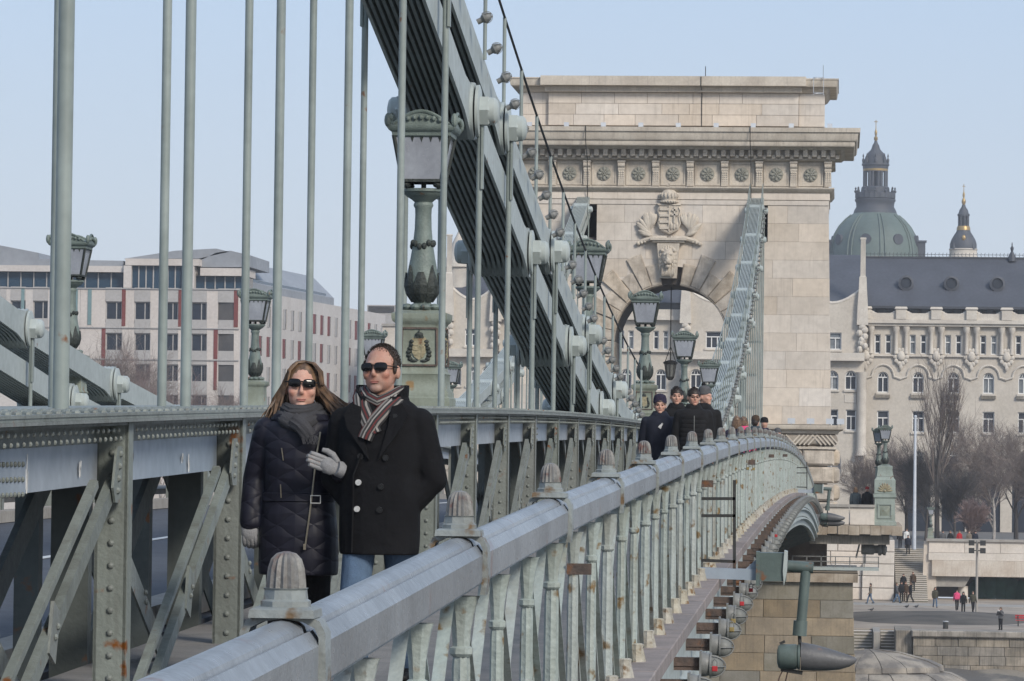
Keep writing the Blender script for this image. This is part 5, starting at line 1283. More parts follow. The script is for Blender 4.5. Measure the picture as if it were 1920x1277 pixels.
def flat_face(par, ua, ub, vtop, floors, bays, reds, o):
    """floors: list of (v0,v1) window bands; bays: (ua,ub)"""
    x0, x1 = hx(ua), hx(ub); rows = []
    for f, (v0, v1) in enumerate(floors): rows.append((hz_(v1), hz_(v0), [(hx(a,v0), hx(b_,v0), False) for a, b_ in bays]))
    wall_rows(par, x0, x1, hz_(vtop), ZST, rows, YH, .5, 'hstone', 'facade'); put('facade_back', MB().box(x0,x1,YH+.55,YH+.9,ZST,hz_(vtop)), M['gshop'], par)
    for z0, z1, ops in rows:
        for a, b_, _ in ops:
            w = put('window', MB().box(a,a+.12,YH+.2,YH+.3,z0,z1).box(b_-.12,b_,YH+.2,YH+.3,z0,z1).box(a+.12,b_-.12,YH+.2,YH+.3,z1-.12,z1).box(a+(b_-a)*.62,a+(b_-a)*.62+.1,YH+.2,YH+.3,z0,z1-.12), M['hgrey'], par)
            put('pane', MB().box(a,b_,YH+.31,YH+.36,z0,z1), M['hglass'], w); put('grey_panel', MB().box(a,b_,YH-.04,YH-.002,z1+.004,z1+1.5), M['hgrey'], par)
    for a, b_, v0, v1 in reds: put('red_panel', MB().box(hx(a,v0),hx(b_,v0),YH-.06,YH-.002,hz_(v1),hz_(v0)), M['hred'], par)
fl_ = [(566,606),(625,663),(683,720),(740,775)]
flat_face(HO, 150, 449, 543, fl_, [(198,229),(252,282),(305,334),(358,388),(409,438.5)], [(229,236,543,612),(335,340.5,543,612),(439,447,543,612),(401,408.5,617,672),(401,407,676,730),(191,198,617,690)], 0)
flat_face(HO, -160, 149.5, 543, fl_[:3], [(-60,-30),(-20,12),(20,48),(62,90),(105,135)], [], 0)
for a, b_ in ((40,46),(139,146),(165,172)): put('teal_strip', MB().box(hx(a,560),hx(b_,560),YH-.08,YH-.061 if False else YH-.003,hz_(610),hz_(543)), M['hteal'], HO)
for v in (541,614.5,673.5): put('floor_band', MB().box(hx(-160),hx(449),YH-.16,YH-.09,hz_(v+1.6),hz_(v)), M['hgrey'], HO)
# glazed set-back storey
def glazed(ua, ub, v0, v1, yb, n):
    x0, x1 = hx(ua,v0), hx(ub,v0); put('glazed_storey', MB().box(x0,x1,yb+.2,yb+6,hz_(v1),hz_(v0)), M['bandglass'], HO)
    for k in range(n+1): xx = x0+(x1-x0)*k/n; put('mullion', MB().box(xx-.06,xx+.06,yb+.08,yb+.19,hz_(v1),hz_(v0)), M['hgrey'], HO)
glazed(-160,228,511,540,YH+1.5,16); glazed(244,340,498,540,YH+.8,7); glazed(362,455,516,541,YH+1.5,5)
put('fascia', MB().box(hx(-160),hx(231.5),YH+.8,YH+8,hz_(510.5),hz_(499)), M['hstone'], HO); put('fascia', MB().box(hx(232),hx(371),YH+.3,YH+8,hz_(497.5),hz_(485)), M['hstone'], HO); put('fascia', MB().box(hx(371.5),hx(457),YH+.8,YH+8,hz_(515.5),hz_(501)), M['hstone'], HO)
put('side_pier', MB().box(hx(229),hx(243.5),YH+.35,YH+6,hz_(540),hz_(498)).box(hx(341),hx(361.5),YH+.35,YH+6,hz_(540),hz_(498)), M['hstone'], HO)
def roofp(pts, d=14): return put('roof', MB().prism([P(u, v, YH+2) for u, v in pts], (0,d,0)), M['hroof'], HO)
roofp([(-160,499),(-160,460),(0,460),(72,474),(74,486),(231,489),(231,499)]); roofp([(232,485),(330,470),(405,466),(430,472),(372,485)]); roofp([(372,501),(372,490),(405,474),(432,470),(470,479),(470,501)])
# long side wing receding to the right
A_ = P(450,600,YH); B_ = P(722,640,500.0); dirv = Vector((B_.x-A_.x, B_.y-A_.y, 0)); Lw = dirv.length; dirv.normalize(); nrm = Vector((dirv.y, -dirv.x, 0))
ang = math.atan2(dirv.y, dirv.x)
HW = thing('hotel_wing', 'long side wing of the hotel with narrow red and dark windows', 'building', (A_.x, A_.y, ZST), rotz=ang)
zt_h = hz_(541, 450)
def wq(name, b, ma, par=None): return put(name, b, M[ma], par or HW, (0,0,0), world=False)
rows = []
for f, (v0, v1) in enumerate(fl_): rows.append((hz_(v1,450)-ZST, hz_(v0,450)-ZST))
NW = 20; b = MB(); zc_ = 0
for z0, z1 in sorted(rows):
    b.box(0,Lw,0,.5,zc_,z0)
    for k in range(NW+1):
        xa = (k-.5)*Lw/NW+.85; xb = (k+.5)*Lw/NW-.85; b.box(max(0,xa if k else 0),min(Lw,xb),0,.5,z0,z1)
    zc_ = z1
b.box(0,Lw,0,.5,zc_,zt_h-ZST); wq('facade', b, 'hstone'); wq('facade_back', MB().box(0,Lw,.55,12,0,zt_h-ZST-.05), 'gshop')
rw = random.Random(21)
for z0, z1 in rows:
    for k in range(NW):
        xa = (k+.5)*Lw/NW-.85; xb = xa+1.7; red = rw.random() < .42; w = wq('window', MB().box(xa-.3,xa+.75,-.06,.02,z0,z1), 'hred' if red else 'hgrey'); wq('pane', MB().box(xa+.551,xb,.06,.12,z0,z1), 'hglass', w)
wq('roof', MB().prism([(2.5,.8,zt_h-ZST),(2.5,.8,zt_h-ZST+1.0),(2.5,3.5,zt_h-ZST+3.6),(2.5,6,zt_h-ZST+3.8),(2.5,6,zt_h-ZST)], (Lw*.62,0,0)), 'hroof')
wq('roof_glazing', MB().box(Lw*.08,Lw*.6,.9,3,zt_h-ZST+.01,zt_h-ZST+1.4), 'bandglass')
# low buildings between hotel and palace
p0, p1 = P(688,600,520), P(742,600,520); o = thing('roof_plant', 'small dark rooftop plant building right of the hotel wing', 'building', (p0.x,520,ZST))
put('block', MB().box(p0.x,p1.x,520,535,ZST,P(715,572,520).z), M['hgrey'], o)
for k in range(5): put('louvre', MB().box(p0.x+.2,p1.x-.2,519.9,519.99,P(715,574+2.6*k,520).z-.12,P(715,574+2.6*k,520).z), M['gshop'], o)
p0, p1 = P(716,700,470), P(838,700,470); o = thing('white_house', 'plain white house wall between the hotel and the palace', 'building', (p0.x,470,ZST))
put('wall', MB().box(p0.x,p1.x,470,480,ZST,P(730,612,470).z), M['plaster'], o); put('parapet', MB().box(p0.x-.1,p1.x,469.8,480,P(730,611.8,470).z,P(730,607,470).z), M['concrete'], o)

# ================================================================ BARE WINTER TREES
M['twig_brown'] = mat('brown_twigs', (.235,.185,.16), .9, (.165,.13,.112), 1)
M['twig_red'] = mat('reddish_twigs', (.28,.20,.18), .9, (.22,.155,.14), 1)
M['twig_dark'] = mat('dark_twigs', (.085,.072,.066), .9, (.06,.052,.047), 1)
M['bark_pale'] = mat('birch_bark', (.42,.39,.36), .8, (.22,.20,.185), 3)
def bare_tree(x, y, z, H, spread, label, ma_t='twig_dark', ma_c='twig_brown', fast=False, seed=1, levels=5, trunk=.3, thin=.0095, cat='tree', nch=5, group='bare trees on the bank'):
    rt = random.Random(seed); tr = MB(); cr = MB()
    def grow(p, d, L, r, lev):
        seg = 3 if lev < 2 else 2; pts = [p]; q = p.copy(); dd = d.copy()
        for s in range(seg):
            dd = (dd + Vector((rt.uniform(-1,1),rt.uniform(-1,1),rt.uniform(-.5,.8)))*(.10 if lev < 2 else .2)).normalized()
            q = q + dd*(L/seg); pts.append(q)
        rr = [r*(1-.55*k/seg) for k in range(seg+1)]
        (tr if lev < 2 else cr).tube(pts, rr, 7 if lev == 0 else (4 if lev < 3 else 3))
        if lev >= levels: return
        n = nch + (3 if lev == 0 else 0) + (rt.random() < .5)
        for k in range(n):
            t = (k+1)/n if lev else .25+.75*(k+1)/n
            f = min(seg-1e-4, t*seg); i = int(f); b = pts[i].lerp(pts[i+1], f-i)
            a = rt.uniform(0, 2*math.pi); tilt = (rt.uniform(.18,.4) if fast else rt.uniform(.5,1.05)*spread)
            o1 = dd.orthogonal().normalized(); o2 = dd.cross(o1)
            nd = (dd*math.cos(tilt) + (o1*math.cos(a)+o2*math.sin(a))*math.sin(tilt))
            nd = (nd + Vector((0,0,.55 if fast else .12))).normalized()
            grow(b, nd, L*rt.uniform(.55,.80)*(1.0 if lev else (1.15-.5*t)), max(thin, r*(1-.55*t)*.55), lev+1)
    grow(Vector((x,y,z-.1)), Vector((rt.uniform(-.05,.05),0,1)).normalized(), H*(.62 if fast else .50), trunk, 0)
    o = thing('bare_tree', label, cat, (x,y,z), group)
    put('trunk', tr, M[ma_t], o); put('crown', cr, M[ma_c], o)
    return o
def tree_px(u, v, Y, H, sp, label, **k): p = P(u, v, Y); return bare_tree(p.x, Y, ZST, H, sp, label, **k)
tree_px(1757,1000,378,15.2,.5,'tall dark poplar with upswept bare branches before the palace', fast=True, seed=3, levels=4, ma_c='twig_brown', trunk=.28, thin=.015, nch=5)
tree_px(1862,1000,372,9.0,.75,'pale barked birch with spreading white branches at the right', ma_t='bark_pale', ma_c='twig_brown', seed=8, trunk=.2, levels=4)
tree_px(1905,1000,385,13,.85,'big bare brown tree at the right edge of the picture', seed=14, trunk=.25)
tree_px(1825,1000,395,12,.8,'bare brown tree between the poplar and the birch', seed=15, trunk=.25)
tree_px(1700,1000,398,10.5,.85,'bare brown tree left of the tall white pole', seed=16, trunk=.22)
tree_px(1625,1000,392,9.5,.85,'bare tree behind the balcony pedestal', seed=17, trunk=.22)
tree_px(1790,1000,366,7.5,.7,'low dark thicket tree just right of the poplar', seed=18, ma_c='twig_dark', trunk=.15)
tree_px(1735,1000,384,9.5,.7,'dense dark bush-like tree at the foot of the poplar', seed=19, ma_c='twig_dark', trunk=.15)
tree_px(1945,1000,378,10,.8,'bare tree cut by the right edge of the picture', seed=24, trunk=.2)
tree_px(1812,1000,360,4.2,.6,'small reddish leafless shrub before the dark shop fronts', seed=25, ma_c='twig_red', trunk=.08, thin=.02)
for k, (u, Y, H, c, l) in enumerate(((180,385,20.5,'twig_brown','leftmost bare tree before the hotel'),(255,390,20,'twig_brown','bare tree before the second bay of the hotel'),(310,380,17,'twig_red','lower reddish tree before the middle of the hotel'),(395,392,15.5,'twig_brown','bare tree left of the lamp across the carriageway'),(432,380,15,'twig_red','low reddish tree before the hotel corner'),(625,400,15,'twig_red','low bare tree before the hotel side wing'),(755,420,16,'twig_brown','bare tree before the white house'))):
    tree_px(u, 800, Y, H, .8, l, ma_t='bark_pale', ma_c=c, seed=30+k, trunk=.2, group='bare trees on the bank', levels=5 if k < 4 else 4)
# ================================================================ PEOPLE
def cloth(name, col, rough=.9, **k): return mat(name, col, rough, tuple(c*.75 for c in col), 14, bump=.25, bscale=160, spec=.2, **k)
def skin(name, col, H=None, beard=False):
    m = mat(name, col, .5, (col[0]*.92, col[1]*.80, col[2]*.78), 22, spec=.35, bump=.12, bscale=260)
    if H:
        t = m.node_tree; N = t.nodes; L = t.links; b = N['Principled BSDF']; src = b.inputs['Base Color'].links[0].from_socket; tc = N.new('ShaderNodeTexCoord')
        def blob(c, r, col_, k, s=1):
            nonlocal src
            v = N.new('ShaderNodeVectorMath'); v.operation = 'DISTANCE'; v.inputs[1].default_value = c; L.new(tc.outputs['Object'], v.inputs[0])
            mr = N.new('ShaderNodeMapRange'); mr.inputs[1].default_value = r*.45; mr.inputs[2].default_value = r; mr.inputs[3].default_value = k; mr.inputs[4].default_value = 0; L.new(v.outputs['Value'], mr.inputs[0])
            x = N.new('ShaderNodeMix'); x.data_type = 'RGBA'; L.new(mr.outputs[0], x.inputs[0]); L.new(src, x.inputs[6]); x.inputs[7].default_value = (*col_, 1); src = x.outputs[2]
        red = (col[0]*.98, col[1]*.66, col[2]*.62)
        for s in (-1,1): blob((s*.045,-.08,H-.15), .04, red, .55)
        blob((0,-.11,H-.15), .025, red, .6)
        if beard: blob((0,-.08,H-.20), .055, (col[0]*.62,col[1]*.66,col[2]*.72), .6)
        L.new(src, b.inputs['Base Color'])
    b = m.node_tree.nodes['Principled BSDF']; b.inputs['Subsurface Weight'].default_value = .08; b.inputs['Subsurface Radius'].default_value = (.01,.004,.002); return m
M['skin_m'] = skin('skin_tanned', (.44,.265,.20), 1.672, True); M['skin_w'] = skin('skin_light', (.54,.335,.26)); M['skin_f'] = skin('skin_fair', (.54,.34,.265), 1.578); M['lips'] = skin('lips', (.40,.17,.14)); M['stubble'] = mat('stubble', (.30,.20,.16), .8, (.24,.16,.13), 80)
M['black_wool'] = mat('black_wool', (.009,.0092,.0108), .95, (.0065,.0066,.008), 6, bump=.9, bscale=9, spec=.15); M['navy_puffer'] = cloth('navy_quilted', (.0125,.0125,.022), .5); M['jeans'] = cloth('blue_denim', (.10,.155,.24)); M['black_cloth'] = cloth('black_cloth', (.012,.012,.014))
M['grey_knit'] = cloth('grey_knit', (.26,.26,.265)); M['dark_grey'] = cloth('charcoal_knit', (.06,.06,.066)); M['leather'] = cloth('black_leather', (.012,.011,.011), .4)
M['brown_hair'] = mat('brown_hair', (.20,.12,.068), .45, (.06,.034,.02), 28, spec=.5); M['dark_hair'] = mat('dark_hair', (.03,.02,.016), .5, (.018,.012,.01), 60); M['short_hair'] = mat('short_brown_hair', (.06,.04,.028), .6, (.035,.024,.018), 90, bump=.6, bscale=300)
M['lens'] = glass_dark('sunglass_lens', (.006,.006,.007), .06); M['zip'] = mat('zip_metal', (.42,.36,.26), .35, (.3,.26,.2), 40, metal=.8); M['button_w'] = mat('pale_button', (.6,.6,.58), .3, (.4,.4,.4), 60); M['button_b'] = mat('black_button', (.02,.02,.021), .25, (.015,.015,.015), 60)
for nm, c in dict(c_black=(.014,.014,.016), c_navy=(.018,.021,.035), c_grey=(.10,.10,.105), c_tan=(.20,.16,.12), c_olive=(.07,.065,.045), c_blue=(.05,.07,.10), c_pink=(.75,.09,.22), c_white=(.70,.70,.68), c_red=(.42,.025,.03), c_brown=(.07,.045,.03), c_bluegrey=(.055,.075,.09), c_purple=(.03,.025,.05)).items(): M[nm] = cloth(nm, c)
# quilting on the woman's coat
def add_quilt(m):
    t = m.node_tree; N = t.nodes; L = t.links; b = N['Principled BSDF']
    tc = N.new('ShaderNodeTexCoord'); outs = []
    for ang in (32, -32):
        mp = N.new('ShaderNodeMapping'); mp.inputs['Rotation'].default_value = (0, rad(ang), 0); L.new(tc.outputs['Object'], mp.inputs[0])
        n0 = N.new('ShaderNodeTexNoise'); n0.inputs['Scale'].default_value = 5; mx = N.new('ShaderNodeMix'); mx.data_type = 'RGBA'; mx.inputs[0].default_value = .06; L.new(tc.outputs['Object'], n0.inputs['Vector']); L.new(mp.outputs[0], mx.inputs[6]); L.new(n0.outputs['Color'], mx.inputs[7])
        w = N.new('ShaderNodeTexWave'); w.bands_direction = 'Z'; w.wave_profile = 'SIN'; w.inputs['Scale'].default_value = 3.6; w.inputs['Distortion'].default_value = .8; L.new(mx.outputs[2], w.inputs['Vector']); outs.append(w.outputs['Fac'])
    mi = N.new('ShaderNodeMath'); mi.operation = 'MINIMUM'; L.new(outs[0], mi.inputs[0]); L.new(outs[1], mi.inputs[1])
    sq = N.new('ShaderNodeMath'); sq.operation = 'POWER'; sq.inputs[1].default_value = .4; L.new(mi.outputs[0], sq.inputs[0])
    bp = N.new('ShaderNodeBump'); bp.inputs['Strength'].default_value = .6; bp.inputs['Distance'].default_value = .009; L.new(sq.outputs[0], bp.inputs['Height']); L.new(bp.outputs[0], b.inputs['Normal'])
add_quilt(M['navy_puffer'])
def striped(name):
    m = bpy.data.materials.new(name); m.use_nodes = True; N = m.node_tree.nodes; L = m.node_tree.links; b = N['Principled BSDF']; b.inputs['Roughness'].default_value = .9
    at = N.new('ShaderNodeAttribute'); at.attribute_name = 'stripe'
    cr = N.new('ShaderNodeValToRGB'); cr.color_ramp.interpolation = 'CONSTANT'
    cols = [(.02,.02,.022),(.20,.185,.17),(.025,.024,.025),(.10,.018,.018),(.02,.02,.021),(.24,.225,.21),(.03,.028,.028),(.16,.15,.14),(.09,.02,.018),(.05,.047,.045)]
    e = cr.color_ramp.elements
    while len(e) < len(cols): e.new(.5)
    for i, c in enumerate(cols): e[i].position = i/len(cols); e[i].color = (*c, 1)
    L.new(at.outputs['Fac'], cr.inputs[0]); L.new(cr.outputs[0], b.inputs['Base Color']); return m
M['scarf_stripe'] = striped('striped_scarf')

RQ = []                                               # meshes to be fused into one skin
def fuse(b, vox, it=4):
    RQ.append((b, vox, it)); return len(RQ)-1
def hand(Mx, curl=.5, thumb=1, s=1.0):
    b = MB(); b.ell((.045*s,0,0),(.05*s,.040*s,.017*s),10,6)
    for k, (y, L) in enumerate(((.028,.070),(.010,.080),(-.009,.075),(-.027,.058))):
        p = Vector((.082,y,0)); pts = [Vector((.05,y*.8,0)), p]; a = 0
        for q in range(3): a += curl*.55; p = p+Vector((math.cos(a), 0, -math.sin(a)))*L/3; pts.append(p)
        b.tube([v*s for v in pts], [.0095*s,.0095*s,.009*s,.0085*s,.007*s], 7)
    b.tube([Vector(v)*s for v in ((.015,.03*thumb,0),(.045,.055*thumb,-.008),(.075,.062*thumb,-.015),(.098,.060*thumb,-.02))], [.013*s,.0125*s,.011*s,.008*s], 7)
    return MB().add(b, Mx)
def frame_mx(o, x, y):
    x = Vector(x).normalized(); y = Vector(y); y = (y-x*y.dot(x)).normalized(); z = x.cross(y)
    return Matrix.Translation(o) @ Matrix((x, y, z)).transposed().to_4x4()
def sup(cx, cy, z, a, b, n=24, e=2.4):
    r = []
    for i in range(n):
        t = 2*math.pi*i/n; c, s = math.cos(t), math.sin(t)
        r.append(Vector((cx+a*math.copysign(abs(c)**(2/e), c), cy+b*math.copysign(abs(s)**(2/e), s), z)))
    return r
def head_mb(H, fem=False, fine=True):
    b = MB(); f = .95 if fem else 1.0
    b.ell((0,.012,H-.108),(.080*f,.097,.108),20,14); b.ell((0,-.022,H-.165),(.068*f,.070,.068),16,12); b.ell((0,-.068,H-.213),(.032*f,.024,.021),10,8)
    if fine:
        b.tube([(0,-.086,H-.100),(0,-.098,H-.128),(0,-.108,H-.148)], [.007,.0095,.0115], 8); b.ell((0,-.098,H-.150),(.0155,.014,.009),10,8)
        b.ell((0,-.078,H-.094),(.056*f,.018,.014),12,6)
        for s in (-1,1): b.ell((s*.042*f,-.064,H-.143),(.027,.024,.026),10,8); b.ell((s*.084*f,.014,H-.13),(.012,.021,.034),8,8)
    return b
def rot_head(b, H, turn, tilt, nod):
    R = Matrix.Translation((0,.03,H-.26)) @ Euler((nod, tilt, turn)).to_matrix().to_4x4() @ Matrix.Translation((0,-.03,-(H-.26)))
    return MB().add(b, R), R
def limb(b, pts, rr, n=12):
    P_ = [Vector(p) for p in pts]; out = [P_[0]]; ro = [rr[0]]
    for i in range(len(P_)-1):
        for t in (.33,.66,1.0): out.append(P_[i].lerp(P_[i+1], t)); ro.append(rr[i]+(rr[i+1]-rr[i])*t)
    b.tube(out, ro, n); b.ell(P_[0], (rr[0],)*3, 10, 8); b.ell(P_[-1], (rr[-1],)*3, 10, 8)
    for p, r in list(zip(P_, rr))[1:-1]: b.ell(p, (r,)*3, 10, 8)
def figure(H, rings, arms, legs, head=(0,0,0), fem=False, fine=True, sleeve=(.068,.06,.05), trouser=(.088,.072,.056), vox=(.012,.014), neck=.05, hands=None):
    """rings: coat outline (z, half width, half depth, y). Returns fused body, coat and trousers"""
    sh = H*.815; body = MB(); hd, R = rot_head(head_mb(H, fem, fine), H, *head); body.add(hd)
    body.cyl((0,.02,H-.19),(0,.03,H*.80),neck,neck*1.15,n=14)
    body.loft([sup(0,.01,H*f,a,b_) for f, a, b_ in ((.50,.15,.10),(.58,.135,.095),(.68,.15,.105),(.76,.17,.10),(.81,.15,.08),(.835,.08,.06))])
    for (S, E_, W_), hm in zip(arms, hands or (None, None)):
        limb(body, (S, E_, W_), (.05,.042,.03)); 
        if hm is None: d = (Vector(W_)-Vector(E_)).normalized(); hm = hand(frame_mx(W_, d, (0,-1,.1)), .6)
        body.add(hm)
    for K, A in legs:
        s = 1 if K[0] > 0 else -1; limb(body, ((s*.085,0,H*.52), K, A), (.082,.056,.042)); body.ell((A[0],A[1]-.05,A[2]-.035),(.042,.12,.04),10,8)
    coat = MB(); coat.loft([sup(0,cy,z,a,b_) for z, a, b_, cy in rings])
    for S, E_, W_ in arms: limb(coat, (S, E_, W_), sleeve)
    tro = MB(); tro.loft([sup(0,0,H*f,a,b_,e=2.2) for f, a, b_ in ((.47,.165,.115),(.53,.165,.115),(.60,.15,.11))])
    for K, A in legs:
        s = 1 if K[0] > 0 else -1; limb(tro, ((s*.085,0,H*.51), K, (A[0],A[1],A[2]-.02)), trouser)
    sho = MB()
    for K, A in legs: sho.ell((A[0],A[1]-.055,A[2]-.035),(.052,.14,.045),12,8); sho.ell((A[0],A[1]+.01,A[2]-.0),(.05,.055,.06),10,6)
    return dict(body=fuse(body, vox[0]), coat=fuse(coat, vox[1]), trousers=fuse(tro, vox[1]), shoes=fuse(sho, vox[1], 2), R=R, H=H)
def place(fig, loc, rotz, label, mats, sz=1.0, group=None):
    t = thing('person', label, 'person', loc, group); t.rotation_euler = (0,0,rotz); t.scale = (sz,sz,sz)
    body = None
    for nm in ('body','coat','trousers','shoes'):
        o = put(nm, FM_[fig[nm]], M[mats[nm]], t, (0,0,0), world=False); fig_o = o
    return t
def extra(t, name, b, ma, par=None, smooth=50):
    return put(name, b, M[ma], par or t, (0,0,0), world=False, smooth=smooth)
# ---------- the couple
HM = 1.672
man = figure(HM, [(.665,.192,.152,-.005),(.75,.197,.148,-.003),(.95,.197,.14,-.005),(1.05,.193,.14,-.005),(1.18,.205,.145,-.005),(1.28,.212,.135,0),(1.33,.21,.12,.005),(1.365,.19,.108,.01),(1.395,.155,.10,.015),(1.425,.11,.092,.02),(1.435,.09,.085,.02)],
             [((-.185,0,1.30),(-.235,.04,1.03),(-.09,.01,.87)), ((.19,0,1.30),(.248,.04,1.03),(.10,.01,.87))],
             [((-.10,-.10,.46),(-.10,-.02,.09)), ((.10,.08,.46),(.11,.22,.10))], head=(rad(-8),rad(-2),rad(-4)), sleeve=(.076,.074,.068), vox=(.0055,.009), neck=.056)
HW_ = 1.578
wl_h = hand(frame_mx((.225,-.285,1.065), (-1,0,.32), (.25,.15,1)), .35, 1, 1.0); wr_h = hand(frame_mx((-.237,-.03,.80), (.05,-.15,-1), (1,0,0)), 1.0, 1, 1.0)
woman = figure(HW_, [(.545,.192,.15,.01),(.60,.196,.152,.01),(.75,.192,.145,.0),(.90,.175,.132,0),(.96,.165,.125,0),(1.08,.172,.13,0),(1.19,.178,.125,0),(1.245,.178,.112,0),(1.28,.16,.102,.005),(1.31,.12,.092,.01),(1.34,.085,.08,.015)],
               [((-.165,0,1.245),(-.225,.045,1.01),(-.235,-.02,.80)), ((.16,0,1.24),(.235,.02,.985),(.235,-.24,1.055))],
               [((-.08,-.06,.43),(-.08,.0,.09)), ((.08,.10,.43),(.08,.22,.10))], head=(rad(6),rad(2),0), fem=True, sleeve=(.066,.06,.054), trouser=(.082,.067,.052), vox=(.0055,.009), neck=.046, hands=[wr_h, wl_h])
# ---------- walkers seen further off
def simple(H, arms, legs, hemf=.50, wide=1.0, fem=False, fine=False, vox=(.016,.018), head=(0,0,0)):
    w = wide; rg_ = [(H*hemf,.165*w,.125*w,0),(H*(hemf+.04),.17*w,.13*w,0),(H*.60,.165*w,.125*w,0),(H*.70,.175*w,.13*w,0),(H*.77,.19*w,.125*w,0),(H*.805,.188*w,.112*w,.0),(H*.828,.155*w,.10*w,.01),(H*.85,.105,.09,.02),(H*.862,.08,.08,.02)]
    return figure(H, rg_, arms, legs, head, fem, fine, (.07*w,.064*w,.052), (.085,.068,.056), vox)
def arms_down(H, f=0.0): s = .185; return [((-s,0,H*.79),(-s-.05,.03+f,H*.62),(-s-.05,-.05+f*2.2,H*.49)), ((s,0,H*.79),(s+.05,.03-f,H*.62),(s+.05,-.05-f*2.2,H*.49))]
def legs_walk(H, f): return [((-.09,-f*.5-.04,H*.28),(-.09,-f,.09)), ((.09,f*.25-.03,H*.28),(.09,f,.11))]
stand = simple(1.70, arms_down(1.7), [((-.10,0,.47),(-.11,.01,.09)), ((.10,0,.47),(.11,.01,.09))])
walkA = simple(1.70, arms_down(1.7,.07), legs_walk(1.7,.26)); walkB = simple(1.70, arms_down(1.7,-.07), [((.09,-.17,.47),(.09,-.26,.09)), ((-.09,.05,.47),(-.09,.28,.13))], hemf=.46)
photo = simple(1.66, [((-.175,0,1.31),(-.24,-.10,1.10),(-.07,-.27,1.40)), ((.175,0,1.31),(.24,-.10,1.10),(.07,-.27,1.40))], [((-.08,0,.46),(-.08,.01,.09)), ((.08,0,.46),(.09,.01,.09))], fem=True)
nearA = simple(1.62, arms_down(1.62,.03), legs_walk(1.62,.18), .42, 1.05, True, True, (.009,.012)); nearB = simple(1.72, arms_down(1.72,.02), legs_walk(1.72,.16), .44, 1.0, False, True, (.009,.012)); nearC = simple(1.74, arms_down(1.74,-.02), legs_walk(1.74,-.16), .44, 1.2, False, True, (.009,.012), (rad(8),0,0)); nearD = simple(1.74, arms_down(1.74,.0), legs_walk(1.74,.16), .46, 1.0, False, True, (.009,.012), (rad(50),0,0))
# fuse everything in one pass
FM_ = []; tmp = []
for b, vox, it in RQ:
    me = bpy.data.meshes.new('skin_cage'); me.from_pydata(b.v, [], b.f); me.update()
    import bmesh
    bm = bmesh.new(); bm.from_mesh(me); bmesh.ops.recalc_face_normals(bm, faces=bm.faces); bm.to_mesh(me); bm.free()
    o = bpy.data.objects.new('skin_cage', me); COL.objects.link(o)
    r = o.modifiers.new('fuse', 'REMESH'); r.mode = 'VOXEL'; r.voxel_size = vox
    s_ = o.modifiers.new('relax', 'SMOOTH'); s_.factor = .5; s_.iterations = it
    tmp.append(o)
bpy.context.view_layer.update(); dg = bpy.context.evaluated_depsgraph_get()
for o in tmp:
    me = bpy.data.meshes.new_from_object(o.evaluated_get(dg)); me.name = 'figure'
    me.polygons.foreach_set('use_smooth', [True]*len(me.polygons)); FM_.append(me)
for o in tmp:
    me = o.data; bpy.data.objects.remove(o); bpy.data.meshes.remove(me)
def sunglasses(t, fig, z, w, wrap):
    R = fig['R']; b = MB(); g = MB()
    for s in (-1,1):
        c = Vector((s*.036,-.098,z)); Rm = Matrix.Rotation(s*rad(wrap), 3, 'Z'); sq_ = lambda k, q: Rm @ Vector((q*.0305*math.copysign(abs(math.cos(k))**.62, math.cos(k)), 0, q*.0185*math.copysign(abs(math.sin(k))**.62, math.sin(k))))
        g.loft([[c+sq_(2*math.pi*k/20, q)+Vector((0,yo,0)) for k in range(20)] for q, yo in ((.96,.004),(.96,-.002),(.7,-.0045),(.2,-.006))])
        b.tube([c+sq_(2*math.pi*k/20, 1.0) for k in range(21)], .0024, 6)
        b.tube([(s*.062,-.088,z+.004),(s*.082,-.05,z+.004),(s*.088,.01,z+.002),(s*.087,.03,z-.012)], .003, 6)
    b.tube([(-.008,-.106,z+.006),(0,-.108,z+.008),(.008,-.106,z+.006)], .003, 6)
    f = extra(t, 'sunglasses', MB().add(b, R), 'black_cloth'); extra(t, 'lens', MB().add(g, R), 'lens', f)
def brow_lips(t, fig, H, fem, hairmat):
    R = fig['R']; b = MB()
    for s in (-1,1): b.tube([(s*.014,-.094,H-.098),(s*.032,-.090,H-.091),(s*.052,-.076,H-.096)], [.003,.0035,.002], 6)
    extra(t, 'eyebrows', MB().add(b, R), hairmat)
    l = MB(); l.ell((0,-.0885,H-.180),(.025,.0055,.0032),12,6); l.ell((0,-.0880,H-.1865),(.021,.0055,.0042),12,6); extra(t, 'lips', MB().add(l, R), 'lips')
Ym = 18.85; pm_ = P(712,1000,Ym)
MAN = place(man, (pm_.x, Ym, zw(Ym)), rad(-6), 'man in black double-breasted coat, striped scarf and sunglasses walking towards us', dict(body='skin_m', coat='black_wool', trousers='jeans', shoes='leather'), .992, 'couple walking arm in arm')
sunglasses(MAN, man, HM-.110, 1, 14); brow_lips(MAN, man, HM, False, 'short_hair')
hb = MB(); rh = random.Random(1)
hb.ell((0,.031,HM-.090),(.0845,.094,.099),26,18)
for k in range(1500):
    a = rh.uniform(0,2*math.pi); e = rh.uniform(-.1,1.5); d = Vector((math.cos(a)*math.cos(e),math.sin(a)*math.cos(e),math.sin(e))); p0 = Vector((0,.030,HM-.090))+Vector((d.x*.083,d.y*.092,d.z*.097))
    if p0.y < -.03 and p0.z < HM-.035: continue
    hb.tube([p0, p0+d*.007+Vector((rh.uniform(-.004,.004),-.006,.004))], [.0011,.0005], 3)
for s in (-1,1): hb.ell((s*.079,-.012,HM-.105),(.008,.024,.035),8,6)
extra(MAN, 'hair', MB().add(hb, man['R']), 'short_hair')
co = MAN.children[1] if MAN.children[1].name.startswith('coat') else MAN
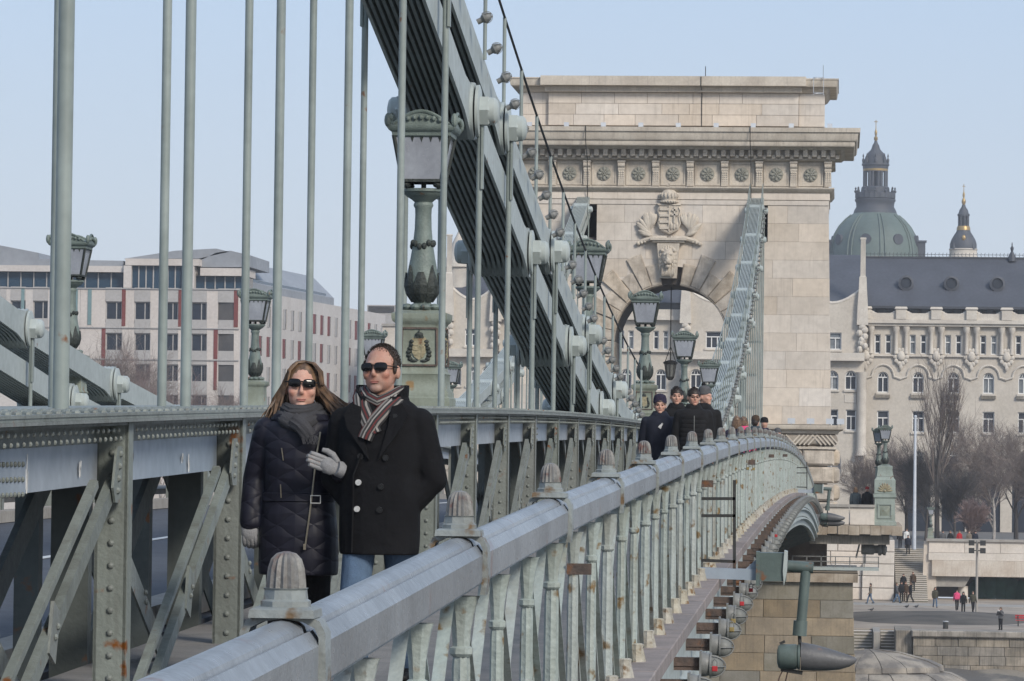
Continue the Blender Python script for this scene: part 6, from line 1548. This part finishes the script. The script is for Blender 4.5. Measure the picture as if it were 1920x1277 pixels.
co = [c for c in MAN.children if c.name.startswith('coat')][0]
cb = MB(); rings_ = []                               # turned-up collar and lapels
for z, r0, dz in ((1.38,.122,0),(1.43,.110,0),(1.485,.112,0)):
    rings_.append((z, r0))
out = []; 
for z, r0 in rings_:
    row = []
    for k in range(25):
        a = rad(-62+304*k/24); row.append(Vector((r0*1.05*math.cos(a), .022+r0*.95*math.sin(a)*1.0, z - (.09 if z > 1.44 else .0)*max(0, -math.sin(a))**1.5)))
    out.append(row)
n0 = len(cb.v)
for row in out:
    for off in (0, 1): pass
sh_ = []
for row in out: sh_.append(row)
for row in reversed(out): sh_.append([p*1.0 + Vector(((p.x)*.11, (p.y-.022)*.11, -.002)) for p in row])
for i in range(len(sh_)-1):
    for k in range(24): cb.poly([sh_[i][k], sh_[i][k+1], sh_[i+1][k+1], sh_[i+1][k]])
extra(MAN, 'collar', cb, 'black_wool', co)
lp = MB()
for s in (-1,1): lp.prism([(s*.02,-.150,1.12),(s*.13,-.142,1.27),(s*.155,-.10,1.335),(s*.12,-.09,1.39),(s*.075,-.115,1.375),(s*.06,-.135,1.27)], (s*.004,-.014,.004))
extra(MAN, 'lapels', lp, 'black_wool', co)
for (u, v), mm in (((692,898),'button_w'),((690,947),'button_w'),((695,850),'button_b'),((743,852),'button_b'),((735,905),'button_b'),((733,948),'button_b'),((757,776),'button_b')):
    x_ = (u-721)*.002608; z_ = (1286-v)*.002608; yb_ = -.150+.9*x_*x_+(.02 if z_ > 1.28 else 0)
    extra(MAN, 'button', MB().cyl((x_,yb_-.008,z_),(x_,yb_+.02,z_),.0145,n=14), mm, co)
extra(MAN, 'front_edge', MB().tube([(-.105,-.146,.675),(-.10,-.152,.9),(-.10,-.152,1.05),(-.06,-.155,1.15)], .006, 5), 'black_wool', co)
def scarf(bands, n=10):
    b = MB(); st = []
    for path, w, th, nr in bands:
        path = [Vector(p) for p in path]; rings = []
        for i, p in enumerate(path):
            d = (path[min(i+1,len(path)-1)]-path[max(i-1,0)]).normalized(); nn = Vector(nr); x = d.cross(nn).normalized(); nn = x.cross(d)
            L = []
            for k in range(n): t = k/(n-1)*2-1; L.append(p + x*(w/2*t) + nn*(th*(1-abs(t)**3)+.004*math.sin(k*2.2+i)))
            for k in range(n): t = 1-k/(n-1)*2; L.append(p + x*(w/2*t) - nn*(th*.4))
            rings.append(L); st += [k/n for k in range(n)] + [1-(k+1)/n for k in range(n)]
        b.loft(rings)
    return b, st
bands = [([(.10,.03,1.405),(.085,-.05,1.39),(.045,-.105,1.345),(.0,-.14,1.29),(-.035,-.155,1.235),(-.045,-.160,1.21)], .074, .014, (0,-1,.1)),
         ([(-.10,.04,1.43),(-.098,-.03,1.40),(-.075,-.095,1.345),(-.035,-.138,1.285),(.0,-.150,1.23)], .080, .014, (0,-1,.1)),
         ([(-.095,.06,1.43),(-.085,.0,1.42),(-.05,-.06,1.395),(0,-.08,1.375),(.05,-.06,1.395),(.085,0,1.42),(.095,.06,1.43)], .06, .018, (0,-1,.3))]
bands = [([(x,y,z+.03*(z-1.1)/.3) for x,y,z in pth],w,th,nr) for pth,w,th,nr in bands]; sb_, st_ = scarf(bands); me = sb_.mesh('scarf', 60); at = me.attributes.new('stripe', 'FLOAT', 'POINT')
if len(at.data) == len(st_): at.data.foreach_set('value', st_)
put('scarf', me, M['scarf_stripe'], MAN, (0,0,0), world=False)
# woman
Yw = 19.05; pw_ = P(560,1000,Yw)
WOM = place(woman, (pw_.x, Yw, zw(Yw)), 0, 'woman in dark quilted coat and sunglasses with long windblown brown hair', dict(body='skin_f', coat='navy_puffer', trousers='black_cloth', shoes='leather'), 1.0, 'couple walking arm in arm')
sunglasses(WOM, woman, HW_-.102, 1, 16); brow_lips(WOM, woman, HW_, True, 'brown_hair')
hb = MB(); rh = random.Random(6); hb.ell((0,.022,HW_-.092),(.083,.097,.104),22,16)
for k in range(420):
    a = rad(rh.uniform(-42,222)); e = rh.uniform(.0,1.25); d = Vector((math.cos(a)*math.cos(e), math.sin(a)*math.cos(e), math.sin(e)))
    p0 = Vector((0,.026,HW_-.09))+Vector((d.x*.083,d.y*.094,d.z*.102)); s = 1 if p0.x > 0 else -1
    wind = .50 if s > 0 else -.10; L = rh.uniform(.12,.24); fl_w = rh.uniform(.5,1.3)
    p1 = p0+Vector((s*.022,.012,-.06)); p2 = p1+Vector((s*.022+wind*.06*fl_w+rh.uniform(-.014,.014),.01+rh.uniform(-.015,.015),-.07)); p3 = p2+Vector((wind*.16*fl_w+rh.uniform(-.03,.03),rh.uniform(-.03,.04),-L*.45)); p4 = p3+Vector((wind*.12*fl_w,rh.uniform(-.02,.03),-L*.22))
    hb.tube([p0,p1,p2,p3,p4], [.006,.0075,.0065,.004,.0012], 4)
for k in range(60):
    a = rad(rh.uniform(15,165)); p0 = Vector((.01,-.02,HW_+.004)); d = Vector((math.cos(a),rh.uniform(-.2,.8),0)).normalized(); hb.tube([p0,p0+d*.045+Vector((0,0,-.006)),p0+d*.082+Vector((0,.01,-.045)),p0+d*.094+Vector((0,.02,-.11))], [.006,.007,.007,.004], 4)
extra(WOM, 'hair', MB().add(hb, woman['R']), 'brown_hair')
bands = [([(.10,.06,1.335),(.09,-.03,1.325),(.05,-.10,1.30),(-.0,-.118,1.28),(-.055,-.10,1.30),(-.09,-.03,1.325),(-.10,.06,1.335)], .085, .022, (0,-1,.2)),
         ([(.085,.04,1.365),(.075,-.03,1.36),(.03,-.085,1.345),(-.03,-.085,1.345),(-.075,-.03,1.36),(-.085,.04,1.365)], .06, .018, (0,-1,.3)),
         ([(-.02,-.125,1.30),(.02,-.150,1.275),(.05,-.158,1.24),(.065,-.155,1.215)], .075, .014, (0,-1,.1))]
sb_, _ = scarf(bands); sc = extra(WOM, 'scarf', sb_, 'dark_grey', None, 60)
fr = MB()
for k in range(16): x = .035+.0045*k; fr.tube([(x,-.160,1.225-.1*(x-.06)),(x+rh.uniform(-.01,.012),-.168,1.205),(x+rh.uniform(-.015,.02),-.165,1.18)], [.003,.0025,.0015], 4)
extra(WOM, 'fringe', fr, 'dark_grey', sc)
cw = [c for c in WOM.children if c.name.startswith('coat')][0]
for Mx, nm in ((wl_h,'glove'),(wr_h,'glove')):
    g = MB().add(Mx); cen = sum((Vector(v) for v in g.v), Vector())/len(g.v)
    m_ = g.mesh('glove', 60)
    for v_ in m_.vertices: v_.co = v_.co + v_.normal*.0035
    put('glove', m_, M['grey_knit'], WOM, (0,0,0), world=False)
cf_ = MB(); cf_.cyl((-.236,-.022,.78),(-.2355,-.02,.815),.036,.04,n=14); cf_.cyl((.245,-.27,1.058),(.217,-.287,1.068),.042,.036,n=14); extra(WOM, 'glove_cuffs', cf_, 'grey_knit')
x0 = (597-560)*.002554
extra(WOM, 'zip', MB().tube([(.115,-.118,1.24),(.098,-.131,1.12),(.085,-.134,.98),(.072,-.142,.85),(.055,-.155,.70)], .0045, 5), 'zip', cw)
extra(WOM, 'zip_pull', MB().box(.046,.058,-.165,-.157,.672,.70), 'zip', cw)
extra(WOM, 'belt', MB().loft([sup(0,0,z,a,b_) for z, a, b_ in ((.90,.174,.131),(.905,.181,.139),(.94,.176,.135),(.945,.166,.127))]), 'navy_puffer', cw)
bk_ = MB()
for q in ((.075,.078,.895,.935),(.122,.125,.895,.935),(.078,.122,.895,.899),(.078,.122,.931,.935)): bk_.box(q[0],q[1],-.150,-.140,q[2],q[3])
extra(WOM, 'buckle', bk_, 'button_w', cw)
extra(WOM, 'pocket_zip', MB().tube([(-.072,-.125,1.16),(-.062,-.130,1.10)], .003, 5).tube([(-.075,-.125,.985),(-.07,-.13,.92)], .003, 5), 'zip', cw)
cl = MB(); cl.loft([sup(0,.01,z,a,b_) for z, a, b_ in ((1.285,.135,.105),(1.30,.145,.115),(1.325,.135,.11),(1.33,.11,.09))]); extra(WOM, 'collar', cl, 'navy_puffer', cw)
# ---------- helpers for hair and hats on the others
def cap_hair(t, fig, ma, name='hair', drop=0.0):
    H = fig['H']; b = MB(); b.ell((0,.014,H-.083),(.0855,.099,.099),16,12); b.ell((0,.052,H-.125),(.079,.064,.092),14,10)
    rr_ = random.Random(int(H*1000)+len(name))
    for k in range(260):
        a = rr_.uniform(0,2*math.pi); e = rr_.uniform(-.1,1.5); d = Vector((math.cos(a)*math.cos(e),math.sin(a)*math.cos(e),math.sin(e))); p0 = Vector((0,.014,H-.083))+Vector((d.x*.085,d.y*.098,d.z*.098))
        if p0.y < -.03 and p0.z < H-.04: continue
        b.tube([p0, p0+d*.009+Vector((rr_.uniform(-.007,.007),-.006,.003))], [.0035,.001], 3)
    if drop:
        for k in range(13): a = rad(-15+210*k/12); b.tube([(.07*math.cos(a),.025+.078*math.sin(a),H-.09),(.088*math.cos(a),.03+.09*math.sin(a),H-.19),(.09*math.cos(a),.035+.09*math.sin(a),H-.09-drop)], [.03,.032,.018], 6)
    return extra(t, name, MB().add(b, fig['R']), ma)
def beanie(t, fig, ma, pom=None):
    H = fig['H']; b = MB(); b.lathe([(.092,H-.088),(.096,H-.06),(.093,H-.055),(.090,H-.02),(.076,H+.02),(.04,H+.04),(.005,H+.045)], 20, (0,.014,0))
    h_ = extra(t, 'knit_hat', MB().add(b, fig['R']), ma)
    if pom: extra(t, 'pompon', MB().add(MB().ell((0,.03,H+.06),(.032,.032,.03),12,8), fig['R']), pom, h_)
def person(fig, loc, rz, label, mats, hair='dark_hair', hat=None, pom=None, drop=0.0, sz=1.0, group=None):
    t = place(fig, loc, rz, label, dict(body='skin_w', coat=mats[0], trousers=mats[1], shoes='leather'), sz, group)
    if hat: beanie(t, fig, hat, pom)
    H = fig['H']; extra(t, 'collar', MB().loft([sup(0,.02,H*z_,a_,b_,16,2.1) for z_, a_, b_ in ((.838,.135,.115),(.852,.118,.108),(.872,.098,.096),(.880,.085,.085))]), mats[0], [c_ for c_ in t.children if c_.name.startswith('coat')][0])
    if hair: cap_hair(t, fig, hair, drop=drop)
    return t
def eyes(t, fig, hairmat):
    H = fig['H']; b = MB()
    for s in (-1,1): b.ell((s*.034,-.084,H-.118),(.014,.007,.006),8,6)
    extra(t, 'eyes', MB().add(b, fig['R']), 'black_cloth'); brow_lips(t, fig, H, False, hairmat)
# four coming towards us
g4 = 'four people coming along the footway'
def onway(u, Y): p = P(u, 800, Y); return (p.x, Y, zw(Y))
t = person(nearA, onway(1237,52.5), rad(4), 'smiling person in dark parka, navy knit hat and white scarf coming towards us', ('c_navy','c_black'), 'brown_hair', 'c_purple', sz=.97, group=g4); eyes(t, nearA, 'brown_hair')
extra(t, 'white_scarf', scarf([([(.085,.02,1.33),(.07,-.07,1.30),(.03,-.115,1.25),(-.01,-.135,1.19)], .045, .014, (0,-1,.1))])[0], 'c_white')
t = person(nearB, onway(1268,54.6), rad(5), 'dark haired man in black jacket behind, between the other two', ('c_black','c_black'), 'dark_hair', sz=1.0, group=g4); eyes(t, nearB, 'dark_hair')
extra(t, 'red_collar', MB().lathe([(.075,1.415),(.085,1.44),(.07,1.455)],16,(0,.02,0)), 'c_red')
t = person(nearC, onway(1300,52.0), rad(6), 'broad smiling man with glasses in black puffer jacket', ('c_black','c_black'), 'dark_hair', sz=.965, group=g4); eyes(t, nearC, 'dark_hair')
b = MB()
for s in (-1,1): b.tube([(s*.034+.026*math.cos(a),-.104,1.74-.112+.018*math.sin(a)) for a in [2*math.pi*k/12 for k in range(13)]], .0025, 5); b.tube([(s*.06,-.1,1.634),(s*.079,-.03,1.634),(s*.08,.02,1.625)], .0025, 5)
b.tube([(-.01,-.106,1.632),(.01,-.106,1.632)], .0025, 5); extra(t, 'glasses', MB().add(b, nearC['R']), 'black_cloth')
qz = MB()
for k in range(9): z = .84+.06*k; qz.loft([sup(0,0,z,.206,.158),sup(0,0,z+.03,.214,.166),sup(0,0,z+.056,.206,.158)])
ct_ = [c for c in t.children if c.name.startswith('coat')][0]; extra(t, 'quilted_bands', qz, 'c_black', ct_); extra(t, 'zip', MB().tube([(0,-.168,.84),(0,-.170,1.1),(0,-.165,1.37)], .005, 5), 'greybulb', ct_)
person(nearD, onway(1319,56.5), rad(10), 'person in grey bobble hat turned sideways behind the man with glasses', ('c_black','c_black'), None, 'c_grey', 'c_black', group=g4)
# five walking away
g5 = 'people walking away near the crest of the bridge'; Yb = 90
def onb(u, Y): p = P(u, 800, Y); return (p.x, Y, zw(Y))
person(walkA, onb(1381,88), math.pi, 'long brown haired person walking away in patterned dark coat', ('c_purple','c_black'), 'brown_hair', drop=.18, group=g5)
t = person(walkB, onb(1394,89), math.pi, 'person in bright pink hooded top walking away', ('c_pink','c_black'), 'brown_hair', drop=.1, sz=1.0, group=g5); extra(t, 'hood', MB().ell((0,.06,1.70-.265),(.15,.11,.10),14,10), 'c_pink')
extra(t, 'headphones', MB().tube([(.085*math.cos(a),.015,1.60+.115*math.sin(a)) for a in [math.pi*k/12 for k in range(13)]], .012, 6).ell((.085,.015,1.585),(.025,.035,.04),8,6).ell((-.085,.015,1.585),(.025,.035,.04),8,6), 'black_cloth')
person(walkA, onb(1417,91), math.pi-.4, 'man in dark flat cap and charcoal coat walking away', ('c_bluegrey','c_black'), 'dark_hair', 'c_brown', sz=1.03, group=g5)
person(walkB, onb(1433,91.5), math.pi, 'person in black knit hat and dark purple coat walking away', ('c_purple','c_black'), None, 'c_black', sz=1.01, group=g5)
person(stand, onb(1459,97), math.pi-.5, 'person in dark grey hooded coat leaning at the railing', ('c_grey','c_black'), None, 'c_grey', sz=.92, group=g5)
# two on the balcony
for u, hm, hat, cm, l in ((1604,'brown_hair',None,'c_bluegrey','auburn haired person in blue-grey coat on the balcony by the tower'),(1626,None,'c_red','c_black','person in red hat and black coat on the balcony by the pedestal')):
    p = P(u, 940, 190.4); person(stand, (p.x, 190.4, top+.10), math.pi, l, (cm,'c_black'), hm, hat, drop=.16 if hm else 0, sz=1.0, group='people on the balcony')
# on the quay and the stairs
gq = 'people on the quay'
def onq(u, v): return PZ(u, v, ZQ+.05)
for fig, u, v, rz, cm, tm, hm, drop, l in (
    (walkA,1632,1132,-1.4,'c_tan','jeans','dark_hair',0,'man in tan jumper and jeans striding right before the abutment wall'),
    (walkB,1681,1131,1.45,'c_grey','jeans','brown_hair',0,'person in grey jacket and pale jeans walking left at the stair foot'),
    (stand,1690,1128,.3,'c_black','c_black','dark_hair',0,'person all in black standing at the foot of the stairs'),
    (stand,1698,1128,.2,'c_brown','c_brown','brown_hair',.15,'person in long brown coat at the foot of the stairs'),
    (walkA,1707,1130,-1.2,'c_black','c_black','brown_hair',.1,'person in black striding right at the foot of the stairs'),
    (walkB,1753,1140,.2,'c_olive','jeans','brown_hair',.15,'person in dark jacket and blue jeans right of the stairs'),
    (walkA,1794,1145,.1,'c_pink','c_black','dark_hair',.1,'person with pink bag under the cross beam'),
    (walkB,1806,1150,.0,'c_black','c_black','dark_hair',.15,'long haired person in black near the mast, middle of three'),
    (walkA,1824,1149,.3,'c_olive','c_black','brown_hair',0,'person in olive jacket left of the floodlight mast'),
    (photo,1876,1182,-.5,'c_grey','c_black','brown_hair',.1,'person in grey coat holding up a camera on the quay')):
    t = person(fig, onq(u, v), rz, l, (cm, tm), hm, drop=drop, group=gq)
    if u == 1876: extra(t, 'camera', MB().box(-.07,.07,-.36,-.28,1.38,1.48).cyl((0,-.36,1.43),(0,-.42,1.43),.035,n=10), 'c_white')
    if u == 1794: extra(t, 'bag', MB().box(-.2,.2,-.24,-.13,.95,1.22), 'c_pink')
def onst(u, k): y = 338+.55*k+.25; p = P(u, 1080, y); return (p.x, y, ZQ+(ZST-ZQ)*(k+1)/NS)
for u, k, cm, hm, l in ((1694,3,'c_black','dark_hair','tall person in black coat coming down the lower stairs'),(1712,4,'c_brown','brown_hair','person in dark brown coat beside, lower on the stairs'),(1702,22,'c_navy','dark_hair','person in navy near the top of the stairs'),(1687,25,'c_black','dark_hair','person in black at the top left of the stairs')):
    person(walkA if k % 2 else stand, onst(u, k), .0, l, (cm,'c_black'), hm, group='people on the stairs')
for u, Y, cm, hm, l in ((1700,354,'c_white','brown_hair','person in white coat at the head of the stairs'),(1768,349,'c_grey','dark_hair','leftmost head above the embankment wall'),(1782,349,'c_black','brown_hair','dark figure above the embankment wall beside the small lamp'),(1799,350,'c_red','brown_hair','figure in red above the embankment wall'),(1817,350,'c_tan','brown_hair','fair haired figure above the embankment wall'),(1829,349,'c_navy','dark_hair','rightmost dark figure above the embankment wall')):
    p = P(u, 1000, Y); person(stand, (p.x, Y, ZST), .4, l, (cm,'c_black'), hm, group='people on the promenade')
# pigeons
pg = MB(); pg.ell((0,0,.10),(.06,.13,.065),10,8); pg.ell((0,-.12,.19),(.032,.036,.036),8,6); pg.ell((0,.16,.10),(.035,.09,.015),8,5); pg.tube([(0,-.08,.13),(0,-.115,.18)],[.04,.03],7); pg.cyl((.02,0,0),(.02,0,.06),.006,n=5); pg.cyl((-.02,0,0),(-.02,0,.06),.006,n=5); pg.cyl((0,-.15,.19),(0,-.175,.185),.008,.002,n=5)
pgm = pg.mesh('pigeon')
for u, v, l in ((1634,1145,'leftmost of three pigeons on the quay'),(1700,1139,'middle pigeon on the quay before the stairs'),(1718,1139,'rightmost of three pigeons on the quay')):
    p = onq(u, v); tag(put('pigeon', pgm, M['c_grey'], None, (p.x,p.y,ZQ+.004), (0,0,1.2), (1.3,1.3,1.3)), 'grey bird, ' + l, 'pigeon', 'pigeons on the quay')
# ================================================================ AIR
hzm = bpy.data.materials.new('river_haze'); hzm.use_nodes = True; hn = hzm.node_tree; hn.nodes.clear()
pv = hn.nodes.new('ShaderNodeVolumePrincipled'); pv.inputs['Color'].default_value = (.90,.94,1,1); pv.inputs['Density'].default_value = .0002; pv.inputs['Anisotropy'].default_value = .0
ho = hn.nodes.new('ShaderNodeOutputMaterial'); hn.links.new(pv.outputs[0], ho.inputs['Volume'])
hb_ = put('haze', MB().box(-700,700,-60,1100,-24,96), hzm, smooth=0); hb_['kind'] = 'stuff'
